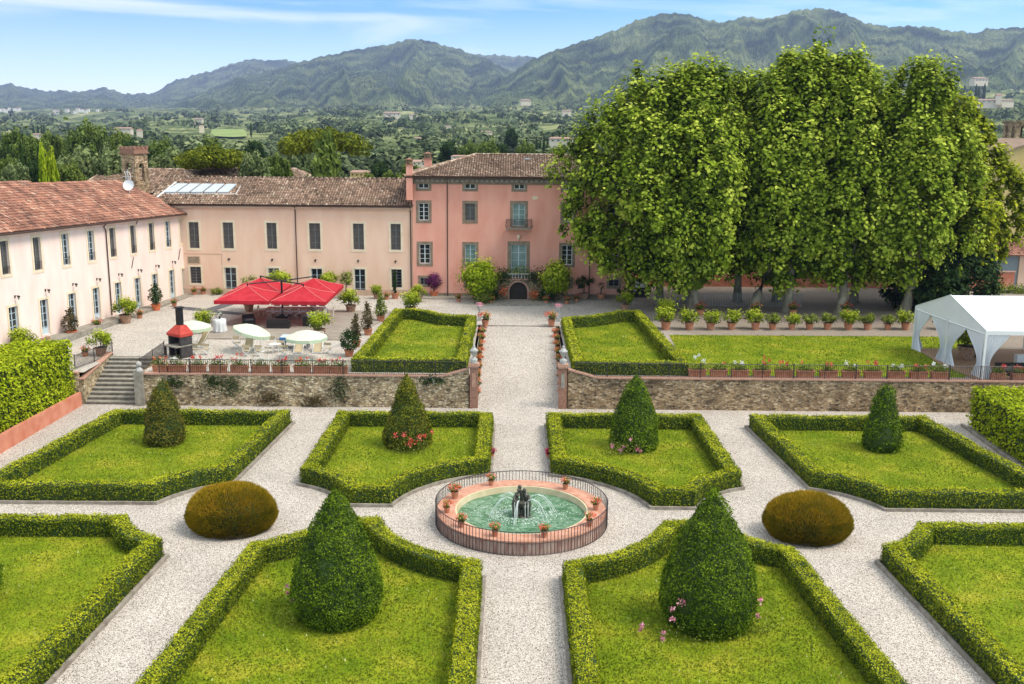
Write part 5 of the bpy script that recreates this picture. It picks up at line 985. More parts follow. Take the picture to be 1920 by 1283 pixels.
# big red parasol: four canopies on one mast
cx, cy = -21.1, 41.9; zr = 4.62
rp = thing('red_parasol', 'large red parasol with four square canopies on one black mast over the wooden deck', 'parasol', (cx, cy, T+.1)); hz_ = zr-T-.1
m = MB(); m.tube([(0, 0, 0), (0, 0, 3.35)], .09, 8); m.box((0, 0, .08), (1.1, 1.1, .16)); m.build('mast', 'iron_dark', rp)
for sx in (-1, 1):
    for sy in (-1, 1):
        c = np.array([sx*2.42, sy*2.35]); w2 = 2.32; m = MB(); A_ = [(c[0]+a*w2, c[1]+b*w2) for a, b in ((-1, -1), (1, -1), (1, 1), (-1, 1))]; ap = (c[0], c[1], hz_+.95)
        for i in range(4):
            a, b = A_[i], A_[(i+1) % 4]; mid = ((a[0]+b[0])/2, (a[1]+b[1])/2); k = 6; row = []
            for j in range(5):
                t = j/4; row.append([(a[0]*(1-t)+b[0]*t, a[1]*(1-t)+b[1]*t)])
            for j in range(4):
                p, q = row[j][0], row[j+1][0]; g_ = .12*math.sin(math.pi*(j+.5)/4)*0
                m1 = ((p[0]+ap[0])/2, (p[1]+ap[1])/2, hz_+.40); m2 = ((q[0]+ap[0])/2, (q[1]+ap[1])/2, hz_+.40)
                m.add([(p[0], p[1], hz_), (q[0], q[1], hz_), m2, m1, ap], [(0, 1, 2, 3), (3, 2, 4)])
                m.add([(p[0], p[1], hz_), (q[0], q[1], hz_), (q[0], q[1], hz_-.3), (p[0], p[1], hz_-.3)], [(0, 3, 2, 1)])
        cn = m.build('canopy', 'red_cloth', rp)
        m = MB(); 
        for a in A_: m.tube([(a[0], a[1], hz_+.015), ((a[0]+ap[0])/2, (a[1]+ap[1])/2, hz_+.415), (ap[0], ap[1], hz_+.965)], .022, 4)
        m.build('seam', 'red_seam', cn)
        m = MB(); m.tube([(0, 0, 3.3), (c[0]*.95, c[1]*.95, hz_+1.1)], .06, 6); m.tube([(c[0], c[1], hz_+.85), (c[0], c[1], hz_+1.15)], .07, 6); m.build('arm', 'iron_dark', rp)
# tables and chairs under it
tb = thing('dining_table', 'long table under a grey-white cloth beneath the red parasol', 'table', (-20.0, 42.6, T+.1)); m = MB(); m.box((0, 0, .74), (5.2, 1.0, .04))
for i in range(26): x = -2.6+i*.2; m.add([(x, -.51+.02*(i % 2), .76), (x+.2, -.51+.02*((i+1) % 2), .76), (x+.2, -.54, .32), (x, -.54, .32)], [(3, 2, 1, 0)])
m.add([(2.61, -.5, .76), (2.61, .5, .76), (2.66, .5, .3), (2.66, -.5, .3)], [(3, 2, 1, 0)]); m.add([(-2.61, -.5, .76), (-2.61, .5, .76), (-2.66, .5, .3), (-2.66, -.5, .3)], [(0, 1, 2, 3)]); m.build('tablecloth', 'white_cloth', tb)
m = MB()
for x in (-2.4, 0, 2.4):
    for y in (-.4, .4): m.tube([(x, y, 0), (x, y, .72)], .03, 5)
m.build('leg', 'metal_white', tb)
def director_chair():
    t = thing('folding_chair', 'x', 'chair'); m = MB()
    for y in (-.22, .22): m.tube([(-.26, y, 0), (.26, y, .45)], .018, 4); m.tube([(.26, y, 0), (-.26, y, .45)], .018, 4)
    for x in (-.27, .27): m.tube([(x, .22, .42), (x, .25, .92)], .018, 4); m.tube([(x, -.24, .64), (x, .24, .64)], .022, 4); m.tube([(x, -.22, .42), (x, -.22, .64)], .016, 4)
    m.build('frame', 'metal_white', t); m = MB(); m.box((0, 0, .44), (.52, .44, .02)); m.build('seat', 'tan_cloth', t); m = MB(); m.box((0, .25, .8), (.56, .03, .2)); m.build('backrest', 'tan_cloth', t); return t
dc = director_chair(); first = [True]
def place(root, x, y, rz, lab, group, z=T, sc=1.0):
    if first[0] is not None and root is first[0]: pass
    if 'placed' not in root:
        root['placed'] = 1; root.location = (x, y, z); root.rotation_euler = (0, 0, rz); root.scale = (sc,)*3; root['label'] = lab; root['group'] = group; return root
    return dup(root, (x, y, z), rz, sc, lab, group)
GC = 'folding chairs around the long table'
for i in range(7): place(dc, -22.3+i*.78, 41.75, math.pi, 'white-framed folding chair on the near side of the long table, %s from the courtyard end' % ordn(i), GC, T+.1)
for i in range(6): place(dc, -22.0+i*.82, 43.5, 0, 'white-framed folding chair on the far side of the long table, %s from the courtyard end' % ordn(i), GC, T+.1)
place(dc, -23.2, 42.6, math.pi/2, 'white-framed folding chair at the courtyard end of the long table', GC, T+.1); place(dc, -16.9, 42.6, -math.pi/2, 'white-framed folding chair at the villa end of the long table', GC, T+.1)
GD = 'folding chairs on the gravel by the parasols'
for x_, y_, a, l in ((367, 657, 0, 'beside the barbecue shelf'), (388, 657, 0, 'second from the barbecue'), (444, 645, .4, 'turned sideways between the tilted parasol and the barbecue'), (463, 660, 0, 'in front of a deckchair by the tilted parasol'), (486, 660, 0, 'under the pole of the tilted parasol'), (509, 645, 0, 'behind the small white table'), (527, 651, .2, 'beside the small white table, next to the blue table'), (532, 660, .6, 'turned, in front of the small white table'), (617, 655, -.2, 'last before the clipped hedge')):
    p = G(x_, y_+8, T); place(dc, p[0], p[1], math.pi+a if y_ > 650 else a, 'beige folding chair on the gravel, '+l, GD)
def deckchair():
    t = thing('deckchair', 'x', 'deckchair'); m = MB()
    for x in (-.3, .3): m.tube([(x, -.6, .05), (x, .55, 1.25)], .022, 4); m.tube([(x*1.08, -.45, .42), (x*1.08, .6, .02)], .02, 4)
    m.tube([(-.3, .55, 1.25), (.3, .55, 1.25)], .022, 4); m.tube([(-.3, -.6, .06), (.3, -.6, .06)], .022, 4); m.build('frame', 'metal_white', t)
    m = MB(); v = []; 
    for i in range(9): s = i/8; y = -.55+1.1*s; z = .12+1.1*s-.22*math.sin(math.pi*s); v += [(-.27, y, z), (.27, y, z)]
    m.add(v, [(2*i, 2*i+1, 2*i+3, 2*i+2) for i in range(8)]); m.build('sling', 'tan_cloth', t); return t
dk_ = deckchair()
for px, py, a, l in ((381, 650, math.pi*.85+math.pi, 'beige deckchair turned aside, under the parasol nearest the barbecue'), (468, 655, 0, 'beige deckchair behind the folding chairs by the tilted parasol'), (562, 660, 0, 'beige deckchair on the barbecue side of the last parasol pole'), (597, 660, .05, 'beige deckchair on the hedge side of the last parasol pole'), (348, 655, .6, 'beige deckchair half hidden behind the barbecue')):
    p = G(px, py, T); place(dk_, p[0], p[1], a, l, 'beige deckchairs by the pale parasols', sc=1.15)
def parasol(label, px, py, ztop, rad, tilt=0):
    p = G(px, py, T); t = thing('pale_parasol', label, 'parasol', tuple(p), 0, 'pale green-white parasols near the terrace edge'); H = ztop-T; X = Matrix.Translation((tilt*1.2, 0, H))@Matrix.Rotation(-tilt*0-R(0)+tilt*-.55, 4, 'Y')
    m = MB(); m.tube([(0, 0, 0), (tilt*.35, 0, H*.55), (tilt*1.2, 0, H)], .022, 6); m.lathe([(.25, 0), (.25, .06), (.05, .1)], 12); m.build('pole', 'metal_white', t); n = 10; m = MB(); v = [(0, 0, .03)]
    for k, (rr, z) in enumerate(((.5, -.13), (1.0, -.42))):
        for i in range(2*n): a = math.pi*i/n; s = rad*rr*(1 if i % 2 == 0 else .965); v.append((s*math.cos(a), s*math.sin(a), z*rad*.75-(0 if i % 2 == 0 else .02)))
    f = [(0, 1+i, 1+(i+1) % (2*n)) for i in range(2*n)]+[(1+i, 1+2*n+i, 1+2*n+(i+1) % (2*n), 1+(i+1) % (2*n)) for i in range(2*n)]; m.add(v, f, xf=X); c = m.build('canopy', 'mint_cloth', t)
    m = MB(); v = []; 
    for i in range(2*n):
        a = math.pi*i/n; s = rad*(1 if i % 2 == 0 else .965); v += [(s*math.cos(a), s*math.sin(a), -.42*rad*.75), (s*1.0*math.cos(a), s*1.0*math.sin(a), -.42*rad*.75-(.2 if i % 2 == 0 else .27))]
    m.add(v, [(2*i, (2*i+2) % (4*n), (2*i+3) % (4*n), 2*i+1) for i in range(2*n)], xf=X); m.build('valance', 'mint_valance', c); return t
parasol('pale green-white parasol nearest the barbecue, its pole upright', 363, 655, 4.5, 1.45); parasol('pale green-white parasol tilted to one side, the middle of three', 492, 660, 4.35, 1.45, -.5); parasol('pale green-white parasol in front of the blue table', 576, 675, 4.5, 1.55)
m_ = thing('games_table', 'blue table with a pale top at the edge of the wooden deck', 'table', tuple(G(555, 652, T))); mat('blue_paint', (.04, .13, .3), (.06, .17, .36), scale=2); m = MB(); m.box((0, 0, .72), (2.3, 1.2, .36)); m.build('body', 'blue_paint', m_); m = MB(); m.box((0, 0, .915), (2.2, 1.1, .03)); m.build('top', 'frame_blue', m_); 
for x in (-1, 1): m = MB(); m.box((x*.95, 0, .27), (.12, 1.0, .54)); m.build('leg', 'frame_grey', m_)
st = thing('side_table', 'small white metal table between the folding chairs', 'table', tuple(G(516, 662, T))); m = MB(); m.lathe([(.45, .7), (.46, .72), (.01, .73)], 16); m.build('top', 'metal_white', st); m = MB()
for a in (0, 2.1, 4.2): m.tube([(.3*math.cos(a), .3*math.sin(a), 0), (.12*math.cos(a), .12*math.sin(a), .7)], .018, 4)
m.build('leg', 'metal_white', st)
def cloth_table(label, px, py, r=.55, h=1.05):
    t = thing('cloth_table', label, 'table', tuple(G(px, py, T)+[0, 0, .1]), 0, 'round tables under white cloths on the deck'); m = MB(); n = 48; prof = [(.9, h, 0), (1.0, h-.03, 0), (.95, h*.6, .06), (.98, h*.3, .12), (1.02, .04, .17)]; v = [(0, 0, h+.01)]
    for k, z, w in prof:
        for i in range(n): a = 2*math.pi*i/n; rr = r*(k+w*math.sin(a*9)); v.append((rr*math.cos(a), rr*math.sin(a), z))
    m.add(v, [(0, 1+i, 1+(i+1) % n) for i in range(n)]+[(1+j*n+i, 1+(j+1)*n+i, 1+(j+1)*n+(i+1) % n, 1+j*n+(i+1) % n) for j in range(4) for i in range(n)]); m.build('tablecloth', 'white_cloth', t, smooth=True); return t
c1 = cloth_table('round table with a pleated white cloth standing free at the courtyard corner of the deck', 413, 624, .52); c2 = cloth_table('round white-clothed table half behind the leafy potted shrub at the deck end', 527+60, 612, .5)
for c_, l in ((c1, 'small white and green bouquet on the free-standing clothed table'), (c2, 'white bouquet on the clothed table beside the shrub')):
    b = thing('bouquet', l, 'flowers', tuple(c_.location+Vector((0, 0, 1.06)))); m = MB(); m.lathe([(.05, 0), (.09, .1), (.05, .2), (.07, .24)], 10); m.build('vase', 'glass_dark', b); m = MB(); P = rng.normal(size=(120, 3))*np.array([.2, .15, .14])+[0, 0, .42]; m.leaves(P, rng.normal(size=(120, 3)), .1, .6); m.build('foliage', 'dark_leaf', b); m = MB(); P = rng.normal(size=(40, 3))*.12+[0, 0, .48]; m.leaves(P, rng.normal(size=(40, 3)), .08, .9); m.build('blossoms', 'flower_white', b)
def sofa(label, x, y, rz, w=1.6, z=T+.1):
    t = thing('wicker_sofa', label, 'sofa', (x, y, z), rz, 'dark wicker seating'); m = MB(); m.box((0, 0, .2), (w, .8, .4)); m.build('base', 'wicker', t); m = MB(); m.box((0, .36, .6), (w, .14, .42)); m.build('backrest', 'wicker', t)
    for s in (-1, 1): m = MB(); m.box((s*(w/2-.07), 0, .5), (.14, .8, .22)); m.build('armrest', 'wicker', t)
    m = MB(); m.box((0, -.04, .45), (w-.3, .66, .1)); m.build('cushion', 'frame_grey', t)
mat('wicker', (.02, .016, .016), (.04, .032, .03), scale=20)
sofa('dark wicker sofa beneath the tilted pale parasol, at the foot of the red parasol mast', -20.4, 37.2, math.pi, 1.9); sofa('dark wicker armchair on the hedge side of the red parasol mast', -17.9, 38.3, math.pi, 1.2); sofa('dark wicker footstool-like chair on the courtyard side of the red parasol mast', -23.3, 38.6, .4, 1.0)
# barbecue
bq = thing('barbecue', 'dark masonry garden barbecue with a red hood and black chimney at the terrace edge', 'barbecue', (-25.3, 26.4, T), R(-35)); bq.scale = (1.15, 1.15, 1.08); mat('bbq_dark', (.035, .03, .032), (.06, .052, .05), scale=3); mat('hood_red', (.4, .04, .03), (.5, .07, .05), scale=3)
m = MB(); m.box((-.55, 0, .75), (.16, .9, 1.5)); m.box((.55, 0, .75), (.16, .9, 1.5)); m.box((0, .4, .75), (1.1, .1, 1.5)); m.box((0, 0, .06), (1.2, .95, .12)); m.build('body', 'bbq_dark', bq); m = MB(); m.box((0, -.2, .85), (1.3, 1.3, .08)); m.build('shelf', 'stone_grey', bq)
m = MB(); v = [(-.68, -.52, 1.5), (.68, -.52, 1.5), (.68, .5, 1.5), (-.68, .5, 1.5), (-.68, -.52, 1.68), (.68, -.52, 1.68), (.68, .5, 1.68), (-.68, .5, 1.68), (-.3, -.1, 2.2), (.25, -.1, 2.2), (.25, .35, 2.2), (-.3, .35, 2.2)]
m.add(v, [(0, 1, 5, 4), (1, 2, 6, 5), (2, 3, 7, 6), (3, 0, 4, 7), (4, 5, 9, 8), (5, 6, 10, 9), (6, 7, 11, 10), (7, 4, 8, 11), (8, 9, 10, 11), (3, 2, 1, 0)]); m.build('hood', 'hood_red', bq); m = MB(); m.box((-.1, .12, 2.75), (.34, .34, 1.15)); m.box((-.1, .12, 3.42), (.44, .44, .08)); m.box((-.1, .12, 3.36), (.24, .24, .12)); m.build('chimney', 'iron_dark', bq)
for s in (-.5, .5): m = MB(); m.box((s, -.78, .42), (.08, .08, .82)); m.build('leg', 'iron_dark', bq)
# small kit of trees/pots on the terrace --------------------------------------------------
def put(t, px, py, sc=1, z=T, rz=0, dz=0): p = G(px, py, z); t.location = (p[0], p[1], z+dz); t.rotation_euler = (0, 0, rz); t.scale = (sc,)*3 if not hasattr(sc, '__len__') else sc; return t
big = {}
big['citrus'] = potted('potted_citrus', 'bushy bright green citrus in an aged clay pot against the peach wing', 'potted tree', .5, .75, 'terracotta_aged', 'citrus_leaf', 1300, .2, 1.15, .65, 1.55, group='potted trees and shrubs of the terrace'); put(big['citrus'], 236, 606)
TG = 'potted trees and shrubs of the terrace'
for px, py, sc, l in ((190, 667, .85, 'potted citrus on the gravel behind the top of the stairs'), (467, 584, .9, 'potted citrus under the red parasol edge, by the slate path'), (658, 586, .95, 'bright potted citrus in a ribbed clay pot at the far corner of the deck'), (40, 668, .95, 'potted shrub at the foot of the peach wing nearest the viewer'), (706, 560, .62, 'rounded potted shrub in front of the open door of the salmon wing'), (770, 590, .95, 'pale leafy potted shrub just beyond the hedge corner, nearest the villa'), (775+10, 566, .75, 'leafy potted shrub by the drainpipe between salmon wing and villa'), (1172, 582, .8, 'dark leafy shrub on gravel beyond the hedge corner of the small lawn'), (600, 633, .95, 'bright leafy shrub at the deck end behind the last pale parasol'), (382, 625, .85, 'bright low shrub behind the parasol nearest the barbecue'), (1248, 600, .85, 'dark leafy shrub at the near plane tree trunk')):
    t = dup(big['citrus'], (0, 0, 0), px*.1, 1, l, TG); put(t, px, py, sc, rz=px*.3)
big['ger'] = potted('potted_oleander', 'small red-flowered pot by the third door of the peach wing', 'potted plant', .3, .42, 'terracotta', 'shrub_leaf', 420, .12, .42, .3, .68, ('flower_red', 90, .09), group='small flowering pots of the terrace'); put(big['ger'], 183, 618)
for px, py, l in ((88, 650, 'red-flowered pot by the second door of the peach wing'), (262, 597, 'red-flowered pot beyond the large citrus at the peach wing'), (327, 575, 'leafy pot in the corner of the peach wing, last by the wall'), (160, 668, 'flower pot between the tall hedge and the stairs'), (365, 553, 'red shrub pot in the corner below the salmon wing window'), (381, 552, 'small green pot along the salmon wing'), (725, 562, 'tiny dark pot along the salmon wing'), (860, 566, 'low dark flower pot on the paving before the villa'), (921, 570, 'low clay bowl in front of the arched door, stairs side'), (1024, 570, 'low crimson flower bowl in front of the arched door, tree side'), (1063, 570, 'red flower pot on the paving beside the slender citrus'), (1081, 566, 'dark flower bowl on the paving before the villa')):
    t = dup(big['ger'], (0, 0, 0), 0, 1, l, 'small flowering pots of the terrace'); put(t, px, py, .8, rz=px)
def conical(px, py, h, r, label, leaf='bronze_leaf', pm='terracotta_bright', name='potted_conifer', group='narrow potted trees of the terrace', n=900, pr=.42):
    t = thing(name, label, 'potted tree', (0, 0, 0), 0, group); pot_mb(pr, pr*1.4).build('pot', pm, t); m = MB(); blob(m, [.55*r, .95*r, r, .9*r, .7*r, .45*r, .15*r], h, n, .16, z0=pr*1.5, rough=.16, tilt=.8, seed=px); P = np.stack([rng.normal(size=200)*.25*r, rng.normal(size=200)*.25*r, pr*1.5+rng.random(200)*h*.9], 1); m.leaves(P, rng.normal(size=(200, 3)), .18); m.build('foliage', leaf, t); m = MB(); m.tube([(0, 0, pr), (0, 0, pr*1.5+h*.8)], [.04, .02], 5); m.build('trunk', 'bark', t); return put(t, px, py)
conical(135, 634, 2.0, .62, 'bronze conical tree in a bright clay pot beside the third door of the peach wing'); conical(293, 582, 2.0, .6, 'green conical tree in a bright clay pot near the far end of the peach wing', 'dark_leaf')
conical(741, 560, 2.4, .25, 'slim dark column cypress in a clay pot before the grilled window of the salmon wing', 'dark_leaf', 'terracotta', n=700, pr=.38)
GT = 'small trees in clay pots lining the hedge beside the deck'
for px, py, h, r, l, lf in ((655, 668, 1.5, .75, 'small potted tree nearest the flower boxes, dark green', 'dark_leaf'), (668, 650, 2.1, .42, 'thin bronze potted tree by the hedge, second from the flower boxes', 'bronze_leaf'), (690, 628, 2.3, .5, 'bronze potted tree by the hedge, third from the flower boxes', 'bronze_leaf'), (714, 603, 2.1, .55, 'potted tree by the hedge, farthest from the flower boxes', 'shrub_leaf')): conical(px, py, h, r, l, lf, 'terracotta', 'potted_tree', GT, 800, .36)
def ball_tree(px, py, trunk_h, rx, rz, leaf, label, n=3200, ls=.2, name='orange_tree', cat='tree', group=None, pot=None, fl=None, clumps=40):
    t = thing(name, label, cat, (0, 0, 0), 0, group); z0 = 0
    if pot: pot_mb(pot[0], pot[1]).build('pot', pot[2], t); z0 = pot[1]*.9
    m = MB(); m.tube([(0, 0, z0-.05), (.03, .02, z0+trunk_h*.6), (0, 0, z0+trunk_h+rz*.5)], [.09, .07, .05], 7); m.build('trunk', 'bark', t)
    m = MB(); C = rng.normal(size=(clumps, 3)); C /= np.linalg.norm(C, axis=1, keepdims=True); C = C*(.62+.38*rng.random((clumps, 1))); C = C*np.array([rx, rx, rz]); P = np.repeat(C, n//clumps, 0); q = rng.normal(size=P.shape)*.26*min(rx, rz); P = P+q; Nn = P/np.array([rx, rx, rz])+q*2/min(rx, rz)+rng.normal(size=P.shape)*.35+[0, 0, .3]; v = np.clip(.45+.9*q[:, 2]/min(rx, rz)+rng.normal(size=len(P))*.17, 0, 1); P[:, 2] += z0+trunk_h+rz; m.leaves(P, Nn, ls*(.6+.8*rng.random(len(P))), .5, 0, v); m.build('crown', leaf, t)
    if fl: flowers(t, fl[1], fl[2], rx*.9, rz*.9, z0+trunk_h+rz, fl[0], 14)
    return put(t, px, py, rz=px)
ball_tree(899, 566, .9, 1.72, 1.55, 'bright_leaf', 'large round bright green orange tree on the courtyard side of the perron', 4600, .3)
ball_tree(1042, 567, 1.15, 1.45, 1.3, 'citrus_leaf', 'round yellow-green lemon tree with a slim stem on the tree side of the perron', 3600, .3)
ball_tree(814, 556, .35, .72, .75, 'purple_leaf', 'purple bougainvillea in a clay pot before the villa', 1500, .16, 'bougainvillea', 'potted tree', pot=(.4, .55, 'terracotta_bright'))
ball_tree(1095, 562, .6, .95, .55, 'dark_leaf', 'dark spreading potted tree in a pale pot before the villa', 1100, .16, 'potted_tree', 'potted tree', pot=(.5, .65, 'terracotta_aged'), clumps=16)
ball_tree(1127, 562, .3, .35, .5, 'bronze_leaf', 'sparse twiggy plant in a round clay pot before the villa', 160, .12, 'potted_tree', 'potted tree', pot=(.42, .6, 'terracotta'), clumps=8)
ball_tree(1166, 566, .35, .6, .4, 'dark_leaf', 'small grey-green potted olive at the villa corner', 500, .13, 'potted_olive', 'potted tree', pot=(.4, .5, 'terracotta_aged'), clumps=10)
ball_tree(526, 566, .8, 1.3, .75, 'citrus_leaf', 'wide bright green potted tree just behind the red parasol', 2200, .2, 'potted_tree', 'potted tree', pot=(.5, .7, 'terracotta_aged')); ball_tree(618, 556, .7, .8, .6, 'citrus_leaf', 'round potted tree on a stem by the glazed door of the salmon wing', 1500, .18, 'potted_tree', 'potted tree', pot=(.4, .6, 'terracotta_aged'))
ball_tree(470, 558, .4, .9, .6, 'shrub_leaf', 'sparse potted shrub behind the red parasol, courtyard side', 700, .16, 'potted_tree', 'potted tree', pot=(.4, .6, 'terracotta_aged')); ball_tree(650, 560, .7, .6, .8, 'shrub_leaf', 'dark upright shrub behind the corner of the red parasol', 900, .16, 'potted_tree', 'potted tree', pot=(.4, .6, 'terracotta_aged'))
ball_tree(406, 553, .02, .6, .35, 'shrub_leaf', 'low rounded green bush at the foot of the salmon wing', 900, .12, 'round_bush', 'bush')
# planting on and around the perron
for px, py, w_, h_, lf, l, fl, Y_ in ((943, 517, .9, .9, 'dark_leaf', 'dark climbing shrub on the courtyard-side stair of the perron', 0, 52.5), (1006, 517, 1.2, .9, 'dark_leaf', 'dark climbing shrub on the tree-side stair of the perron', 0, 52.5), (970, 512, 1.9, .8, 'shrub_leaf', 'green shrubs along the landing above the arched door', 0, 53.4), (922, 553, .8, .5, 'dark_leaf', 'dark undergrowth left beside the perron wall by the orange tree', 0, 52.0), (1024, 552, 1.2, .5, 'dark_leaf', 'white-flowered dark shrubs beside the perron, tree side', 30, 52.0), (908, 557, .8, .8, 'shrub_leaf', 'olive green bush at the foot of the orange tree', 0, 50.2)):
    p = PY(px, py, Y_); scrub('shrub', l.replace(' left', ''), tuple(p), 900, .15, (w_, .7, h_), lf, fl, 'shrub')
for px, py, l in ((944, 546, 'coral geranium cluster beside the arched door, courtyard side'), (1002, 553, 'coral geranium cluster beside the arched door, tree side')):
    p = PY(px, py, 51.9); t = thing('geranium', l, 'flowers', tuple(p)); m = MB(); P = rng.normal(size=(200, 3))*np.array([.25, .2, .3]); m.leaves(P, rng.normal(size=(200, 3)), .12, .6); m.build('foliage', 'shrub_leaf', t); m = MB(); P = rng.normal(size=(160, 3))*np.array([.22, .2, .28])+[0, -.15, .05]; m.leaves(P, rng.normal(size=(160, 3))+[0, -.5, .3], .12, .9); m.build('blossoms', 'flower_coral', t)
# flower urns at the head of the ramp and the pots beside them
for s, px, py in ((-1, 899, 601), (1, 1046, 603)):
    p = G(px, py, T); u = thing('flower_urn', 'slim stone urn of pink flowers at the head of the ramp, %s side' % ('orange tree' if s < 0 else 'lemon tree'), 'urn', tuple(p), 0, 'flower urns at the head of the ramp'); m = MB(); m.box((0, 0, .35), (.34, .34, .7)); m.build('pedestal', 'white_paint' if False else 'urn_stone', u); m = MB(); m.lathe([(.14, .7), (.05, .78), (.05, .86), (.14, .95), (.19, 1.1), (.18, 1.28), (.26, 1.36), (.22, 1.37)], 14); m.build('vase', 'urn_stone', u, smooth=True); m = MB(); P = rng.normal(size=(150, 3))*np.array([.16, .16, .1])+[0, 0, 1.45]; m.leaves(P, rng.normal(size=(150, 3))+[0, 0, .5], .09, .9); m.build('blossoms', 'flower_pink', u)
for px, py, l in ((910, 612, 'white and red geranium in a clay pot beside the slim urn, orange tree side'), (1034, 611, 'coral geranium in a clay pot beside the slim urn, lemon tree side')):
    p = G(px, py, T); dup(g, tuple(p), 1, 2.0, l, 'large geranium pots at the head of the ramp')

# ---------------------------------------------------------------- marquee
mq = thing('marquee', 'white gabled party marquee with tied-back curtains at the edge of the lawn', 'marquee'); Xa, Xb = 31.7, 47; Ya, Yb, Ym = 21.35, 31.2, 26.3; ze, zp = 5.75, 7.42; xf_ = [32.3, 31.9, 31.2]
m = MB(); mat('marquee_pvc', (.8, .8, .81), (.76, .76, .78), scale=1, rough=.5, trans=.12)
m.add([(xf_[0], Ya, ze), (Xb, Ya, ze), (Xb, Ym, zp), (xf_[1]-.2, Ym, zp)], [(0, 1, 2, 3)]); m.add([(xf_[1]-.2, Ym, zp), (Xb, Ym, zp), (Xb, Yb, ze), (xf_[2], Yb, ze)], [(0, 1, 2, 3)]); m.build('roof', 'marquee_pvc', mq)
m = MB(); m.add([(xf_[0], Ya, ze-.25), (xf_[1]-.2, Ym, ze-.25), (xf_[2], Yb, ze-.25), (xf_[2], Yb, ze), (xf_[1]-.2, Ym, zp-.02), (xf_[0], Ya, ze)], [(0, 1, 4, 5), (1, 2, 3, 4)]); m.build('gable', 'marquee_pvc', mq)
m = MB(); m.box(((xf_[0]+Xb)/2, Ya, ze-.15), (Xb-xf_[0], .1, .28)); m.tube([(xf_[0], Ya, ze+.02), (xf_[1]-.2, Ym, zp+.02), (xf_[2], Yb, ze+.02)], .05, 5); m.tube([(xf_[0], Ya, ze-.27), (xf_[1]-.2, Ym, ze-.27), (xf_[2], Yb, ze-.27)], .06, 4); m.build('beam', 'metal_white', mq)
for x, y in ((xf_[0], Ya), (xf_[1]-.2, Ym), (xf_[2], Yb), (40, Ya), (46.9, Ya), (40, Yb), (36, Yb)): m = MB(); m.box((x, y, (ze+T)/2), (.16, .16, ze-T)); m.build('pole', 'metal_white', mq)
mat('curtain', (.78, .8, .85), rough=.8, trans=.35)
def curtain(a, b, tie, ztop=ze-.28, open_w=1.0):
    """gathered curtain hanging from a..b, tied back to the pole at tie"""
    m = MB(); nu, nz = 22, 14; a, b, tie = np.array(a), np.array(b), np.array(tie); v = []
    d = (b-a)/np.linalg.norm(b-a); nn = np.array([-d[1], d[0]])
    for j in range(nz):
        s = j/(nz-1); z = ztop+(T+.05-ztop)*s; w = 1-.8*math.sin(min(s/.68, 1)*math.pi/2)**1.3 if s < .68 else .2+.28*(s-.68)/.32
        for i in range(nu): u = i/(nu-1); p = tie+(a+(b-a)*u-tie)*w; p = p+nn*.07*math.sin(i*2.2)*(.5+.5*s); v.append((p[0], p[1], z))
    m.add(v, [(j*nu+i, j*nu+i+1, (j+1)*nu+i+1, (j+1)*nu+i) for j in range(nz-1) for i in range(nu-1)]); m.build('curtain', 'curtain', mq, smooth=True)
g0, g1, g2 = (xf_[0], Ya), (xf_[1]-.2, Ym), (xf_[2], Yb)
def lp(a, b, t): return (a[0]+(b[0]-a[0])*t, a[1]+(b[1]-a[1])*t)
curtain(lp(g0, g1, .04), lp(g0, g1, .5), lp(g0, g1, .06)); curtain(lp(g1, g0, .04), lp(g1, g0, .5), lp(g1, g0, .06)); curtain(lp(g1, g2, .04), lp(g1, g2, .5), lp(g1, g2, .06)); curtain(lp(g2, g1, .04), lp(g2, g1, .45), lp(g2, g1, .06)); curtain((xf_[0]+.1, Ya), (xf_[0]+1.7, Ya), (xf_[0]+.15, Ya)); curtain((xf_[2]+.1, Yb), (xf_[2]+1.6, Yb), (xf_[2]+.15, Yb))
m = MB(); m.prism([(31.9, 21.45), (47, 21.45), (47, 31.3), (31.4, 31.3), (31.4, 28), (31.2, 26)], T-.02, T+.07); mat('marquee_floor', (.27, .16, .1), (.34, .21, .14), scale=2, stretch=(8, 1, 1)); m.build('floor', 'marquee_floor', mq)
sofa('black wicker sofa inside the front corner of the marquee', 35.0, 22.6, 0, 2.2, T+.07); sofa('black wicker sofa deeper inside the marquee', 35.2, 28.8, .3, 2.0, T+.07)
m = MB(); m.box((38.6, 25.0, T+.55), (4.5, .5, .95)); tag(m.build('service_counter', 'white_cloth'), 'long white-clothed counter inside the marquee', 'counter')
t = dup(big['citrus'], (33.9, 27.6, T+.07), 1, 1.35, 'large dark potted tree standing inside the marquee', TG)

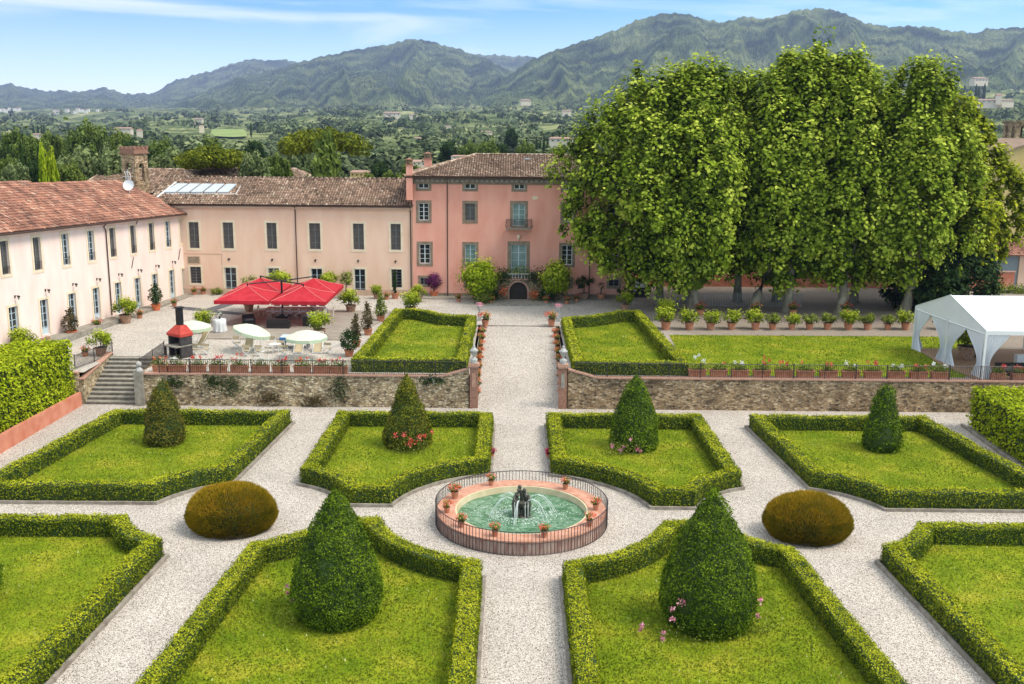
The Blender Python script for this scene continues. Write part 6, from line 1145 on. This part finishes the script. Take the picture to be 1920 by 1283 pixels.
# ---------------------------------------------------------------- plane trees
def tree_crown(m, env, n_cl, per, ls, seed, cl=.95, fill=.2, out=.5, mi=0, top=0):
    """env(a, t) gives the crown radius at angle a and height fraction t; leaves sit in sprays over it"""
    a = rng.random(n_cl)*2*math.pi; t = rng.random(n_cl)**.9; H0, H1 = env['z']; cx_, cy_ = env['c']
    r = np.interp(t, np.linspace(0, 1, len(env['r'])), env['r']); keep = rng.random(n_cl) < np.clip(r/max(env['r'])+.12, 0, 1); a, t, r = a[keep], t[keep], r[keep]; n_cl = len(a)
    lob = 1+.12*np.sin(a*4+seed)+.1*np.sin(a*7+seed*2+t*4)+.05*np.sin(t*17+a*3); dr = np.interp(np.clip(t+.03, 0, 1), np.linspace(0, 1, len(env['r'])), env['r'])-np.interp(np.clip(t-.03, 0, 1), np.linspace(0, 1, len(env['r'])), env['r'])
    N = np.stack([np.cos(a), np.sin(a), -dr/(.06*(H1-H0))], 1); N /= np.linalg.norm(N, axis=1, keepdims=True)
    inn = np.where(rng.random(n_cl) < fill, .5+.35*rng.random(n_cl), .88+.16*rng.random(n_cl)); C = np.stack([cx_+r*lob*inn*np.cos(a)*env.get('sx', 1), cy_+r*lob*inn*np.sin(a)*env.get('sy', 1), H0+t*(H1-H0)+.5*rng.normal(size=n_cl)*.6], 1)
    C[:, 2] += np.where((t > .85) & (rng.random(n_cl) < .2), rng.random(n_cl)*top, 0)
    if top:      # leading shoots that stand above the crown
        for _ in range(6):
            sa, sr, tz = rng.random()*6.28, rng.random()*max(env['r'])*.55, rng.uniform(.3, 1)*top; hh_ = np.interp(sr/max(env['r']), [0, .6, 1], [1, .93, .75]); q_ = np.array([[cx_+sr*math.cos(sa)+rng.normal()*.12, cy_+sr*math.sin(sa), H0+hh_*(H1-H0)-1.2+j*.55] for j in range(int(3+tz*2))]); C = np.r_[C, q_]; N = np.r_[N, np.tile([0, -.2, .98], (len(q_), 1))]
        n_cl = len(C)
    cr = cl*(.5+.95*rng.random(n_cl)**1.3); P = np.repeat(C, per, 0); k = len(P); q = rng.normal(size=(k, 3)); q /= np.linalg.norm(q, axis=1, keepdims=True); q *= (rng.random((k, 1))**.4); q = q*np.repeat(cr, per)[:, None]*np.array([.8, .8, 1.15]); Nr = np.repeat(N, per, 0)
    q += Nr*.25*np.repeat(cr, per)[:, None]
    P = P+q; d = q/np.linalg.norm(q, axis=1, keepdims=True)
    v = np.clip(.36+.42*(np.sqrt((q*q).sum(1))/np.repeat(cr, per)-.75)*2+.2*np.repeat(rng.normal(size=n_cl)*.6, per)+rng.normal(size=k)*.17, 0, 1)  # spray tips lighter, insides darker: inner shade put into the leaf colour
    m.leaves(P, d*.5+Nr*.25+np.array([0, -.05, .55])+rng.normal(size=(k, 3))*.35, ls*(.6+.8*rng.random(k)), .75, mi, v)
def big_tree(name, label, x, y, lean, H0, H1, r, leaf, n_cl, per, ls, trunk_r, group, seed, cat='tree', cl=.95, sx=1, sy=1, cx_=None, top=1.5, bark='bark_plane', z=T, fill=.25):
    t = thing(name, label, cat, (x, y, z), 0, group); tx, ty = cx_ if cx_ else (0, 0)
    m = MB(); pts = [(0, 0, -.1), (0, 0, .25), (lean*.3, 0, 1.6), (lean*.7+tx*.15, ty*.15, 3.4), (lean+tx*.4, ty*.4, H0+2.5-z), (lean+tx*.7, ty*.7, H0+(H1-H0)*.55-z)]; m.tube(pts, [trunk_r*1.9, trunk_r*1.35, trunk_r, trunk_r*.92, trunk_r*.75, trunk_r*.3], 12); m.build('trunk', bark, t, smooth=True)
    m = MB()
    for i in range(7):
        a = i*2.4+seed; zz = H0-z+rng.random()*2.0; rr = max(r)*.75; b0 = (lean*.8+tx*.3, ty*.3, zz); m.tube([b0, (b0[0]+math.cos(a)*rr*.35, b0[1]+math.sin(a)*rr*.35, zz+1.6), (tx+math.cos(a)*rr*.8, ty+math.sin(a)*rr*.8, zz+5+rng.random()*3)], [trunk_r*.45, trunk_r*.3, .05], 7)
    m.build('limb', bark, t)
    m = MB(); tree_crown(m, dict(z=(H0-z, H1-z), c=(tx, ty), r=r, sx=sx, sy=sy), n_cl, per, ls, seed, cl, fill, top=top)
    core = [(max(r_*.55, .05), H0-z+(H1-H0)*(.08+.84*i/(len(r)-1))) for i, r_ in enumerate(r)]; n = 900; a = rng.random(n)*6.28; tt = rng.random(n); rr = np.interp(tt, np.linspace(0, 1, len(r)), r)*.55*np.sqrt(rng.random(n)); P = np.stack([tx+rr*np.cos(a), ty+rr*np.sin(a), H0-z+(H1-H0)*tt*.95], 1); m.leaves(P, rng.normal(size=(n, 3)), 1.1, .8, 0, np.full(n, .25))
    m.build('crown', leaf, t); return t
def egg(rm, lo=.55, topk=.2): return [rm*k for k in (lo*.7, lo+.2, .92, 1, 1.02, 1.0, .96, .88, .72, .46, topk)]
GP = 'big plane trees on the gravel beyond the upper lawn'
PL = [('broad plane tree nearest the pink villa, its crown overhanging the facade', 13.8, 51.0, 0, (-.9, -2.0), 4.6, 24.0, [2.4, 4.9, 6.8, 8.0, 8.4, 8.4, 8.0, 7.3, 6.2, 4.6, 1.8], 680, 7),
      ('plane tree with a dark trunk, second along the front row from the villa', 16.4, 46.8, 0, (-.2, 0), 4.0, 24.9, egg(4.7), 330, 5),
      ('plane tree leaning to one side, third along the front row', 22.3, 47.6, 1.0, (1.7, 0), 4.4, 25.4, egg(3.7), 300, 5),
      ('slender plane tree in the middle of the front row', 25.4, 47.2, 0, (.9, .5), 5.0, 26.6, egg(4.0), 300, 4),
      ('plane tree with a pale trunk, fifth along the front row', 30.3, 46.9, .3, (-.9, 0), 4.6, 25.6, egg(3.9), 330, 5),
      ('plane tree with a dark flared trunk nearest the marquee', 36.6, 47.5, .8, (-.6, 0), 5.2, 25.2, [2.8, 4.6, 5.4, 5.7, 5.6, 5.3, 4.9, 4.3, 3.5, 2.5, 1.0], 400, 6),
      ('plane tree in the rear row behind the second front trunk', 17.0, 53.4, 0, (0, 0), 4.4, 24.2, egg(4.6), 170, 4), ('plane tree in the rear row behind the leaning one', 21.9, 53.2, 0, (0, 0), 4.6, 24.6, egg(4.6), 170, 4),
      ('plane tree in the rear row with a forked low limb', 25.8, 53.3, 0, (.6, 0), 4.6, 24.2, egg(4.6), 170, 4), ('plane tree in the rear row behind the pale trunk', 33.6, 53.3, 0, (0, 0), 4.6, 24.6, egg(5.2), 170, 4),
      ('plane tree in the rear row with a wide flared foot, nearest the linden', 37.9, 53.5, 0, (-.5, 0), 4.6, 21.5, egg(4.6), 170, 4)]
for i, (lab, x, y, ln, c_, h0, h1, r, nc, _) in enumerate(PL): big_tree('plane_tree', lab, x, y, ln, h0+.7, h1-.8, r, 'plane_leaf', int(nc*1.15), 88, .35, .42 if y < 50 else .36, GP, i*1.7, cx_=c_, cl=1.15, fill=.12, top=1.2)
big_tree('linden_tree', 'dense rounded linden tree at the far end of the plane trees, yellow-green', 42.4, 54, 0, 5.6, 21.4, [1.8, 4.4, 6.0, 6.9, 6.8, 6.1, 5.4, 4.6, 3.6, 2.4, .8], 'linden_leaf', 640, 56, .4, .4, None, 21, cl=.9, bark='bark')
big_tree('dark_tree', 'low dark evergreen beneath the linden, beside the blue-grey building', 40.6, 50.2, 0, 2.6, 9.5, egg(4.6, .8, .3), 'dark_leaf', 330, 50, .34, .3, None, 9, cl=.8, bark='bark')
m = MB(); 
tall_hedge([(11.5, 66), (45, 66), (45, 64), (11.5, 64)], T, 6.2, 7000, .5, 'dark background hedge behind the plane tree trunks').data.materials[0] = MATS['dark_leaf']
tw = thing('garden_wall', 'long pinkish wall behind the plane trees', 'wall', (0, 0, 0)); m = MB(); m.box((32, 62.8, T+.9), (44, .3, 1.9)); m.build('masonry', 'coral_plaster', tw); m = MB(); m.box((32, 62.8, T+1.9), (44.2, .42, .12)); m.build('coping', 'brick_coping', tw)
railing('pale paling fence among the plane tree trunks', [(15.0, 50.2, T), (27.5, 50.2, T)], 1.25, .16, 'paling_fence', 'urn_stone', post=2, cat='fence', r=.018)
for i, (px, py) in enumerate([(1313, 590), (1418, 590), (1487, 590), (1586, 590)]): t = dup(big['ger'], (0, 0, 0), 0, 1, 'dark potted plant at the foot of a plane trunk, %s from the villa' % ordn(i), 'pots at the feet of the plane trees'); put(t, px, py, 1.2)
for i, (px, py, w_) in enumerate([(1865, 541, 1.5), (1895, 545, 1.6), (1915, 548, 1.2)]): p = PY(px, py, 60); scrub('shrub', 'white-flowered shrub before the blue-grey building, %s from the trees' % ordn(i), tuple(p), 700, .2, (w_, .7, .8), 'shrub_leaf', 30, 'shrub', 'shrubs before the blue-grey building')
# parked car in the shade
p = G(1197, 551, T); cr_ = thing('parked_car', 'dark car parked in the shade between the villa and the first plane trunk', 'car', tuple(p)); mat('car_paint', (.012, .013, .016), rough=.2, spec=.7); m = MB()
bd = [(-.86, .3), (-.88, .75), (-.8, .95), (-.62, 1.42), (.62, 1.42), (.8, .95), (.88, .75), (.86, .3)]; v = [(x, y, z*k) for y, k in ((-2.1, .86), (-1.9, .97), (-.9, 1), (1.6, 1), (2.1, .9)) for x, z in bd]
for i in range(8, 0, -1): pass
v = [(x, y, z if z < 1 else (1.0 if abs(y) > 1.3 and y < 0 else z)) for x, y, z in v]; m.add(v, [(j*8+i, j*8+(i+1) % 8, (j+1)*8+(i+1) % 8, (j+1)*8+i) for j in range(4) for i in range(8)]+[tuple(range(8)), tuple(range(32, 40))[::-1]]); m.build('body', 'car_paint', cr_, smooth=False)
m = MB(); m.add([(-.62, -1.5, 1.04), (.62, -1.5, 1.04), (.55, -.92, 1.4), (-.55, -.92, 1.4)], [(0, 1, 2, 3)]); m.build('windscreen', 'solar', cr_)
for s in (-.62, .62): m = MB(); m.box((s, -2.1, .7), (.3, .06, .14)); m.build('headlight', 'solar', cr_)
for sx in (-.82, .82):
    for y in (-1.35, 1.35): m = MB(); m.tube([(sx-.1, y, .32), (sx+.1, y, .32)], .32, 14); m.build('wheel', 'iron_dark', cr_)

# ---------------------------------------------------------------- background trees, each kind built once
def proto(kind, n, ls, leaf):
    t = thing(kind, 'x', 'tree'); m = MB(); m.tube([(0, 0, -.3), (0, 0, .45)], [.04, .025], 6); m.build('trunk', 'bark', t); m = MB()
    if kind == 'cypress': blob(m, [.06, .1, .12, .125, .12, .1, .07, .02], .95, n, ls, z0=.04, rough=.02, tilt=.6)
    elif kind == 'umbrella_pine':
        C = np.stack([rng.uniform(-.5, .5, 26), rng.uniform(-.5, .5, 26), np.zeros(26)], 1); C = C[np.hypot(C[:, 0], C[:, 1]) < .48]; C[:, 2] = .74-.7*(C[:, 0]**2+C[:, 1]**2)
        for c in C: blob(m, [.1, .15, .17, .15, .1, .02], .25, n//len(C), ls, z0=c[2], c=c[:2], rough=.02, up=.5, tilt=.6)
    elif kind == 'conifer': blob(m, [.3, .28, .22, .17, .1, .02], .98, n, ls, rough=.07, tilt=.7, seed=3)
    else:
        k = 46; a = rng.random(k)*6.28; ph = np.arcsin(rng.random(k)*1.5-.5); C = np.stack([.38*np.cos(ph)*np.cos(a), .38*np.cos(ph)*np.sin(a), .55+.36*np.sin(ph)], 1)*(1-.15*rng.random((k, 1)))
        P = np.repeat(C, n//k, 0); q = rng.normal(size=P.shape); q /= np.linalg.norm(q, axis=1, keepdims=True); q *= .125*(rng.random((len(P), 1))**.35); Pn = P+q; v = np.clip(.35+2.6*(q[:, 2])+.5*(P[:, 2]-.55)+rng.normal(size=len(P))*.13, 0, 1); m.leaves(Pn, q*8+[0, 0, .35]+rng.normal(size=q.shape)*.3, ls*(.6+.8*rng.random(len(P))), .75, 0, v)  # clump and crown tops lighter: light from above put into leaf colour
        m.leaves(rng.normal(size=(300, 3))*.13+[0, 0, .5], rng.normal(size=(300, 3)), ls*3, .8, 0, np.full(300, .25))
    m.build('crown', leaf, t); return t
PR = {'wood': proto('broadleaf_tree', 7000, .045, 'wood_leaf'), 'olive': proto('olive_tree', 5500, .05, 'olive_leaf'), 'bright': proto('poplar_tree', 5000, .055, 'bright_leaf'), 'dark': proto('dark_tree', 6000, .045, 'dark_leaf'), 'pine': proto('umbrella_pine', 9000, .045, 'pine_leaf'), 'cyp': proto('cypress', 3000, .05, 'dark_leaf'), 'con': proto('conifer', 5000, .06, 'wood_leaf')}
usedp = set()
def bgt(kind, px, top, wpx, d, lab, group=None, zb=None, rat=None):
    """tree at distance d whose crown top shows at (px, top) and whose crown is wpx wide in the photograph"""
    P = PY(px, top, CAM[1]+d); z0 = zb if zb is not None else (1.0 if d < 200 else float(terr_z(np.float64(px), np.float64(d)))-1); h = P[2]-z0; w = wpx/F_PX*d/{'wood': .95, 'olive': .95, 'bright': .95, 'dark': .95, 'pine': 1.15, 'cyp': .25, 'con': .58}[kind]
    if kind in ('wood', 'olive', 'dark'): h = min(h, w*1.7); 
    if kind == 'pine': h = min(h, w*.95)
    z0 = P[2]-h*.94; sc = (w, w, h); r_ = PR[kind]; loc = (P[0], P[1], z0)
    if kind not in usedp: usedp.add(kind); r_.location = loc; r_.scale = sc; r_['label'] = lab; 
    else: r_ = dup(r_, loc, (px*7.3) % 6.28, sc, lab)
    if group: r_['group'] = group
    return r_
LT = [('wood', 160, 222, 96, 230, 'tallest rounded tree above the peach wing roof'), ('wood', 28, 238, 70, 200, 'tree at the far edge above the peach wing, beside the tall rounded one'), ('wood', 62, 252, 62, 180, 'middle-sized dark tree in front of the tallest rounded tree'), ('wood', 95, 244, 56, 190, 'bright rounded tree just before the tallest one'), ('olive', 150, 284, 120, 120, 'broad soft grey-green tree just behind the peach wing ridge'), ('olive', 205, 276, 90, 118, 'soft green tree touching the bell turret'), ('wood', 222, 240, 60, 210, 'tree behind the bell turret crown'), ('dark', 250, 262, 60, 190, 'dark tree right behind the bell turret'), ('wood', 300, 255, 70, 200, 'tree beyond the bell turret on its far side'), ('olive', 320, 285, 110, 125, 'pale green tree behind the rear roof ridge'), ('bright', 84, 278, 48, 105, 'narrow bright yellow-green tree above the red roof'), ('olive', 30, 308, 66, 105, 'pale poplar-like tree at the edge above the red roof'), ('wood', 12, 290, 50, 120, 'green tree at the very edge above the red roof'), ('dark', 60, 300, 40, 115, 'small dark tree between the two narrow bright ones'), ('wood', 128, 300, 60, 110, 'green tree behind the narrow bright tree'), ('cyp', 16, 282, 9, 130, 'dark slim cypress at the edge above the red roof, outer one'), ('cyp', 39, 275, 9, 135, 'dark slim cypress near the edge above the red roof, inner one'),
      ('wood', 395, 252, 62, 260, 'tree behind the flat-topped pine'), ('dark', 476, 262, 42, 200, 'dark pointed tree between the two flat-topped pines'), ('olive', 478, 288, 70, 115, 'grey-green cedar before the gap between the pines'), ('wood', 520, 285, 60, 120, 'green tree below the taller flat-topped pine'), ('olive', 560, 268, 60, 170, 'pale green tree behind the taller flat-topped pine'),
      ('pine', 405, 276, 150, 120, 'low wide flat-topped umbrella pine behind the rear roofs'), ('pine', 610, 243, 165, 135, 'tall wide flat-topped umbrella pine beside the pink villa'), ('con', 612, 262, 100, 112, 'pale green conical cedar in front of the tall umbrella pine'),
      ('dark', 712, 302, 44, 150, 'small dark round tree beside the villa chimney'), ('wood', 735, 318, 50, 120, 'green bush tree just behind the salmon roof near the villa'), ('wood', 690, 322, 36, 118, 'small green tree beside the cream house behind the salmon roof'), ('wood', 772, 302, 50, 130, 'green tree right of the thin villa chimney'.replace('right of', 'beyond')),
      ('dark', 842, 264, 44, 260, 'dark brownish pine above the villa roof'), ('wood', 880, 262, 56, 240, 'bright green tree behind the villa ridge, next to the brownish pine'), ('wood', 915, 258, 60, 230, 'broad bright green tree behind the villa ridge'), ('wood', 985, 262, 50, 250, 'green tree behind the villa ridge beyond the dark one'), ('dark', 958, 239, 28, 420, 'tall dark oval tree rising above the others behind the villa'), ('dark', 938, 268, 40, 250, 'dark low tree behind the villa ridge'), ('wood', 1045, 272, 50, 180, 'green tree between villa roof and plane trees')]
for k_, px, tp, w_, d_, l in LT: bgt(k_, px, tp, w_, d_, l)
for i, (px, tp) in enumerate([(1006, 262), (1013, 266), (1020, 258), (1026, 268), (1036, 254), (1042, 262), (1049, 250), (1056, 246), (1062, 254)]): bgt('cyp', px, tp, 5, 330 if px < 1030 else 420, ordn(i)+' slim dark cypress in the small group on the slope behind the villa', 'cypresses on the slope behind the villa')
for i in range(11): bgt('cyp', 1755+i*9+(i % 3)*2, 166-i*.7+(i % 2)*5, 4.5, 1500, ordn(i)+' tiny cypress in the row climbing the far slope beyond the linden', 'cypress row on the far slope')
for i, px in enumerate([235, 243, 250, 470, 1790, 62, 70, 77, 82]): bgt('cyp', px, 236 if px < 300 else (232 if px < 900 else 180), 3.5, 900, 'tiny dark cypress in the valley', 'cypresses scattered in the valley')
# far scattered trees and woods of the valley: uncountable
m = MB(); n = 12000; pxr = rng.uniform(-250, 2150, n); u_ = rng.random(n); d = 190*np.exp(u_*math.log(3300/190)); dens_ = wob(np.stack([pxr*.02, np.log(d)*6, 0*d], -1), 1.3, 2); keep = (dens_+rng.normal(size=n)*.35 > -.22) & ((pxr < 640) | (d > 260) | (pxr > 1050)) & ~((pxr > 310) & (pxr < 470) & (d > 700) & (d < 1400)) & ~((pxr > 195) & (pxr < 245) & (d > 850) & (d < 1200)); pxr, d = pxr[keep], d[keep]; n = len(d)
kx = (pxr-960)/F_PX*.985; zg = terr_z(pxr, d); hgt = (3.5+4.5*rng.random(n))*(1+.00015*d)*np.where(wob(np.stack([pxr*.01, d*.003, 0*d], -1), 1, 5) > .1, 1.5, .85)
per = np.where(d < 450, 190, np.where(d < 800, 80, np.where(d < 1300, 36, 16))); idx = np.repeat(np.arange(n), per); k = len(idx); q = rng.normal(size=(k, 3)); q /= np.linalg.norm(q, axis=1, keepdims=True); q[:, 2] = np.abs(q[:, 2])*.9-.1*rng.random(k); C = np.stack([CAM[0]+kx*d, CAM[1]+d, zg], 1)[idx]; hh = hgt[idx]
P = C+q*np.stack([hh*.55, hh*.55, hh*.62], 1)*(.8+.3*rng.random((k, 1)))+np.array([0, 0, 1.])*hh[:, None]*.3; tone = np.repeat(rng.normal(size=n)*.22, per)
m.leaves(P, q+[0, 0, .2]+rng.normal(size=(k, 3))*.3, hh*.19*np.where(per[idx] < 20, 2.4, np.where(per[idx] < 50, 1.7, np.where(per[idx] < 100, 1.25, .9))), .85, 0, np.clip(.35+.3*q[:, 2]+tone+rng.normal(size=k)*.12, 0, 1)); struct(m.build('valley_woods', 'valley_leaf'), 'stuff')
# houses of the valley and the far village
def house(label, px, py, wpx, d, w2h=.45, roof='tile_red', wall='wall_far', group=None, name='farmhouse'):
    P = PY(px, py, CAM[1]+d); w = wpx/F_PX*d; h = w*w2h; t = thing(name, label, 'house', (P[0], P[1], P[2]), (px*.37) % .5-.25, group); dp = w*.6
    m = MB(); m.box((0, 0, h*.3-2), (w, dp, h*1.0+4)); m.build('wall', wall, t); e = h*.8; m = MB(); m.add([(-w*.54, -dp*.58, e), (w*.54, -dp*.58, e), (w*.54, dp*.58, e), (-w*.54, dp*.58, e), (-w*.4, 0, e+h*.3), (w*.4, 0, e+h*.3)], [(0, 1, 5, 4), (1, 2, 5), (2, 3, 4, 5), (3, 0, 4), (3, 2, 1, 0)], 0, .7); m.build('roof', roof, t)
    if wpx > 12:
        for i in range(4): m = MB(); m.box((-w*.36+i*w*.24, -dp*.5, e*.55), (w*.07, .06, h*.22)); m.build('window', 'glass_dark', t)
    return t
HS = [('cream house just behind the salmon roof beside the umbrella pine', 676, 326, 34, 150, .45, 'wall_yellow'), ('small house with red roof between the two villa chimneys', 790, 305, 34, 190, .4, 'wall_far'), ('low red-roofed house behind the villa ridge', 862, 292, 30, 230, .3, 'wall_far'), ('pale farmhouse on the slope above the villa chimney', 718, 279, 20, 520, .4, 'wall_far'), ('small farmhouse on the slope, higher than the chimney', 782, 262, 16, 700, .45, 'wall_far'), ('long farmhouse on the olive slope', 735, 216, 30, 1700, .3, 'wall_far'), ('white farmhouse below the mountain, beyond the long one', 775, 217, 14, 1700, .4, 'wall_far'), ('white house high on the olive slope', 985, 191, 18, 1900, .4, 'wall_far'), ('white house at the edge of the plane tree on the slope', 1062, 210, 16, 1500, .4, 'wall_far'), ('long walled farm with cypresses near the plane tree edge', 1052, 266, 44, 420, .28, 'wall_far'), ('small white house in the olive grove', 840, 238, 12, 1100, .4, 'wall_far'), ('low long shed in the olive grove', 912, 248, 20, 900, .25, 'wall_far'),
      ('farmhouse among fields beyond the bell turret', 232, 245, 30, 650, .3, 'wall_far'), ('square tower house among fields beyond the bell turret', 262, 251, 10, 640, 1.1, 'wall_far'), ('white house at the edge of the green field', 378, 238, 8, 900, .7, 'wall_far'), ('white house above the dark wood line', 371, 226, 18, 1600, .4, 'wall_far'), ('house between trees at the picture edge', 70, 254, 16, 420, .4, 'wall_far'), ('white house high on the slope beyond the lindens', 1835, 153, 27, 1700, .4, 'wall_far'), ('long red-roofed farm with a tower beyond the lindens', 1845, 193, 40, 1250, .25, 'wall_far'), ('white house beside the red-roofed farm beyond the lindens', 1885, 192, 24, 1250, .35, 'wall_far'), ('small square tower of the red-roofed farm beyond the lindens', 1872, 186, 10, 1240, 1.3, 'wall_far')]
for l, px, py, w_, d_, r_, wl_ in HS: house(l, px, py+(7 if d_ < 300 else 2), w_, d_, r_*.8, 'roof_far', wl_)
GVl = 'houses of the far village at the foot of the mountains'
mat('wall_village', (.8, .74, .68), (.85, .8, .74), scale=.01)
for i in range(44):
    cl_ = [(60, 221, 10, 5), (18, 207, 18, 2), (98, 211, 12, 3), (145, 210, 16, 3), (200, 212, 20, 3), (185, 216, 20, 2)][i % 6]; px = cl_[0]+rng.normal()*cl_[2]*.75; py = cl_[1]+rng.normal()*cl_[3]*.7; house('pale house in the far village at the foot of the blue mountains', px, py, 4+3*rng.random(), 3100+rng.random()*300, .5, 'roof_far' if 'roof_far' in MATS else 'tile_red', 'wall_village', GVl, 'village_house')
def field(name, pts, m_):
    P = [Vp(a, b) for a, b in pts]; mm = MB(); N_ = 8; v = []
    for i in range(N_+1):
        for j in range(N_+1): s, t = i/N_, j/N_; px = (pts[0][0]*(1-s)+pts[1][0]*s)*(1-t)+(pts[3][0]*(1-s)+pts[2][0]*s)*t; d = (pts[0][1]*(1-s)+pts[1][1]*s)*(1-t)+(pts[3][1]*(1-s)+pts[2][1]*s)*t; v.append(tuple(Vp(px, d, 1.6)))
    mm.add(v, [(i*(N_+1)+j, (i+1)*(N_+1)+j, (i+1)*(N_+1)+j+1, i*(N_+1)+j+1) for i in range(N_) for j in range(N_)]); struct(mm.build(name, m_))
field('green_field', [(392, 900), (462, 900), (456, 1350), (398, 1350)], 'field_green'); field('yellow_field', [(318, 780), (388, 780), (384, 900), (340, 900)], 'field_yellow'); field('yellow_field', [(205, 900), (242, 900), (238, 1150), (206, 1150)], 'field_yellow'); field('yellow_field', [(1000, 560), (1050, 600), (1056, 760), (1010, 720)], 'field_yellow'); field('green_field', [(1880, 200), (1990, 200), (1980, 320), (1890, 320)], 'field_green')

# ---------------------------------------------------------------- the air
m = MB(); m.box((0, 4600, 480), (17000, 10400, 2*520+40)); hzb = m.build('haze', []); struct(hzb, 'stuff'); hm = bpy.data.materials.new('haze'); hm.use_nodes = True; hn = hm.node_tree; hn.nodes.remove(hn.nodes['Principled BSDF']); pv = hn.nodes.new('ShaderNodeVolumePrincipled'); pv.inputs['Color'].default_value = (.5, .6, 1, 1); pv.inputs['Density'].default_value = 9.5e-5; pv.inputs['Anisotropy'].default_value = .2; hn.links.new(pv.outputs[0], hn.nodes['Material Output'].inputs['Volume']); hzb.data.materials.clear(); hzb.data.materials.append(hm)
